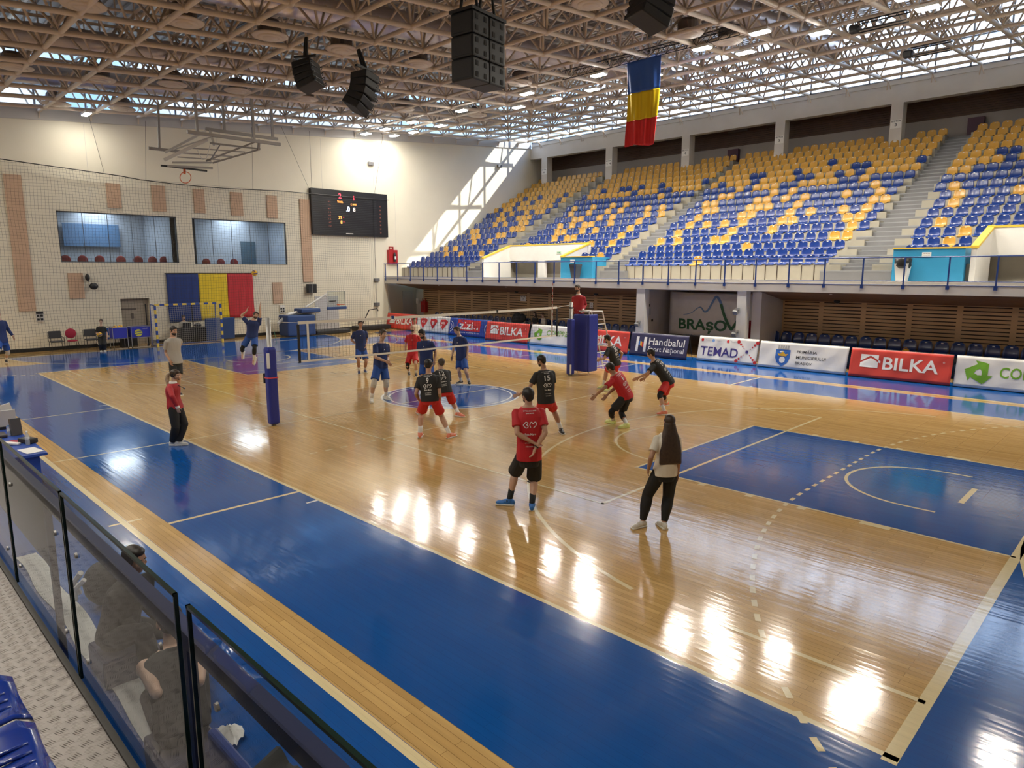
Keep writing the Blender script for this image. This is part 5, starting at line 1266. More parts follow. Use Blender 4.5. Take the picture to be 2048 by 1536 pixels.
# ================================================================== ON THE COURT
m_pad = mat('padding_blue', (.018, .03, .26), .5, var=.06, vscale=3, bump=.25, bscale=6); m_padw = mat('white_mark', (.75, .75, .74), .5)
m_band_w = mat('net_band_cream', (.80, .77, .68), .6); m_netcord = mat('volley_net_black', (.015, .015, .015), .7)
def pole(y, lab, far=False):
    t = empty('net_post', (0, y, 0), 0, lab, 'net post')
    b = MB(); b.sm = True; b.tube((0, y, 0), (0, y, 2.55), .055, n=14); b.build('post', mat('post_grey', (.42, .41, .39), .4, metal=.3), t)
    b = MB(); b.rbox((0, y, .95 if not far else 1.0), (.22, .24, 1.84 if not far else 1.95), .06); b.build('padding', m_pad, t)
    return t
n1 = pole(-5.5, 'grey net post at left wrapped in blue padding with a white stripe')
b = MB(); b.bbox((.112, -5.46, 1.38), (.118, -5.40, 1.74)); b.build('white_mark', m_padw, n1) if 0 else None
R_ = Matrix.Rotation(math.radians(-40), 3, 'Z')
b = MB(); b.rbox((.10, -5.60, 1.56), (.035, .07, .36), .01, R_); b.build('white_mark', m_padw, n1)
b = MB(); b.rbox((0, -5.5, 1.15), (.232, .252, .035), .06); b.build('red_strap', mat('strap_red', (.6, .05, .07), .5), n1)
b = MB(); b.rbox((-.13, -5.58, 1.13), (.06, .1, .24), .015); b.build('winch_box', m_black, n1)
n2 = pole(5.5, 'grey net post at right standing in front of the blue referee padding', True)
b = MB(); b.rbox((.09, 5.40, .22), (.03, .06, .34), .01, R_); b.build('white_mark', m_padw, n2)
b = MB(); b.rbox((0, 5.5, 2.36), (.13, .13, .06), .05); b.build('clamp', m_black, n2)
vn = empty('volleyball_net', (0, 0, 1.43), 0, 'volleyball net with cream bands stretched across the court between the two posts', 'net')
YA, YB2 = -4.75, 4.75
def netz(y, top): return (2.43 if top else 1.43)-.02*(1-(y/4.75)**2)
def band(z0, z1, m, nm):
    b = MB(); ys2 = np.linspace(YA, YB2, 25); vs = []
    for y in ys2:
        o = netz(y, True)-2.43
        vs += [(-.006, y, z0+o), (.006, y, z0+o), (.006, y, z1+o), (-.006, y, z1+o)]
    fs = []
    for i in range(24):
        for k in range(4): fs.append((4*i+k, 4*i+(k+1) % 4, 4*i+4+(k+1) % 4, 4*i+4+k))
    fs += [(0, 1, 2, 3), (99, 98, 97, 96)]; b.add(vs, fs); b.build(nm, m, vn)
band(2.36, 2.43, m_band_w, 'top_band'); band(1.43, 1.48, m_band_w, 'bottom_band')
b = MB(); y = YA
while y <= YB2+.001: b.tube((0, y, 1.44), (0, y, 2.37), .0028, n=4, caps=False); y += .1
z = 1.5
while z < 2.36:
    b.path([(0, y_, z+netz(y_, True)-2.43) for y_ in np.linspace(YA, YB2, 13)], .0028, 4, caps=False); z += .1
b.build('mesh', m_netcord, vn, fixn=False)
for y in (YA, YB2): b = MB(); b.bbox((-.012, y-.03, 1.42), (.012, y+.03, 2.36)); b.build('end_sleeve', m_black, vn)
for y in (-4.5, 4.5): b = MB(); b.bbox((-.009, y-.025, 1.43), (.009, y+.025, 2.43)); b.build('side_band', m_band_w, vn)
b = MB(); b.bbox((-.015, -2.03, 2.355), (.015, -1.95, 2.435)); b.build('blue_clip', m_bluesteel, vn); b = MB(); b.bbox((-.015, 1.9, 2.35), (.015, 1.96, 2.44)); b.build('dark_clip', m_black, vn)
for s_ in (-1, 1):
    for z in (2.40, 1.46, 2.0):
        b = MB(); b.tube((0, s_*4.75, z), (0, s_*5.375 if z < 2.2 else s_*5.44, z+(.06 if z > 2.2 else 0)), .005, n=5); b.build('tension_rope', m_band_w, vn)
b = MB(); b.path([(.06, -5.4, 2.3), (.1, -5.36, 1.95), (.02, -5.38, 1.9)], .004, 4); b.build('green_cord', mat('cord_green', (.05, .35, .25), .5), vn)
def antenna(y, lab):
    t = empty('net_antenna', (.015, y, 1.43), 0, lab, 'antenna')
    for k in range(18): q = MB(); q.tube((.018, y, 1.43+.1*k), (.018, y, 1.53+.1*k), .007, n=6); q.build('red_band' if k % 2 else 'white_band', mat('antenna_red', (.5, .05, .05), .5) if k % 2 else m_padw, t)
antenna(4.5, 'thin red and white antenna rising from the right end of the net')
# referee stand: blue padding, cream tube frame, platform
t = empty('referee_stand', (.1, 6.3, 0), 0, 'tall referee stand with blue padding and a cream ladder behind the right net post', 'referee stand')
m_cream = mat('cream_tube', (.72, .68, .60), .4)
b = MB(); b.rbox((.16, 5.86, 1.12), (.62, .16, 2.0), .06, Matrix.Rotation(math.radians(0), 3, 'Z')); b.build('front_padding', m_pad, t)
b = MB(); b.rbox((.46, 6.1, 1.12), (.14, .52, 2.0), .05); b.build('side_padding', m_pad, t)
tops = [(-.10, 6.0, 2.2), (.40, 6.0, 2.2), (.40, 6.75, 2.2), (-.10, 6.75, 2.2)]
for (x, y) in ((-.1, 6.0), (.4, 6.0)): b = MB(); b.tube((x, y, .02), (x, y, 2.25), .022, n=8); b.build('leg', m_cream, t)
for x in (-.1, .4): b = MB(); b.path([(x, 7.55, .02), (x, 6.75, 2.2)], .022, 8); b.build('leg', m_cream, t)
b = MB(); b.path([(-.1, 6.0, 2.22), (.4, 6.0, 2.22), (.4, 6.75, 2.2), (-.1, 6.75, 2.2)], .022, 8, closed=True); b.build('top_rail', m_cream, t)
for k in range(6): z = .25+.33*k; yy = 7.55-.8*(z/2.2); b = MB(); b.tube((-.1, yy, z), (.4, yy, z), .018, n=6); b.build('rung', m_cream, t)
for k in range(4): z = .25+.5*k; yy = 7.55-.8*(z/2.2); b = MB(); b.tube((.4, yy, z), (.4, 6.0, z), .016, n=6); b.build('side_brace', m_cream, t)
b = MB(); b.bbox((-.12, 5.98, 1.00), (.42, 6.78, 1.04)); b.build('platform', m_steel, t)

# handball goal
m_gb, m_gy = mat('goal_blue', (.015, .06, .30), .4), mat('goal_yellow', (.78, .55, .08), .4)
gx, gy0, gy1 = -19.95, -1.5, 1.62
t = empty('handball_goal', (gx, 0, 0), 0, 'handball goal with blue and yellow striped frame before the back wall', 'goal')
def striped(a, b__, n):
    a, b__ = Vector(a), Vector(b__)
    for k in range(n): q = MB(); p = a.lerp(b__, (k+.5)/n); d = b__-a; q.box(p, (.085 if abs(d.x) < .1 else abs(d.x)/n, abs(d.y)/n if abs(d.y) > .1 else .085, abs(d.z)/n if abs(d.z) > .1 else .085)); q.build('blue_stripe' if k % 2 == 1 else 'yellow_stripe', m_gb if k % 2 == 1 else m_gy, t)
striped((gx, gy0, 0), (gx, gy0, 1.98), 10); striped((gx, gy1, 0), (gx, gy1, 1.98), 10); striped((gx, gy0, 2.02), (gx, gy1, 2.02), 15)
for y in (gy0, gy1): b = MB(); b.path([(gx-.04, y, 2.0), (gx-.6, y, 2.02), (gx-.65, y, 1.9), (gx-.8, y, .03), (gx-.05, y, .03)], .025, 6); b.build('side_frame', m_gb, t)
b = MB(); b.tube((gx-.8, gy0, .03), (gx-.8, gy1, .03), .025, n=6); b.build('ground_bar', m_gb, t)
b = MB(); y = gy0
while y <= gy1: b.path([(gx-.6, y, 2.0), (gx-.62-.06*math.sin(y*5), y, 1.2), (gx-.76, y, .05)], .0035, 3, caps=False); y += .1
for k in range(20): z = .05+.1*k; b.path([(gx, gy0, z), (gx-.78+.01*k, gy0, z), (gx-.78+.01*k, gy1, z), (gx, gy1, z)], .0035, 3, caps=False)
for s_ in (gy0, gy1):
    for k in range(1, 9): b.tube((gx-.085*k, s_, .03), (gx-.07*k, s_, 2.0), .0035, n=3, caps=False)
b.build('goal_net', mat('goal_net_white', (.55, .53, .5), .8), t, fixn=False)
for y, lab in ((-1.62, 'left thin black safety post beside the goal'), (.55, 'black pole standing behind the goal')):
    b = MB(); b.tube((gx-.92, y, 0), (gx-.92, y, 2.06), .03, n=8); o = b.build('net_pole', m_black); tag(o, lab, 'pole')
# chairs along the wall
def stack_chair(x, y, lab, fab, rz=0.0):
    t = empty('stacking_chair', (x, y, 0), 0, lab, 'chair', 'chairs by the back wall'); R = Matrix.Rotation(rz, 3, 'Z'); P = lambda a, b_, c: Vector((x, y, 0))+R @ Vector((a, b_, c))
    b = MB(); b.rbox(P(0, 0, .46), (.46, .50, .06), .06, R); b.build('seat', fab, t)
    b = MB(); b.rbox(P(-.25, 0, .76), (.05, .48, .34), .02, R); b.build('backrest', fab, t)
    for a, c in ((.22, .25), (.22, -.25), (-.22, .25), (-.22, -.25)): b = MB(); b.tube(P(a, c, .45), P(a*1.1, c, 0), .013, n=6); b.build('leg', m_blackmet, t)
    for c in (.26, -.26): b = MB(); b.path([P(-.22, c, .45), P(-.28, c, .68), P(-.25, c, .9)], .012, 5); b.path([P(-.24, c, .66), P(.18, c, .64), P(.2, c, .45)], .013, 5); b.build('armrest', m_blackmet, t)
stack_chair(-21.3, -5.35, 'charcoal padded chair by the back wall, leftmost', m_greyfab); round_chair(-21.3, -4.72, 0, 'round-backed red chair between two charcoal chairs by the back wall', 'chairs by the back wall', mat('chair_fabric_red', (.32, .02, .05), .9))
stack_chair(-21.3, -3.95, 'charcoal padded chair right of the red chair by the back wall', m_greyfab); stack_chair(-21.3, -3.15, 'blue padded chair by the back wall', m_bluefab)
b = MB(); b.bbox((-21.45, -2.75, .72), (-20.95, -1.95, .76)); b.bbox((-21.42, -2.75, 0), (-21.4, -1.95, .72)); b.bbox((-21.4, -2.75, 0), (-21.0, -2.72, .72)); o = b.build('small_table', m_black); tag(o, 'small black table between the blue chair and the ball carts', 'table')
# ball carts
m_cartcloth = mat('cart_cloth_blue', (.03, .04, .42), .6)
def cart(x, y, lab, big):
    t = empty('ball_cart', (x, y, 0), 0, lab, 'ball cart', 'ball carts by the back wall')
    w_, d_ = (.85, .6) if big else (.62, .55); b = MB(); z0, z1 = .52, 1.02
    vs = []
    for s_, z in ((.94, z0), (1.0, z1)): vs += [(x-d_/2*s_, y-w_/2*s_, z), (x+d_/2*s_, y-w_/2*s_, z), (x+d_/2*s_, y+w_/2*s_, z), (x-d_/2*s_, y+w_/2*s_, z)]
    b.add(vs, [(0, 3, 2, 1), (0, 1, 5, 4), (1, 2, 6, 5), (2, 3, 7, 6), (3, 0, 4, 7)]); b.build('sling', m_cartcloth, t)
    for a in (-1, 1):
        for c in (-1, 1):
            b = MB(); b.tube((x+a*d_/2, y+c*w_/2, 1.02), (x+a*d_/2*.9, y+c*w_/2, .1), .013, n=6); b.build('leg', m_steel, t)
            b = MB(); b.ell((x+a*d_/2*.9, y+c*w_/2, .05), (.05, .02, .05), 10, 6); b.build('wheel', m_black, t)
    b = MB(); b.path([(x-d_/2, y-w_/2, 1.02), (x+d_/2, y-w_/2, 1.02), (x+d_/2, y+w_/2, 1.02), (x-d_/2, y+w_/2, 1.02)], .013, 6, closed=True); b.path([(x-d_/2*.95, y-w_/2, .5), (x+d_/2*.95, y-w_/2, .5), (x+d_/2*.95, y+w_/2, .5), (x-d_/2*.95, y+w_/2, .5)], .011, 6, closed=True); b.build('frame', m_steel, t)
    if big:
        R = Matrix.Rotation(PI/2, 3, 'Z')
        q = MB(); q.lathe((x+d_/2+.005, y-.12, .73), [(.17, 0), (.17, .012)], 24, R=Matrix.Rotation(PI/2, 3, 'Y')); q.build('printed_ball', mat('print_ball_yellow', (.62, .60, .06), .5), t)
        for dz in (-.06, .05): lay(shape_mesh(stroke([(-.15, dz-.03), (-.02, dz+.01), (.15, dz+.03)], .035)), 'printed_ball_stripe', m_ball_b, t, (x+d_/2+.018, y-.12, .73), (0, 1, 0), (0, 0, 1), (1, 0, 0), off=.004)
        lay(fit_text(text_mesh('VOLEI', .1), .22, .05), 'lettering', m_pwhite, t, (x+d_/2-.005, y+.18, .92), (0, 1, 0), (0, 0, 1), (1, 0, 0), off=.012)
    return t
c1_ = at(184, 697, z=0); c2_ = at(238, 695, z=0)
cart(-20.55, -3.35+.35, 'small blue ball cart left of the person holding a ball', False); cart(-20.5, -2.12, 'wide blue ball cart with a printed ball right of the person holding a ball', True)
for k, (dy, dz) in enumerate(((-.12, .0), (.08, .03))): volleyball((-20.55+.1*k, -3.0+dy, 1.0+dz), 'yellow and blue ball in the small blue cart, %s one' % ('left' if k == 0 else 'right'), .105, 'balls in the cart')
# laptop table behind the goal
tb = empty('scorer_table', (-21.2, .55, 0), 0, 'black table with a laptop behind the goal', 'table')
b = MB(); b.bbox((-21.45, -.1, .72), (-20.98, 1.25, .76)); b.build('top', m_black, tb); b = MB(); b.bbox((-21.02, -.05, .1), (-21.0, 1.2, .72)); b.build('front_cloth', mat('table_cloth_black', (.012, .012, .014), .8), tb)
for y in (-.05, 1.2): b = MB(); b.bbox((-21.42, y-.03, 0), (-21.0, y+.03, .72)); b.build('leg', m_black, tb)
lt = empty('laptop', (-21.15, .3, .76), 0, 'open black laptop on the table behind the goal', 'laptop'); b = MB(); b.bbox((-21.3, .1, .762), (-21.08, .5, .78)); b.build('base', m_black, lt); b = MB(); b.box((-21.04, .3, .9), (.02, .4, .27), Matrix.Rotation(.2, 3, 'Y')); b.build('screen', m_black, lt)
b = MB(); b.sm = True; b.ell((-21.2, .9, .862), (.14, .2, .1), 12, 7); o = b.build('bag', m_black); tag(o, 'small black bag on the table behind the goal', 'bag')
# crash mats and the folded mobile hoop
m_mat = mat('crash_mat_blue', (.02, .055, .17), .6, var=.05)
b = MB(); b.rbox((-21.35, 2.1, .6), (.12, 1.55, 1.15), .03, Matrix.Rotation(.12, 3, 'Y')); o = b.build('crash_mat', m_mat); tag(o, 'blue crash mat leaning on the wall below the flag', 'mat')
mh = empty('mobile_hoop', (-20.6, 7.0, 0), 0, 'folded mobile basketball hoop with blue padded base at the back wall', 'basketball hoop')
b = MB(); b.rbox((-20.5, 6.1, .62), (1.1, 1.7, 1.15), .08); b.build('padded_base', m_mat, mh); b = MB(); b.rbox((-20.4, 6.7, 1.42), (.9, 1.2, .22), .06); b.build('upper_padding', m_mat, mh)
m_hw = mat('hoop_white', (.66, .65, .62), .5)
b = MB(); b.path([(-20.6, 5.0, .75), (-20.5, 5.6, 1.25), (-20.4, 7.4, 1.5)], .09, 6); b.path([(-20.9, 5.2, 1.0), (-20.7, 7.6, 1.3)], .07, 6); b.path([(-20.4, 6.6, 1.6), (-20.3, 7.9, 2.3)], .05, 6); b.build('folding_arm', m_hw, mh)
b = MB(); b.box((-20.0, 8.35, 1.98), (.05, 1.15, .95)); g_ = b.build('backboard', m_glass, mh); b = MB(); b.path([(-20.0, 7.78, 1.52), (-20.0, 8.93, 1.52), (-20.0, 8.93, 2.46), (-20.0, 7.78, 2.46)], .03, 5, closed=True); b.build('backboard_frame', m_hw, mh)
b = MB(); b.rbox((-19.98, 8.35, 1.5), (.1, 1.3, .16), .04); b.build('backboard_padding', m_mat, mh); b = MB(); b.path([(-19.9+.0, 8.35, 1.7), (-19.7, 8.35, 1.7)], .05, 6); rc2 = Vector((-19.5, 8.35, 1.72)); b.path([rc2+Vector((.23*math.cos(a), .23*math.sin(a), 0)) for a in np.linspace(0, 2*PI, 19)[:-1]], .012, 5, closed=True); b.build('rim', mat('rim_orange', (.65, .13, .04), .4), mh)
b = MB(); b.rbox((-20.6, 8.2, .12), (1.0, 2.2, .2), .04); b.build('wheeled_chassis', m_black, mh)
bh = empty('low_hoop_stand', (-20.9, 11.2, 0), 0, 'dark low folded equipment frame at the foot of the back wall near the red board', 'equipment')
b = MB(); b.rbox((-20.9, 11.3, .16), (.8, 2.4, .26), .05); b.build('base', m_black, bh); b = MB(); b.path([(-20.9, 10.6, .3), (-20.8, 11.1, 1.25), (-20.8, 11.7, 1.3), (-20.8, 11.75, 1.15)], .03, 6); b.build('handle', m_black, bh)
# ball in the air
volleyball(at(509, 546, x=-11.6), 'yellow volleyball flying in the air right of the wall flag corner', .115)
# cables on the floor along the wall
b = MB(); b.path([(-20.3+.12*math.sin(y*2.3), y, .012) for y in np.arange(-9, -1.5, .25)], .008, 5); o = b.build('floor_cable', m_black); tag(o, 'thin dark cable lying along the floor below the chairs', 'cable')
b = MB(); b.path([(-20.9, -3.9, .46), (-20.75, -3.8, .2), (-20.6, -3.5, .012), (-20.5, -2.6, .012), (-20.7, -1.6, .012)], .008, 5); o = b.build('white_cable', m_white); tag(o, 'white cable hanging off a chair and lying along the floor', 'cable')
# ================================================================== NEAR STAND WITH THE GLASS BARRIER
m_tread_plate = bpy.data.materials.new('diamond_plate'); m_tread_plate.use_nodes = True; nt = m_tread_plate.node_tree; b_ = nt.nodes['Principled BSDF']
b_.inputs['Base Color'].default_value = (.24, .215, .20, 1); b_.inputs['Metallic'].default_value = .55; b_.inputs['Roughness'].default_value = .42
ZD = 1.30; YG = -12.0
dk = MB(); dk.bbox((2.0, -12.62, ZD-.12), (20.5, YG-.03, ZD)); dk_o = struct(dk.build('floor_near_deck', m_tread_plate))
# raised five-bar pattern of the tread plate: real low ribs, alternating direction
rb = MB(); c = .075
x = 8.6; row = 0
i0 = 0
for iy in range(9):
    y = -12.60+.066*iy
    for ix in range(64):
        x = 8.5+.066*ix; a = math.radians(20) if (ix+iy) % 2 else math.radians(70)
        ca, sa = math.cos(a), math.sin(a)
        for k in range(5):
            o = (k-2)*.0115; L = .028
            px_, py_ = x-sa*o, y+ca*o
            if py_ > YG-.05 or py_ < -12.61: continue
            p0 = Vector((px_-ca*L, py_-sa*L, ZD)); p1 = Vector((px_+ca*L, py_+sa*L, ZD)); n_ = Vector((-sa, ca, 0))*.0034
            rb.add([p0, Vector(((p0+p1)/2))-n_+Vector((0, 0, .0004)), p1, (p0+p1)/2+n_+Vector((0, 0, .0004)), (p0+p1)/2+Vector((0, 0, .0028))], [(0, 1, 4), (1, 2, 4), (2, 3, 4), (3, 0, 4)])
struct(rb.build('floor_near_deck_ribs', m_tread_plate, fixn=False))
fc = MB(); fc.bbox((2, YG-.02, .15), (20.5, YG+.0, ZD-.02)); struct(fc.build('wall_near_deck_front', m_bluesteel))
sp_ = MB(); sp_.bbox((2, -13.6, ZD-.1), (20.5, -12.62, 1.66)); sp_.bbox((2, -14.6, 1.5), (20.5, -13.6, 2.06)); struct(sp_.build('floor_near_steps', m_tread_plate))
m_edge = mat('dark_edge_strip', (.05, .045, .04), .6)
m_gedge = mat('glass_edge_green_black', (.006, .02, .016), .2)
m_bglass = bpy.data.materials.new('barrier_glass'); m_bglass.use_nodes = True; nt = m_bglass.node_tree; nt.nodes.clear()
go = nt.nodes.new('ShaderNodeOutputMaterial'); gm = nt.nodes.new('ShaderNodeMixShader'); gt = nt.nodes.new('ShaderNodeBsdfTransparent'); gg = nt.nodes.new('ShaderNodeBsdfGlossy')
gf = nt.nodes.new('ShaderNodeFresnel'); gf.inputs['IOR'].default_value = 1.6; gg.inputs['Roughness'].default_value = .01; gt.inputs['Color'].default_value = (.80, .84, .86, 1)
nt.links.new(gf.outputs[0], gm.inputs[0]); nt.links.new(gt.outputs[0], gm.inputs[1]); nt.links.new(gg.outputs[0], gm.inputs[2]); nt.links.new(gm.outputs[0], go.inputs[0])
joints = [5.6, 7.38, 9.10, 10.87, 12.60]
GP = [(5.6, 7.36), (7.39, 9.09), (9.11, 10.86), (10.88, 12.60), (12.72, 14.5), (14.53, 16.3)]
ZT = 2.425
labs = ['fifth from the double joint', 'third glass panel, cut by the left edge', 'glass panel second left of the open gap', 'glass panel left of the open gap, before the seated players', 'glass panel right of the open gap, nearest the court corner', 'glass panel at the bottom edge']
for k, (x0, x1) in enumerate(GP):
    t = empty('glass_panel', ((x0+x1)/2, YG, ZD), 0, 'clear barrier '+labs[k] if k else 'clear barrier glass panel farthest along the near deck', 'glass barrier', 'glass panels of the near barrier')
    b = MB(); b.quad((x0, YG, ZD-.05), (x1, YG, ZD-.05), (x1, YG, ZT), (x0, YG, ZT)); b.build('pane', m_bglass, t, fixn=False)
    b = MB(); b.bbox((x0, YG-.008, ZT-.012), (x1, YG+.008, ZT)); b.bbox((x0, YG-.008, ZD), (x0+.010, YG+.008, ZT)); b.bbox((x1-.010, YG-.008, ZD), (x1, YG+.008, ZT)); b.build('polished_edge', m_gedge, t)
    for xx in (x0+.22, x1-.22):
        for zz in (1.50, 2.12): b = MB(); b.lathe((xx, YG-.004, zz), [(.0, .008), (.015, .007), (.017, -.004)], 12, R=Matrix.Rotation(PI/2, 3, 'X')); b.build('fixing_disc', m_steel, t)
b = MB(); b.bbox((2, YG-.045, ZD-.0), (20.5, YG-.012, ZD+.018)); o = struct(b.build('trim_6', m_edge))
# dark blue steel rail and sheet panels outside the glass
m_rail = mat('rail_dark_blue', (.02, .028, .085), .35)
t = empty('steel_rail', (10, -11.9, 2.15), 0, 'dark blue steel handrail running just outside the glass barrier', 'railing')
b = MB(); b.bbox((4, -11.93, 2.10), (18, -11.87, 2.17)); b.build('rail', m_rail, t)
for x in (5.0, 7.4, 9.9, 12.4, 14.8): b = MB(); b.bbox((x-.02, -11.92, .0), (x+.02, -11.88, 2.1)); b.build('post', m_rail, t)
b = MB(); b.bbox((4.2, -11.91, 1.62), (9.9, -11.89, 2.1)); b.build('sheet_panel', mat('sheet_grey_blue', (.05, .055, .075), .4), t)
# team bench: blue moulded seats with slotted backs, facing the court
m_bench = mat('bench_blue_plastic', (.012, .065, .33), .3, coat=.2)
t = empty('team_bench', (14.0, -11.45, 0), 0, 'blue moulded team bench with slotted backs outside the glass, facing the court', 'bench')
b = MB(); b.bbox((12.0, -11.72, .40), (16.0, -11.2, .46)); b.build('seat', m_bench, t)
b = MB(); b.rbox((14.0, -11.70, .90), (4.0, .05, 1.0), .02); bb_ = b.build('back', m_bench, t)
for x in (12.25, 12.75, 13.4, 14.0): 
    for k in range(6): b = MB(); b.bbox((x-.11, -11.728, .98+.045*k), (x+.11, -11.722, 1.0+.045*k)); b.build('vent_slot', mat('vent_dark', (.004, .012, .06), .5), bb_)
for x in (12.1, 14, 15.9): b = MB(); b.bbox((x-.03, -11.7, 0), (x+.03, -11.25, .4)); b.build('leg', m_rail, t)
# the two moulded seats at the lower left corner
def big_seat(x, lab):
    t = empty('moulded_seat', (x, -12.62, 1.72), 0, lab, 'seat', 'blue seats of the near stand'); b = seat_shell(hb=.42, wseat=.235)
    me = MB(); me.sm = True; me.add([(v[0]+x, -v[1]-12.61, v[2]+1.72) for v in b.v], b.f); o = me.build('shell', mat('near_seat_blue', (.008, .035, .27), .16, coat=.5), t)
    q = MB(); q.bbox((x-.04, -12.75, 1.62), (x+.04, -12.5, 1.70)); q.build('bracket', m_bracket, t)
    for k in (-.07, 0, .07): q = MB(); q.sm = True; q.path([(x+k, -12.43, 1.722), (x+k, -12.5, 1.724), (x+k, -12.6, 1.716)], .008, 6); q.build('ridge', mat('near_seat_blue', (.008, .035, .27), .16), t)
big_seat(11.62, 'glossy blue plastic seat at the left edge, the farther of two'); big_seat(12.10, 'glossy blue plastic seat in the bottom left corner, the nearer of two')
# blue table with its clutter at the left edge
m_tab = mat('table_blue', (.022, .07, .36), .4)
t = empty('officials_table', (1.2, -10.85, 0), 0, 'blue officials table at the left edge beside the court', 'table')
TX0, TX1, TY0, TY1 = -.6, 2.42, -11.25, -10.5
b = MB(); b.bbox((TX0, TY0, .715), (TX1, TY1, .755)); b.build('top', m_tab, t)
b = MB(); b.bbox((TX1-.10, TY0+.02, 0), (TX1-.06, TY1-.1, .715)); b.build('side_panel', m_tab, t); b = MB(); b.bbox((TX0+.06, TY0+.02, 0), (TX0+.1, TY1-.1, .715)); b.build('side_panel', m_tab, t); b = MB(); b.bbox((TX0+.1, TY1-.14, .2), (TX1-.1, TY1-.12, .715)); b.build('front_panel', m_tab, t)
ZT_ = .756
def on_table(px, py): q = at(px, py, z=ZT_); q.x = min(max(q.x, TX0+.1), TX1-.1); q.y = min(max(q.y, TY0+.1), TY1-.08); return q
m_bottle = mat('bottle_plastic', (.62, .66, .68), .12, alpha=.45); m_cap = mat('bottle_cap_blue', (.05, .25, .5), .4)
def bottle(p, lab, capm=m_cap, h=.24):
    t = empty('water_bottle', p, 0, lab, 'bottle'); b = MB(); b.sm = True; b.lathe(p, [(.028, 0), (.033, .01), (.033, h*.35), (.030, h*.42), (.033, h*.5), (.032, h*.68), (.014, h*.86), (.014, h*.92)], 14); b.build('body', m_bottle, t)
    b = MB(); b.lathe(p+Vector((0, 0, h*.92)), [(.016, 0), (.016, .02)], 10); b.build('cap', capm, t); b = MB(); b.lathe(p+Vector((0, 0, h*.44)), [(.0335, 0), (.0335, h*.14)], 14); b.build('paper_band', m_white, t)
bottle(on_table(56, 890), 'clear water bottle standing at the front of the blue table', m_white); bottle(on_table(19, 871), 'small clear bottle with a blue cap behind the papers on the blue table', m_cap, .18)
q = on_table(33, 870); b = MB(); b.box(q+Vector((0, 0, .15)), (.07, .16, .30), Matrix.Rotation(.2, 3, 'Z') @ Matrix.Rotation(-.12, 3, 'Y')); o = b.build('snack_pouch', mat('pouch_black_silver', (.09, .09, .10), .3, metal=.4)); tag(o, 'black and silver upright pouch on the blue table', 'pouch')
q = on_table(66, 884); b = MB(); b.rbox(q+Vector((0, 0, .045)), (.30, .16, .085), .02, Matrix.Rotation(.4, 3, 'Z')); o = b.build('case', mat('case_black', (.02, .02, .022), .5)); tag(o, 'black case lying beside the bottle on the blue table', 'case')
q = on_table(4, 873); b = MB(); b.rbox(q+Vector((0, -.06, .03)), (.34, .24, .05), .02); o = b.build('folder', mat('folder_dark', (.05, .04, .045), .5)); tag(o, 'dark bag lying flat at the left edge on the blue table', 'bag')
q = on_table(62, 902); b = MB(); b.box(q+Vector((-.03, .0, .004)), (.42, .24, .004), Matrix.Rotation(.15, 3, 'Z')); o = b.build('paper_sheet', mat('paper_white', (.78, .77, .75), .7)); tag(o, 'white sheet of paper at the near corner of the blue table', 'paper')
q = on_table(30, 884); b = MB(); b.box(q+Vector((0, 0, .006)), (.26, .2, .012), Matrix.Rotation(.7, 3, 'Z')); o = b.build('notebook', mat('notebook_red', (.35, .03, .06), .5)); tag(o, 'red notebook among the papers on the blue table', 'notebook')
q = on_table(26, 889); b = MB(); b.rbox(q+Vector((0.02, -.03, .03)), (.28, .09, .035), .015, Matrix.Rotation(.9, 3, 'Z') @ Matrix.Rotation(.12, 3, 'Y')); o = b.build('white_pouch', m_white); tag(o, 'crumpled white pouch lying across the notebook on the blue table', 'pouch')
q = on_table(2, 860); t = empty('monitor', (q.x-.05, q.y, .756), 0, 'pale grey monitor back at the left edge on the blue table', 'monitor'); b = MB(); b.box((q.x-.05, q.y, .95), (.04, .5, .3)); b.build('screen_back', mat('monitor_grey', (.55, .53, .50), .5), t); b = MB(); b.box((q.x-.05, q.y, .78), (.1, .16, .05)); b.build('foot', m_black, t)
q = on_table(29, 850); b = MB(); b.box(at(30, 838, x=.55), (.05, .16, .2), Matrix.Rotation(.5, 3, 'X')) if 0 else b.box(q+Vector((-.12, .05, .2)), (.03, .2, .40), Matrix.Rotation(.25, 3, 'X')); o = b.build('card_holder', mat('paper_cream', (.72, .70, .66), .6)); tag(o, 'pale upright card behind the black pouch on the blue table', 'card')
# things lying by the players outside the glass
b = MB(); b.grid(lambda u, v: (4.9+5.6*u, -11.42+.22*v+.02*math.sin(u*20), .012+.01*math.sin(u*31)*math.sin(v*3)), 40, 3, thick=(0, 0, .006)); o = b.build('floor_strip', mat('strip_white', (.62, .62, .58), .6)); tag(o, 'long white banner strip lying on the floor along the barrier', 'banner')
t = empty('backpack', (7.9, -11.05, 0), 0, 'black backpack with white straps on the floor left of the seated players', 'backpack'); q = at(212, 1165, z=.25); t.location = (q.x, q.y, 0)
b = MB(); b.sm = True; b.ell(q, (.28, .22, .24), 16, 10); b.build('body', mat('backpack_black', (.018, .018, .02), .7), t); b = MB(); b.path([q+Vector((-.12, -.2, .14)), q+Vector((-.25, -.25, .0)), q+Vector((-.3, -.2, -.16))], .03, 6); b.path([q+Vector((.1, -.22, .14)), q+Vector((.0, -.3, .02)), q+Vector((-.1, -.28, -.14))], .025, 6); b.build('strap', m_pwhite, t)
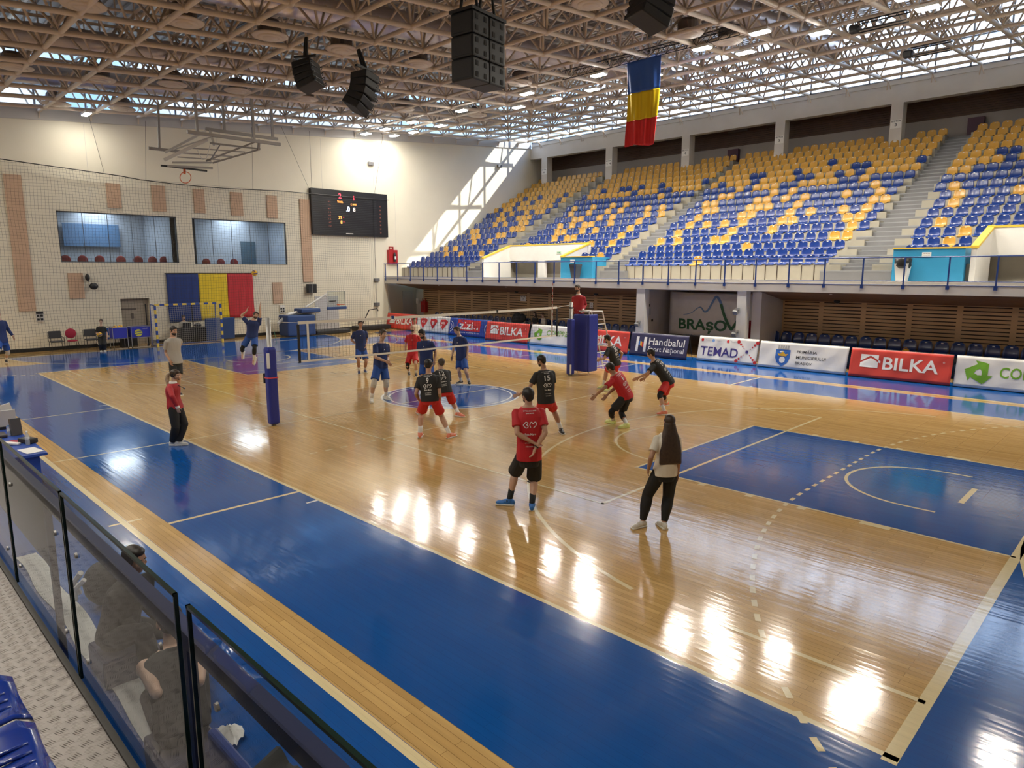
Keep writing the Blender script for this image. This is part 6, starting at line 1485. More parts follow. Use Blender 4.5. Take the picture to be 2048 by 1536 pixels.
def cloth_pile(q, d, m, nm, lab, seed):
    rnd = random.Random(seed); b = MB(); b.sm = True
    n, k = 22, 10
    def fn(u, v):
        a = 2*PI*u; r = v
        return (q.x+d[0]*r*math.cos(a)*(1+.15*math.sin(3*a+seed)), q.y+d[1]*r*math.sin(a)*(1+.15*math.cos(2*a+seed)), q.z+d[2]*(1-r**1.5)*(1+.25*math.sin(5*a+seed*2)*r)+.02*math.sin(9*a+4*r))
    b.grid(fn, n, k); o = b.build(nm, m); tag(o, lab, 'clothing'); return o
js = cloth_pile(at(368, 1350, z=.15), (.30, .22, .12), mat('jersey_black', (.018, .018, .018), .8), 'jersey', 'black jersey with white club lettering lying on the floor by the seated player', 1)
bvj = bvh_of(js); q = at(368, 1350, z=.15)
for txt, hh, o2, wd in (('Baia', .1, .06, .22), ('3M', .09, -.07, .16)): lay(fit_text(text_mesh(txt, hh, .01), wd, hh), 'lettering', m_pwhite, js, q+Vector((o2, -.05, .2)), (-.5, -.87, 0), (.87, -.5, 0), (0, 0, 1), bvj, off=.008, start=.3, edge=.05)
cloth_pile(at(350, 1415, z=.12), (.28, .2, .10), mat('cloth_red', (.42, .02, .03), .8), 'red_shirt', 'crumpled red shirt on the floor in front of the seated player', 2)
cloth_pile(at(458, 1470, z=.05), (.14, .1, .06), m_pwhite, 'white_cloth', 'small white cloth on the floor before the blue bench', 3)
dr_ = MB(); qx = 12.3
dr_.sm = True; dr_.grid(lambda u, v: (qx+.42*u, -11.66+.10*math.sin(PI*v)+(-.10 if v > .5 else .04), 1.05+.30*math.sin(PI*min(v*1.0, 1))+.02*math.sin(u*14)-(.15 if v > .5 else 0)*(v-.5)*4), 10, 12, thick=(0, .01, .004)); o = dr_.build('draped_jersey', mat('jersey_black', (.018, .018, .018), .8)); tag(o, 'black jersey draped over the back of the blue bench', 'clothing')
dr_ = MB(); dr_.sm = True; dr_.grid(lambda u, v: (qx+.05+.36*u, -11.78-.015*math.sin(u*11), .78+.28*v), 10, 8, thick=(0, .012, 0)); o = dr_.build('white_shorts', mat('cloth_offwhite', (.62, .60, .55), .8)); tag(o, 'off-white shorts hanging over the back of the blue bench', 'clothing')
# ================================================================== PEOPLE
FH = Vector((CF.x, CF.y, 0)).normalized(); RH = Vector((CR.x, CR.y, 0)).normalized(); UP = Vector((0, 0, 1))
SKIN = {'a': mat('skin_light', (.50, .29, .19), .55, var=.05), 'b': mat('skin_tan', (.40, .22, .14), .55, var=.05), 'c': mat('skin_pale', (.56, .36, .26), .55, var=.05)}
HAIR = {'dark': mat('hair_dark', (.016, .011, .008), .5), 'brown': mat('hair_brown', (.05, .028, .016), .5, var=.25, vscale=30), 'blond': mat('hair_blond', (.42, .31, .19), .6, var=.3, vscale=25), 'grey': mat('hair_short_brown', (.06, .045, .035), .6)}
F_ = dict(navy=mat('jersey_navy', (.012, .030, .13), .75, var=.06, bump=.08, bscale=14), royal=mat('shorts_royal', (.012, .07, .32), .7, var=.06, bump=.08, bscale=14), black=mat('jersey_black', (.018, .018, .018), .8), red=mat('jersey_red', (.50, .012, .018), .7, var=.06, bump=.08, bscale=14),
 redshorts=mat('shorts_red', (.55, .018, .018), .7, var=.06, bump=.08, bscale=14), grey=mat('shirt_grey', (.38, .36, .32), .8, var=.06, bump=.08, bscale=14), white=mat('shirt_cream', (.72, .66, .54), .8, var=.05, bump=.08, bscale=14), charcoal=mat('trousers_black', (.012, .012, .012), .8, bump=.08, bscale=14),
 sock=mat('sock_white', (.70, .68, .64), .85), sockb=mat('sock_black', (.012, .012, .012), .85), shoew=mat('shoe_white', (.70, .68, .62), .5), shoeb=mat('shoe_black', (.02, .02, .022), .5), shoebl=mat('shoe_blue', (.03, .16, .50), .5), shoeo=mat('shoe_coral', (.80, .25, .16), .5), shoey=mat('shoe_lime', (.72, .80, .30), .5), shoen=mat('shoe_navy', (.02, .03, .12), .5), pad=mat('knee_pad_white', (.55, .53, .48), .85), padb=mat('knee_pad_black', (.012, .012, .012), .85), refred=mat('referee_red', (.40, .018, .025), .7, bump=.08, bscale=14))
m_eye = mat('eye_dark', (.02, .015, .012), .2); m_eyew = mat('eye_white', (.7, .68, .66), .3); m_lip = mat('lip', (.36, .13, .11), .5)
def plane_pt(px, py, Dh, d=0.0):
    r = ray(px, py); return CAM+r*((Dh-d)/r.dot(FH))
def solidify(b, vox, smooth=4, fac=.5, deci=None):
    me = b.mesh('body', []); fix_normals(me)
    mods = [('REMESH', dict(mode='VOXEL', voxel_size=vox, use_smooth_shade=True)), ('SMOOTH', dict(factor=fac, iterations=smooth))]
    if deci: mods.append(('DECIMATE', dict(ratio=deci)))
    r = evaluated(me, mods); bpy.data.meshes.remove(me)
    r.polygons.foreach_set('use_smooth', [True]*len(r.polygons)); return r
def put(me, name, m, parent):
    me.materials.clear(); me.materials.append(m); o = link(name, me, parent); return o
def ik(a, c, L1, L2, hint, prefer):
    v = c-a; D = v.length
    if D > (L1+L2)*.998: s_ = D/((L1+L2)*.998); L1 *= s_; L2 *= s_
    if D < abs(L1-L2)*1.02: D = abs(L1-L2)*1.02
    n = v.normalized(); x = (L1*L1-L2*L2+D*D)/(2*D); h = math.sqrt(max(0, L1*L1-x*x)); m = a+n*x
    e1 = n.orthogonal().normalized(); e2 = n.cross(e1); best = None
    for k in range(72):
        d = e1*math.cos(k*PI/36)+e2*math.sin(k*PI/36); p = m+d*h
        s_ = -d.dot(prefer)*14*h/.15
        if hint: q = project(p); s_ += math.hypot(q[0]-hint[0], q[1]-hint[1])*1.6
        if best is None or s_ < best[0]: best = (s_, p)
    return best[1]
def loft(b, secs):
    """closed tube through elliptic sections (centre, lat, fwd, half width, half depth)"""
    n = 18; vs = []
    for c, la, fw, w_, d_ in secs:
        for k in range(n):
            a = 2*PI*k/n; ca, sa = math.cos(a), math.sin(a)
            ca = math.copysign(abs(ca)**.85, ca); sa = math.copysign(abs(sa)**.85, sa)
            vs.append(c+la*(w_*ca)+fw*(d_*sa))
    fs = []
    for i in range(len(secs)-1):
        for k in range(n): fs.append((i*n+k, i*n+(k+1) % n, (i+1)*n+(k+1) % n, (i+1)*n+k))
    fs.append(tuple(range(n-1, -1, -1))); fs.append(tuple((len(secs)-1)*n+k for k in range(n))); b.add(vs, fs)
PEOPLE = {}
def person(key, label, H, face, head, neck, pelvis, arms, legs, ground=None, torso=None, look=None, skin='a', hair='dark', hairstyle='short', beard=None, shirt='navy', sleeve='short', bottom='royal', length='shorts', socks='sock', shoes='shoew', sole='shoew', pads=None, back=None, fem=False, vox=.0085, dn=0.0, dp=0.0, dh=0.0, air=None, group=None, sit=None, hold=None, shirt_hem=.50, front=None, chestmark=None, bones=None, slen=.78, swide=1.0, under=None):
    k = H; t = empty('person', (0, 0, 0), 0, label, 'person', group)
    # ground distance from the standing feet
    ank = {}
    for s_, g in legs.items():
        if air is None and sit is None:
            z = .047*k+g.get('z', 0); A = at(g['a'][0], g['a'][1], z=z); ank[s_] = A
    if ank: Dh = sum((A-CAM).dot(FH) for A in ank.values())/len(ank)
    else: Dh = (Vector(air or sit)-CAM).dot(FH)
    def vec(deg): a = math.radians(deg); return (-FH*math.cos(a)+RH*math.sin(a)).normalized()
    fp = vec(face); ft_ = vec(torso if torso is not None else face); fl_ = vec(look if look is not None else (torso if torso is not None else face))
    lp, lt_ = UP.cross(fp), UP.cross(ft_)
    P = plane_pt(*pelvis, Dh, dp); N = plane_pt(*neck, Dh, dn); HC = plane_pt(*head, Dh, dh if dh else dn)
    sp = (N-P); spu = sp.normalized()
    # torso frame follows the lean
    ftt = (ft_-spu*ft_.dot(spu)).normalized(); ltt = spu.cross(ftt).normalized()
    fpp = fp; lpp = lp
    Lsp = sp.length; ws = (.94 if fem else 1.0)
    def tors(off, z0, z1, extra=0.0):
        # (fraction along pelvis->neck, half width, half depth)
        S = [(-.22, .070, .062), (-.10, .088, .070), (.05, .094 if fem else .090, .068), (.22, .080 if fem else .086, .060), (.40, .076 if fem else .088, .057), (.58, .088 if fem else .098, .064), (.74, .094 if fem else .106, .066), (.86, .090 if fem else .104, .058), (.95, .066, .045), (1.03, .036, .034)]
        out = []
        def sec(f):
            for i in range(len(S)-1):
                if S[i][0] <= f <= S[i+1][0]+1e-6:
                    u = (f-S[i][0])/(S[i+1][0]-S[i][0]); return [S[i][j]+(S[i+1][j]-S[i][j])*u for j in (1, 2)]
            return [S[0][1], S[0][2]] if f < S[0][0] else [S[-1][1], S[-1][2]]
        n = 13
        for i in range(n):
            f = z0+(z1-z0)*i/(n-1); w_, d_ = sec(f); u = min(1, max(0, f))
            la = (lpp*(1-u)+ltt*u).normalized(); fw = (fpp*(1-u)+ftt*u); 
            up_ = spu if f > .1 else (spu*.5+UP*.5).normalized()
            fw = (fw-up_*fw.dot(up_)).normalized(); la = up_.cross(fw).normalized()
            c = P+sp*f if f >= 0 else P+(spu*.4+UP*.6).normalized()*(Lsp*f)
            c = c-ftt*(.012*k*math.sin(PI*min(1, max(0, f)))) 
            o = off+extra*(1-i/(n-1))
            out.append((c, la, fw, w_*k*ws+o, d_*k+o))
        return out
    SH = {}
    for nm, s_ in (('L', 1), ('R', -1)): SH[nm] = N-spu*((.056 if fem else .058)*k)+ltt*(s_*(.094 if fem else .100)*k*ws)
    HP = {nm: P-UP*(.012*k)+lp*(s_*.050*k) for nm, s_ in (('L', 1), ('R', -1))}
    # which body side is on the left of the picture
    il = 'L' if lt_.dot(RH) < 0 else 'R'; ir = 'R' if il == 'L' else 'L'
    side = {'l': il, 'r': ir, 'L': 'L', 'R': 'R'}
    b = MB()
    loft(b, tors(0, -.20, 1.02))
    for nm in 'LR': b.ell(SH[nm], (.037*k*ws,)*3, 12, 8)
    # neck and head
    hu = (HC-N).normalized(); fh_ = (fl_-hu*fl_.dot(hu)).normalized(); hl = hu.cross(fh_).normalized(); HR = Matrix((hl, fh_, hu)).transposed()
    hs = .97 if fem else 1.0
    b.tube(N-spu*.02*k, HC-hu*.03*k-fh_*.008*k, .033*k if not fem else .027*k, .030*k if not fem else .025*k, n=12)
    Hp = lambda x, y, z: HC+HR @ (Vector((x, y, z))*k*hs)
    b.ell(Hp(0, -.004, .014), (.0445*k*hs, .0545*k*hs, .052*k*hs), 18, 12, HR); b.ell(Hp(0, .012, -.022), (.033*k*hs, .038*k*hs, .040*k*hs), 16, 10, HR); b.ell(Hp(0, .030, -.048), (.019*k, .014*k, .012*k), 10, 7, HR)
    b.path([Hp(0, .047, .010), Hp(0, .058, -.012), Hp(0, .052, -.018)], [.005*k, .0085*k, .006*k], 8); b.ell(Hp(0, .043, .018), (.028*k, .008*k, .006*k), 10, 6, HR)
    for s_ in (-1, 1): b.ell(Hp(s_*.046, -.006, -.004), (.005*k, .011*k, .017*k), 8, 7, HR); b.ell(Hp(s_*.024, .040, -.010), (.012*k, .010*k, .010*k), 8, 6, HR)
    # arms
    LA1, LA2 = .172*k, .150*k; ARM = {}
    for s_, g in arms.items():
        nm = side[s_]; S_ = SH[nm]; W = plane_pt(*g['w'], (S_-CAM).dot(FH), g.get('d', 0.0))
        mx = LA1+LA2
        if (W-S_).length > mx*1.06: W = S_+(W-S_).normalized()*mx*1.06
        out = ltt*(1 if nm == 'L' else -1)
        E_ = ik(S_, W, LA1, LA2, g.get('e'), g.get('pole', (out*.4-ftt*.7-UP*.2).normalized())); ARM[nm] = (S_, E_, W)
        b.path([S_, S_.lerp(E_, .35), S_.lerp(E_, .8), E_], [.031*k*ws, .028*k*ws, .0225*k, .0205*k], 12); b.ell(E_, (.0205*k,)*3, 10, 7)
        b.path([E_, E_.lerp(W, .3), E_.lerp(W, .8), W], [.0205*k, .0235*k*ws, .0165*k, .0150*k], 12)
        # hand: palm, four fingers, thumb
        hd = g.get('hand'); D_ = (W-E_).normalized() if hd is None else (plane_pt(*hd, (S_-CAM).dot(FH), g.get('d', 0.0)+g.get('hd', 0))-W).normalized()
        pn = g.get('palm', None); pn = (out*-1.0) if pn is None else pn
        pn = pn-D_*pn.dot(D_); pn = pn.normalized() if pn.length > 1e-3 else D_.orthogonal().normalized(); ac = D_.cross(pn).normalized()
        fwd_side = ac if ac.dot(ftt) > 0 else -ac
        RR = Matrix((fwd_side, pn, D_)).transposed(); hsz = .92 if fem else 1.0
        b.ell(W+D_*.026*k, (.0235*k*hsz, .0115*k, .033*k*hsz), 12, 9, RR)
        cv = g.get('curl', .5)
        for q in range(4):
            o = (q-1.5)*.0118*k*hsz; Ls = (.040, .044, .042, .034)[3-q]*k*hsz
            p0 = W+D_*.050*k*hsz+fwd_side*o; d1 = (D_+pn*cv*.5+fwd_side*(q-1.5)*.06).normalized(); d2 = (D_*(1-cv*.6)+pn*cv*1.3).normalized(); p1 = p0+d1*Ls*.55; p2 = p1+d2*Ls*.5
            b.path([p0-D_*.012*k, p0, p1, p2], [.0056*k, .0055*k, .0050*k, .0042*k], 7)
        t0 = W+D_*.012*k+fwd_side*.017*k; t1 = t0+(D_*.6+fwd_side*.7+pn*.3).normalized()*.024*k; t2 = t1+(D_*.85+fwd_side*.15+pn*.4).normalized()*.020*k
        b.path([t0, t1, t2], [.0075*k, .0062*k, .0050*k], 7)
    # legs
    LL1, LL2 = .248*k, .245*k; LEG = {}; TOE = {}
    for s_, g in legs.items():
        nm = side[s_] if s_ in 'lr' else s_; h = HP[nm]
        if lp.dot(RH)*lt_.dot(RH) < 0 and s_ in 'lr': nm = {'L': 'R', 'R': 'L'}[nm]; h = HP[nm]
        A = ank.get(s_) or plane_pt(*g['a'], Dh, g.get('d', 0.0))
        out = lp*(1 if nm == 'L' else -1)
        K = ik(h, A, LL1, LL2, g.get('k'), g.get('pole', (fp+out*.25).normalized())); LEG[nm] = (h, K, A, g)
        b.path([h, h.lerp(K, .3), h.lerp(K, .75), K], [.048*k, .046*k*ws, .036*k, .031*k], 14); b.ell(K, (.031*k,)*3, 10, 8)
        back_ = -(fp-(A-K).normalized()*fp.dot((A-K).normalized())).normalized()
        b.path([K, K.lerp(A, .28)+back_*.008*k, K.lerp(A, .55)+back_*.004*k, K.lerp(A, .85), A], [.030*k, .0345*k*ws, .028*k, .0205*k, .020*k], 14)
        if 't' in g and air is None and sit is None: T = at(*g['t'], z=.02+g.get('z', 0)); fd = T-A; fd.z = 0
        elif 't' in g: T = plane_pt(*g['t'], Dh, g.get('dt', g.get('d', 0.0)+.05)); fd = T-A
        else: fd = fp.copy()
        fd = fd.normalized() if fd.length > .02 else fp.copy()
        if g.get('tface') is not None: fd = vec(g['tface'])
        TOE[nm] = fd
        foot0 = A-UP*.030*k if air is None else A
        b.path([A, A-UP*.018*k+fd*.03*k, A-UP*.030*k+fd*.085*k], [.020*k, .019*k, .014*k], 10)
    body = put(solidify(b, vox), 'body', SKIN[skin], t)
    # face
    for s_ in (-1, 1):
        e = MB(); e.sm = True; e.ell(Hp(s_*.0165, .0445, .006), (.0062*k, .0045*k, .0042*k), 8, 6, HR); eo = e.build('eye', m_eyew, t); e = MB(); e.ell(Hp(s_*.0165, .0475, .006), (.0030*k, .0022*k, .0030*k), 8, 6, HR); e.build('iris', m_eye, eo)
        e = MB(); e.path([Hp(s_*.008, .0505, .016), Hp(s_*.018, .0495, .0185), Hp(s_*.027, .043, .015)], .0024*k, 5); e.build('eyebrow', HAIR[hair] if hair != 'blond' else HAIR['brown'], t)
    e = MB(); e.ell(Hp(0, .0475, -.033), (.0115*k, .004*k, .0032*k), 8, 6, HR); e.build('mouth', m_lip, t)
    # hair
    hb = MB()
    if hairstyle == 'bald': hb.ell(Hp(0, -.012, .004), (.0435*k, .046*k, .040*k), 16, 10, HR)
    else:
        hb.ell(Hp(0, -.010, .024), (.0485*k*hs, .0555*k*hs, .0525*k*hs), 18, 12, HR); hb.ell(Hp(0, .018, .050), (.034*k, .030*k, .020*k), 12, 8, HR); hb.ell(Hp(0, -.030, -.006), (.038*k, .026*k, .036*k), 12, 8, HR)
        for s_ in (-1, 1): hb.ell(Hp(s_*.040, .008, .010), (.008*k, .018*k, .022*k), 8, 7, HR)
    if hairstyle == 'long':
        c0 = HC-hu*.0*k
        secs = []
        Bk = -(fl_)
        for f, w_, d_, o in ((.0, .046, .044, .012), (.05, .056, .044, .020), (.11, .074, .042, .034), (.18, .090, .040, .046), (.26, .098, .034, .056), (.335, .100, .026, .060), (.35, .098, .016, .060)):
            c = HC-UP*(f*k)+Bk*(o*k+.01); secs.append((c, UP.cross(fl_).normalized(), fl_, w_*k, d_*k))
        loft(hb, secs)
    if hairstyle == 'pony':
        hb.ell(Hp(0, -.058, .016), (.020*k, .020*k, .022*k), 10, 8, HR)
    put(solidify(hb, .006, 3), 'hair', HAIR[hair] if hairstyle != 'pony' else HAIR['brown'], t)
    if hairstyle == 'pony':
        q = MB(); B0 = Hp(0, -.070, .012); q.path([B0, B0-fl_*.03*k-UP*.03*k, B0-fl_*.045*k-UP*.09*k, B0-fl_*.035*k-UP*.16*k, B0-fl_*.03*k-UP*.20*k], [.014*k, .024*k, .028*k, .022*k, .008*k], 10)
        for j in range(5): q.path([B0-fl_*.03*k-UP*(.03+.03*j)*k+lt_*.012*k*((-1)**j), B0-fl_*.05*k-UP*(.06+.03*j)*k-lt_*.014*k*((-1)**j)], .016*k, 8)
        put(solidify(q, .007, 2), 'ponytail', HAIR[hair], t)
    if beard:
        q = MB(); q.ell(Hp(0, .020, -.036), (.0345*k, .034*k, .026*k), 14, 9, HR); q.ell(Hp(0, .040, -.046), (.020*k, .016*k, .016*k), 10, 8, HR); q.ell(Hp(0, .0505, -.0245), (.014*k, .0045*k, .004*k), 8, 6, HR); put(solidify(q, .005, 2), 'beard', HAIR[beard], t)
    # shirt
    s2 = MB(); loft(s2, tors(.017+.002*k, -.10 if shirt_hem > .49 else -.16, .985, extra=.012))
    for nm in 'LR':
        s2.ell(SH[nm], (.041*k*ws,)*3, 12, 8)
        if nm in ARM:
            S_, E_, W = ARM[nm]
            if sleeve == 'short': s2.path([S_, S_.lerp(E_, .3), S_.lerp(E_, .66)], [.040*k*ws, .0395*k*ws, .041*k*ws], 14)
            elif sleeve == 'long': s2.path([S_, S_.lerp(E_, .5), E_, E_.lerp(W, .5), E_.lerp(W, .92)], [.042*k*ws, .036*k*ws, .031*k, .029*k, .023*k], 14); s2.ell(E_, (.031*k,)*3, 10, 8)
    if sleeve == 'none': s2 = MB(); loft(s2, tors(.014, -.10, .93, extra=.01))
    sh = put(solidify(s2, vox*.95, 4), 'shirt', F_[shirt], t)
    if sleeve == 'long' and shirt == 'refred':
        c = MB(); loft(c, [(N+spu*.0*k, ltt, ftt, .050*k, .046*k), (N+spu*.022*k, ltt, ftt, .042*k, .040*k)]); c.build('collar', m_pwhite, t)
        for nm in ARM: S_, E_, W = ARM[nm]; c = MB(); c.tube(E_.lerp(W, .90), W+(W-E_).normalized()*.012*k, .025*k, .024*k, n=12); c.build('cuff', m_pwhite, t)
    # shorts / trousers
    p2 = MB(); loft(p2, tors(.014, -.24, .10))
    for nm, (h, K, A, g) in LEG.items():
        if length == 'shorts': e_ = h.lerp(K, slen); p2.path([h+UP*.02*k, h.lerp(K, .35), e_], [.054*k, .057*k*swide, .060*k*swide], 16)
        elif length == 'tights': p2.path([h+UP*.02*k, h.lerp(K, .4), K, K.lerp(A, .3), K.lerp(A, .55)], [.054*k, .052*k, .036*k, .040*k, .034*k], 14); p2.ell(K, (.036*k,)*3, 10, 8)
        else: p2.path([h+UP*.02*k, h.lerp(K, .4), K, K.lerp(A, .4), K.lerp(A, .92)], [.056*k, .060*k, .050*k, .050*k, (.028 if length == 'jogger' else .042)*k], 16); p2.ell(K, (.049*k,)*3, 12, 8)
    put(solidify(p2, vox*.95, 4), 'shorts' if length == 'shorts' else 'trousers', F_[bottom], t)
    for nm, (h, K, A, g) in LEG.items():
        if length in ('shorts', 'tights') or g.get('sock'):
            q = MB(); q.sm = True; top = .62 if not g.get('low') else .8; q.path([K.lerp(A, top), K.lerp(A, .9), A, A-UP*.015*k+TOE[nm]*.02*k], [.0275*k, .0245*k, .0245*k, .022*k], 14); q.build('sock', F_[socks], t)
        if under:
            q = MB(); q.path([h.lerp(K, .62), h.lerp(K, .85), K, K.lerp(A, .25), K.lerp(A, .52)], [.0425*k, .040*k, .0365*k, .041*k, .036*k], 14); q.ell(K, (.0365*k,)*3, 10, 8); put(solidify(q, .009, 2), 'leg_sleeve', F_[under], t)
        if pads and nm in pads[1]:
            q = MB(); dn_ = (A-K).normalized(); du = (h-K).normalized(); q.path([K+du*.055*k, K+du*.01*k, K+dn_*.01*k, K+dn_*.055*k], [.040*k, .039*k, .038*k, .039*k], 14); put(solidify(q, .009, 3), 'knee_pad', F_[pads[0]], t)
        # shoe: upper and sole
        fd = TOE[nm]; 
        if air is None and sit is None: u_ = UP
        else: u_ = (UP-fd*UP.dot(fd)).normalized()
        sd = u_.cross(fd).normalized(); base = A-u_*(.047*k)+u_*.0; SR = Matrix((fd, sd, u_)).transposed()
        q = MB(); q.ell(base+fd*.022*k+u_*.030*k, (.052*k, .023*k, .026*k), 14, 9, SR); q.ell(base+fd*.070*k+u_*.021*k, (.050*k, .0255*k, .021*k), 14, 9, SR); q.ell(base-fd*.022*k+u_*.028*k, (.026*k, .021*k, .030*k), 12, 8, SR); q.path([base+u_*.03*k, base+u_*.060*k], [.026*k, .026*k], 12)
        put(solidify(q, .006, 2), 'shoe', F_[shoes], t)
        q = MB(); q.rbox(base+fd*.040*k+u_*.008*k, (.160*k, .052*k, .016*k), .024*k, SR); q.build('sole', F_[sole], t)
    # printed marks
    if back or front:
        bv = bvh_of(sh)
        for marks, dirn in ((back, -1), (front, 1)):
            for (kind, val, hh, up_, wd, mm) in (marks or []):
                Nn = ftt*dirn; U = ltt*(-1 if dirn < 0 else 1)*-1 if False else (ltt if dirn > 0 else -ltt); U = -U if False else U
                U = spu.cross(Nn).normalized()
                O = P+sp*up_
                me = fit_text(text_mesh(val, hh, .012), wd, hh) if kind == 'text' else shape_mesh(val)
                lay(me, 'print_'+('number' if kind == 'text' and val.isdigit() else 'mark'), mm, t, O, U, spu, Nn, bv, off=.006, start=.5, edge=.03)
    PEOPLE[key] = dict(root=t, arms=ARM, legs=LEG, N=N, P=P, HC=HC, shirt=sh, H=k, ftt=ftt, hu=hu, fh=fh_, Hp=Hp)
    t_base = sum((v[2] for v in LEG.values()), Vector())/max(1, len(LEG)) if LEG else P
    loc = Vector((t_base.x, t_base.y, 0 if (air is None and sit is None) else min(v[2].z for v in LEG.values())-.05 if LEG else P.z))
    for c in t.children: pass
    kids = [o for o in bpy.data.objects if o.parent == t]
    t.location = loc
    for o in kids: o.matrix_parent_inverse = Matrix.Translation(-loc)
    return t
def rounded_3m(s):
    L = stroke(arc(-.27, 0, .24, 150, -30, 14), .07)+stroke(arc(-.27, -.0, .24, 150, 60, 6), .07)
    A_ = smoothpts([(-.52, .12), (-.44, .24), (-.30, .24), (-.24, .12), (-.34, .02), (-.22, -.06), (-.24, -.2), (-.38, -.26), (-.54, -.14), (-.62, .02), (-.52, .12)])
    B_ = smoothpts([(.02, -.24), (-.06, .0), (.02, .22), (.14, .22), (.24, .08), (.34, .22), (.48, .22), (.54, .02), (.36, -.20), (.26, -.26)])
    return [[(x*s, y*s) for x, y in p] for pl in (A_, B_) for p in stroke(pl, .075)]
def club(num=None, bold=True, name='Baia Mare'):
    m = m_pwhite; L = [('text', 'CTTRS 2 BAIA MARE', .018, .93, .20, m), ('text', 'BAIA MARE', .016, .885, .12, m)]
    if num: L += [('text', num, .115, .73, .055*len(num)+.02*(len(num) > 1), m), ('mark', rounded_3m(.15), 0, .50, 0, m), ('text', name, .032, .345, .15, m), ('text', 'eri campania', .022, .22, .13, m), ('text', 'oboseala ta', .02, .155, .13, m)]
    else: L += [('mark', rounded_3m(.17), 0, .66, 0, m), ('text', name, .036, .47, .17, m), ('text', 'eri campania', .026, .29, .17, m), ('text', 'oboseala ta', .022, .22, .15, m)]
    return L
# ------------------------------------------------------------------ the people in the hall
A_ = lambda e, w, d=0.0, **k: dict(e=e, w=w, d=d, **k)
L_ = lambda k, a, t=None, **kw: dict(k=k, a=a, **({'t': t} if t else {}), **kw)
# foreground pair seen from behind
person('coach_red', 'person in a red shirt and black shorts seen from behind, hands clasped behind the back', 1.86, 188, (1056, 792), (1057, 812), (1058, 909), 
       {'l': A_((1036, 872), (1066, 885), .16, hand=(1078, 893), hd=-.02, curl=.8), 'r': A_((1091, 873), (1071, 896), .22, hand=(1065, 911), hd=.02)},
       {'l': L_((1028, 962), (1019, 1000), (995, 1007)), 'r': L_((1069, 964), (1064, 1009), tface=175)}, skin='a', hair='dark', beard='dark', shirt='red', bottom='black', socks='sockb', shoes='shoebl', sole='shoew', back=club(), vox=.007, look=205, slen=.97, swide=1.08)
pw = person('woman_white', 'woman with long straight brown hair, cream T-shirt and black joggers seen from behind', 1.63, 188, (1338, 845), (1335, 866), (1330, 942),
       {'l': A_((1303, 913), (1297, 938), .0, curl=.4), 'r': A_((1356, 922), (1355, 948), .0, curl=.4)},
       {'l': L_((1294, 997), (1285, 1044), (1261, 1057)), 'r': L_((1337, 997), (1328, 1047), tface=195)}, skin='b', hair='brown', hairstyle='long', shirt='white', bottom='charcoal', length='jogger', shoes='shoew', fem=True, vox=.007)
# the team in black
person('nine', 'person in black shirt number 9 and red shorts, crouching, seen from behind', 1.93, 176, (857, 731), (857, 748), (860, 797),
       {'l': A_((836, 777), (838, 800), -.06, hand=(841, 808)), 'r': A_((879, 784), (879, 806), -.05, hand=(878, 814))},
       {'l': L_((842, 834), (840, 867), tface=180), 'r': L_((882, 831), (899, 868), (919, 868))}, skin='a', hair='dark', shirt='black', bottom='redshorts', shoes='shoeo', back=club('9'), dn=-.10, dh=-.16)
person('twelve', 'person in black shirt number 12, half hidden behind the number 9 player', 1.88, 196, (882, 727), (880, 740), (889, 782),
       {'r': A_((894, 766), (902, 785), -.02, hand=(904, 793)), 'l': A_((864, 764), (858, 784), -.1)},
       {'l': L_((862, 805), (838, 822), tface=200), 'r': L_((903, 801), (916, 826), (926, 833))}, skin='a', hair='grey', shirt='black', bottom='redshorts', shoes='shoeo', back=club('12'), dn=-.25, dh=-.32)
person('fifteen', 'person in black shirt number 15 and red shorts behind the red-shirted coach', 1.86, 200, (1083, 722), (1088, 739), (1092, 800),
       {'l': A_((1068, 771), (1040, 788), -.05, hand=(1031, 791), curl=.3), 'r': A_((1106, 772), (1104, 790), -.25)},
       {'l': L_((1080, 834), (1072, 868), tface=200), 'r': L_((1111, 828), (1122, 858), (1128, 869))}, skin='b', hair='dark', beard='dark', shirt='black', bottom='redshorts', shoes='shoeb', back=club('15'), dn=-.06, dh=-.08, look=235)
person('fiftyfive', 'bearded person in a black shirt and red shorts beside the referee ladder', 1.84, 232, (1215, 678), (1220, 692), (1231, 727),
       {'l': A_((1213, 708), (1203, 717), -.1, hand=(1198, 720)), 'r': A_((1241, 706), (1238, 722), .05)},
       {'l': L_((1218, 750), (1207, 771), (1198, 776)), 'r': L_((1229, 752), (1218, 776), (1210, 781))}, skin='a', hair='dark', beard='dark', shirt='black', bottom='redshorts', shoes='shoey', back=club('55'), dn=-.02, dh=-.04)
person('six', 'person in a red shirt with number 6 and black shorts, crouching low with arms forward', 1.84, 234, (1221, 736), (1228, 748), (1252, 792),
       {'l': A_((1209, 774), (1192, 790), .0, hand=(1185, 797), curl=.2), 'r': A_((1226, 777), (1214, 790), .12, hand=(1208, 797), curl=.2)},
       {'l': L_((1237, 820), (1226, 840), (1213, 843)), 'r': L_((1243, 826), (1253, 848), (1240, 855))}, skin='b', hair='dark', shirt='red', bottom='black', under='padb', shoes='shoey', sole='shoey', back=club('6'), dn=.0, dh=.0)
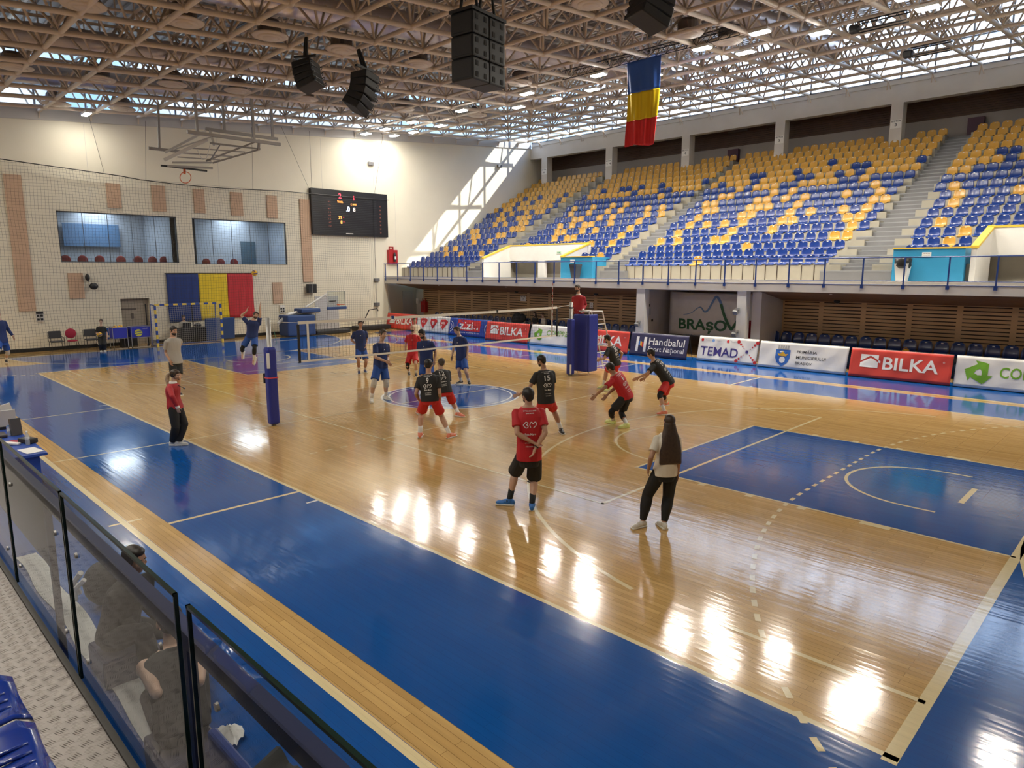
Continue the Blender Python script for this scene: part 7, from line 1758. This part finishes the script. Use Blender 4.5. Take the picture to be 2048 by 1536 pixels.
person('nineteen', 'person in black shirt and red shorts with black knee pads bending forward, rightmost', 1.86, 244, (1302, 708), (1306, 721), (1336, 763),
       {'l': A_((1297, 744), (1277, 755), .0, hand=(1269, 759), curl=.2), 'r': A_((1303, 744), (1290, 756), -.25, hand=(1283, 759))},
       {'l': L_((1319, 790), (1329, 823), (1314, 829)), 'r': L_((1331, 792), (1333, 805), (1322, 811), )}, skin='a', hair='dark', shirt='black', bottom='redshorts', shoes='shoeo', pads=('padb', 'LR'), back=club('19'), dn=.0, dh=.0)
# the team in blue
LOGO = [('mark', [[(-.02, -.012), (.02, -.012), (.0, .022)]], 0, .72, 0, m_pwhite)]
person('kneepads', 'person in navy shirt with white knee pads, hands joined, nearest behind the net', 2.03, 50, (766, 669), (763, 685), (761, 731),
       {'l': A_((750, 709), (772, 723), .18, hand=(779, 728), curl=.3), 'r': A_((777, 706), (775, 722), .2, hand=(780, 728), curl=.3)},
       {'l': L_((747, 763), (743, 797), (744, 808)), 'r': L_((769, 762), (772, 792), (788, 801))}, skin='c', hair='brown', shirt='navy', bottom='royal', shoes='shoew', pads=('pad', 'LR'), front=LOGO)
person('hip', 'person in navy shirt with one hand on the hip, standing farthest left behind the net', 1.88, 18, (721, 648), (720, 660), (722, 698),
       {'l': A_((702, 678), (713, 688), .02, hand=(718, 690)), 'r': A_((733, 677), (732, 690), .02)},
       {'l': L_((717, 722), (718, 742), (721, 753)), 'r': L_((732, 722), (730, 740), (738, 748))}, skin='b', hair='dark', shirt='navy', bottom='royal', shoes='shoen', front=LOGO, look=30)
person('libero', 'bearded person in a plain red shirt and red shorts behind the net', 1.80, -4, (826, 657), (826, 668), (825, 708),
       {'l': A_((811, 687), (810, 702), .02), 'r': A_((840, 687), (840, 702), -.05)},
       {'l': L_((817, 727), (818, 745), (821, 753)), 'r': L_((832, 727), (832, 747), (834, 756))}, skin='c', hair='grey', hairstyle='bald', beard='brown', shirt='red', bottom='redshorts', shoes='shoeb', pads=('padb', 'R'), look=-25, front=LOGO)
person('bent_head', 'dark-haired person in navy shirt looking down to the left, behind the number 9 player', 1.95, -18, (844, 668), (850, 680), (853, 724),
       {'l': A_((838, 702), (841, 721), .05, hand=(843, 730)), 'r': A_((869, 702), (869, 721), .03, hand=(869, 730))},
       {'l': L_((846, 755), (846, 783), (843, 790)), 'r': L_((862, 755), (863, 783), (866, 790))}, skin='b', hair='dark', beard='dark', shirt='navy', bottom='royal', shoes='shoeb', look=-40, dh=.06, front=LOGO)
person('profile', 'person in navy shirt and royal shorts turned left in front of the blue ZIZIN board', 1.88, -38, (914, 661), (919, 672), (923, 716),
       {'l': A_((907, 693), (904, 712), .05, hand=(903, 719)), 'r': A_((934, 694), (934, 712), .0, hand=(934, 719))},
       {'l': L_((921, 739), (922, 762), (911, 768)), 'r': L_((932, 739), (938, 763), (941, 772))}, skin='c', hair='brown', shirt='navy', bottom='royal', shoes='shoeb', look=-60, front=LOGO)
person('spiker', 'person in navy shirt jumping with both arms raised towards the flying ball', 1.92, 25, (511, 631), (507, 640), (504, 672),
       {'l': A_((484, 632), (493, 623), .05, hand=(495, 617), pole=(-1*RH*1.0).normalized(), curl=.1), 'r': A_((524, 627), (520, 613), .05, hand=(521, 606), pole=RH.copy(), curl=.1)},
       {'l': L_((488, 690), (485, 705), (484, 713), d=-.25, pole=(-FH-UP*.2).normalized()), 'r': L_((508, 695), (508, 717), (505, 727), d=.0)}, air=(-8.3, -2.2, 0), skin='c', hair='grey', beard='brown', shirt='navy', bottom='royal', under='padb', shoes='shoew', look=50, dh=-.05)
# officials
person('second_referee', 'woman referee with a long blond curly ponytail, red top and black trousers in profile', 1.64, 88, (350, 750), (346, 766), (350, 812),
       {'R': A_((348, 796), (355, 814), .14, hand=(357, 824), curl=.6), 'L': A_((352, 795), (360, 806), -.14)},
       {'R': L_((348, 848), (345, 884), (362, 889)), 'L': L_((367, 845), (356, 884), (376, 888))}, skin='c', hair='blond', hairstyle='pony', shirt='refred', sleeve='long', bottom='charcoal', length='pants', shoes='shoew', fem=True)
person('coach_grey', 'bearded person in a grey T-shirt and black shorts standing behind the woman referee', 1.96, 62, (347, 662), (345, 675), (351, 722),
       {'l': A_((334, 699), (340, 721), .05, hand=(342, 728)), 'r': A_((361, 690), (355, 704), -.2)},
       {'l': L_((347, 752), (348, 784), (352, 792)), 'r': L_((356, 752), (356, 784), (362, 790))}, skin='a', hair='dark', beard='dark', shirt='grey', bottom='black', shoes='shoeb')
person('first_referee', 'bearded referee in a red top standing on the stand behind the blue padding', 1.84, -28, (1155, 577), (1157, 590), (1158, 624),
       {'l': A_((1147, 606), (1147, 619), .05), 'r': A_((1168, 605), (1166, 620), .03)},
       {'l': L_((1153, 652), (1153, 678), (1151, 682), d=.05), 'r': L_((1163, 652), (1163, 678), (1162, 682), d=.0)}, sit=(.12, 6.38, 1.04), skin='a', hair='grey', beard='dark', shirt='refred', sleeve='long', bottom='charcoal', length='pants', shoes='shoeb', look=-45)
# by the back wall
pb_ = person('ball_helper', 'person in black shirt and trousers holding a ball between the ball carts', 1.58, 22, (202, 643), (202, 652), (204, 674),
       {'l': A_((193, 663), (196, 670), .12, hand=(200, 671)), 'r': A_((213, 665), (214, 676), .0)},
       {'l': L_((202, 688), (202, 700), (202, 705)), 'r': L_((209, 688), (209, 700), (213, 704))}, skin='c', hair='brown', shirt='black', bottom='charcoal', length='pants', shoes='shoew', fem=True, group=None)
W_ = PEOPLE['ball_helper']['arms']; hw = W_['R'][2] if 'R' in W_ else W_['L'][2]
volleyball(plane_pt(199, 669, (hw-CAM).dot(FH), .17), 'yellow and blue ball held by the person between the ball carts', .105)
person('left_edge', 'person in a dark blue top and blue shorts at the left picture edge', 2.0, 75, (-5, 628), (-2, 640), (4, 681),
       {'l': A_((-14, 660), (-10, 676), .1), 'r': A_((16, 657), (26, 672), -.1, hand=(29, 679), curl=.3)},
       {'l': L_((-6, 705), (-10, 726), (-2, 733)), 'r': L_((10, 699), (12, 720), (19, 730))}, skin='c', hair='dark', shirt='navy', sleeve='long', bottom='royal', pads=('pad', 'LR'), shoes='shoeb')
def seated(key, label, base, H, face, head, neck, pelvis, arms, legs, **kw):
    return person(key, label, H, face, head, neck, pelvis, arms, legs, sit=base, **kw)
bq = (-21.62, .25, 0)
pt_ = lambda x, y, z: project((x, y, z))
def auto_seated(key, label, x, y, zs, yaw_world, H=1.75, lean=.08, arms_d=.3, tilt=None, **kw):
    """a person sitting on a seat at (x, y) with seat height zs, facing yaw_world"""
    f = Vector((math.cos(yaw_world), math.sin(yaw_world), 0)); s_ = UP.cross(f)
    Pp = Vector((x, y, zs+.10)); N = Pp+UP*.29*H+f*lean if tilt is None else Pp+(UP*math.cos(tilt)+f*math.sin(tilt))*.30*H; Hc = N+UP*.105*H+f*.03
    base = Pp; cam_d = lambda q: (Pp-CAM).dot(FH)-(q-CAM).dot(FH)
    fr = math.degrees(math.atan2(f.dot(RH), -f.dot(FH)))
    arms, legs = {}, {}
    for nm, sg in (('L', 1), ('R', -1)):
        K = Pp+f*.245*H+s_*sg*.07*H+UP*.02; A = Vector((K.x, K.y, max(.09, zs-.40)))+f*.02; Sx = N+s_*sg*.1*H-UP*.03*H
        W = K+UP*.08-f*.10; E = Sx.lerp(W, .5)-f*.12
        legs[nm] = dict(k=project(K), a=project(A), d=cam_d(A), t=project(A+f*.15-UP*.05), dt=cam_d(A+f*.15-UP*.05))
        arms[nm] = dict(e=project(E), w=project(W), d=((Sx-CAM).dot(FH)-(W-CAM).dot(FH)))
    return person(key, label, H, fr, project(Hc), project(N), project(Pp), arms, legs, sit=tuple(base), dn=cam_d(N), dh=cam_d(Hc), **kw)
auto_seated('scorer', 'bearded person in a grey shirt sitting behind the laptop at the black table', -21.62, .35, .46, 0.0, skin='a', hair='grey', beard='dark', shirt='grey', bottom='black', shoes='shoeb', H=1.78)
XS = lambda px, py: at(px, py, y=YE+1.6)
auto_seated('spectator_dark', 'seated woman with long dark hair and dark top behind the white COMPREST board', XS(1072, 636).x, YE+1.6, .53, -PI/2, skin='c', hair='brown', hairstyle='long', shirt='charcoal' if False else 'black', bottom='charcoal', length='pants', shoes='shoeb', fem=True, H=1.66)
auto_seated('spectator_white', 'seated woman in a white top behind the white COMPREST board', XS(1089, 639).x, YE+1.6, .53, -PI/2-.4, skin='c', hair='brown', shirt='white', sleeve='long', bottom='charcoal', length='pants', shoes='shoew', fem=True, H=1.62)
person('sideline_white', 'dark-haired woman in a white top behind the red-shirted player beyond the net', 1.66, 28, (829, 641), (830, 649), (832, 678),
       {'l': A_((826, 668), (828, 678), .1), 'r': A_((838, 666), (839, 677), .0)}, {'l': L_((830, 696), (829, 712)), 'r': L_((835, 696), (835, 712))}, skin='b', hair='dark', shirt='white', bottom='charcoal', length='pants', shoes='shoew', fem=True)
# dark pram-like bundle on the seats
q = XS(1044, 640); b = MB(); b.sm = True; b.ell((q.x, q.y-.35, .95), (.42, .22, .38), 14, 9); b.ell((q.x+.35, q.y-.35, 1.05), (.25, .2, .25), 12, 8); o = b.build('black_bag', mat('bag_black', (.012, .012, .014), .7)); tag(o, 'bulky black bag on the navy seats left of the seated women', 'bag')
# players resting beyond the glass
auto_seated('resting_far', 'person in black sitting hunched beyond the glass, farther of two', 8.62, -11.25, .30, 0.55, skin='b', hair='dark', shirt='black', bottom='charcoal', length='pants', shoes='shoew', H=1.8, lean=.22, sleeve='long')
auto_seated('resting_near', 'person in a black sleeveless top, bare-legged, beyond the glass, nearer of two', 10.42, -11.34, .34, PI-.25, skin='c', hair='dark', shirt='black', sleeve='none', bottom='black', shoes='shoew', H=1.88, tilt=.85)
b = MB(); b.rbox((8.62, -11.25, .14), (.5, .4, .26), .03); o = b.build('low_stool', m_rail); tag(o, 'low dark box seat under the farther seated person beyond the glass', 'seat')
b = MB(); b.rbox((10.42, -11.34, .16), (.5, .4, .30), .03); o = b.build('low_stool', m_rail); tag(o, 'low dark box seat under the nearer seated person beyond the glass', 'seat')
# accessories
pr2 = PEOPLE['second_referee']; t = pr2['root']; N2, f2 = pr2['N'], pr2['ftt']
b = MB(); b.path([pr2['Hp'](-.044, -.01, .0), pr2['Hp'](-.046, .03, -.03), pr2['Hp'](-.02, .062, -.036)], .006, 6); b.ell(pr2['Hp'](-.01, .066, -.036), (.02, .02, .014), 8, 6); b.ell(pr2['Hp'](-.046, -.006, -.0), (.012, .035, .045), 8, 6); b.build('headset', m_black, t)
b = MB(); q = N2+f2*.16-UP*.10; b.tube(q+f2*.08, q+f2*.06-UP*.02, .02, n=8); b.path([N2+f2*.03, N2+f2*.10-UP*.05, q+f2*.05], .008, 5); b.build('whistle', m_black, t)
cr = PEOPLE['coach_red']
sd_ = 'R' if 'R' in cr['arms'] else 'L'; S_, E_, W = cr['arms'][sd_]
b = MB(); d = (W-E_).normalized(); b.path([W-d*.03, W-d*.015], .038, 12); b.build('wristband', m_black, cr['root'])
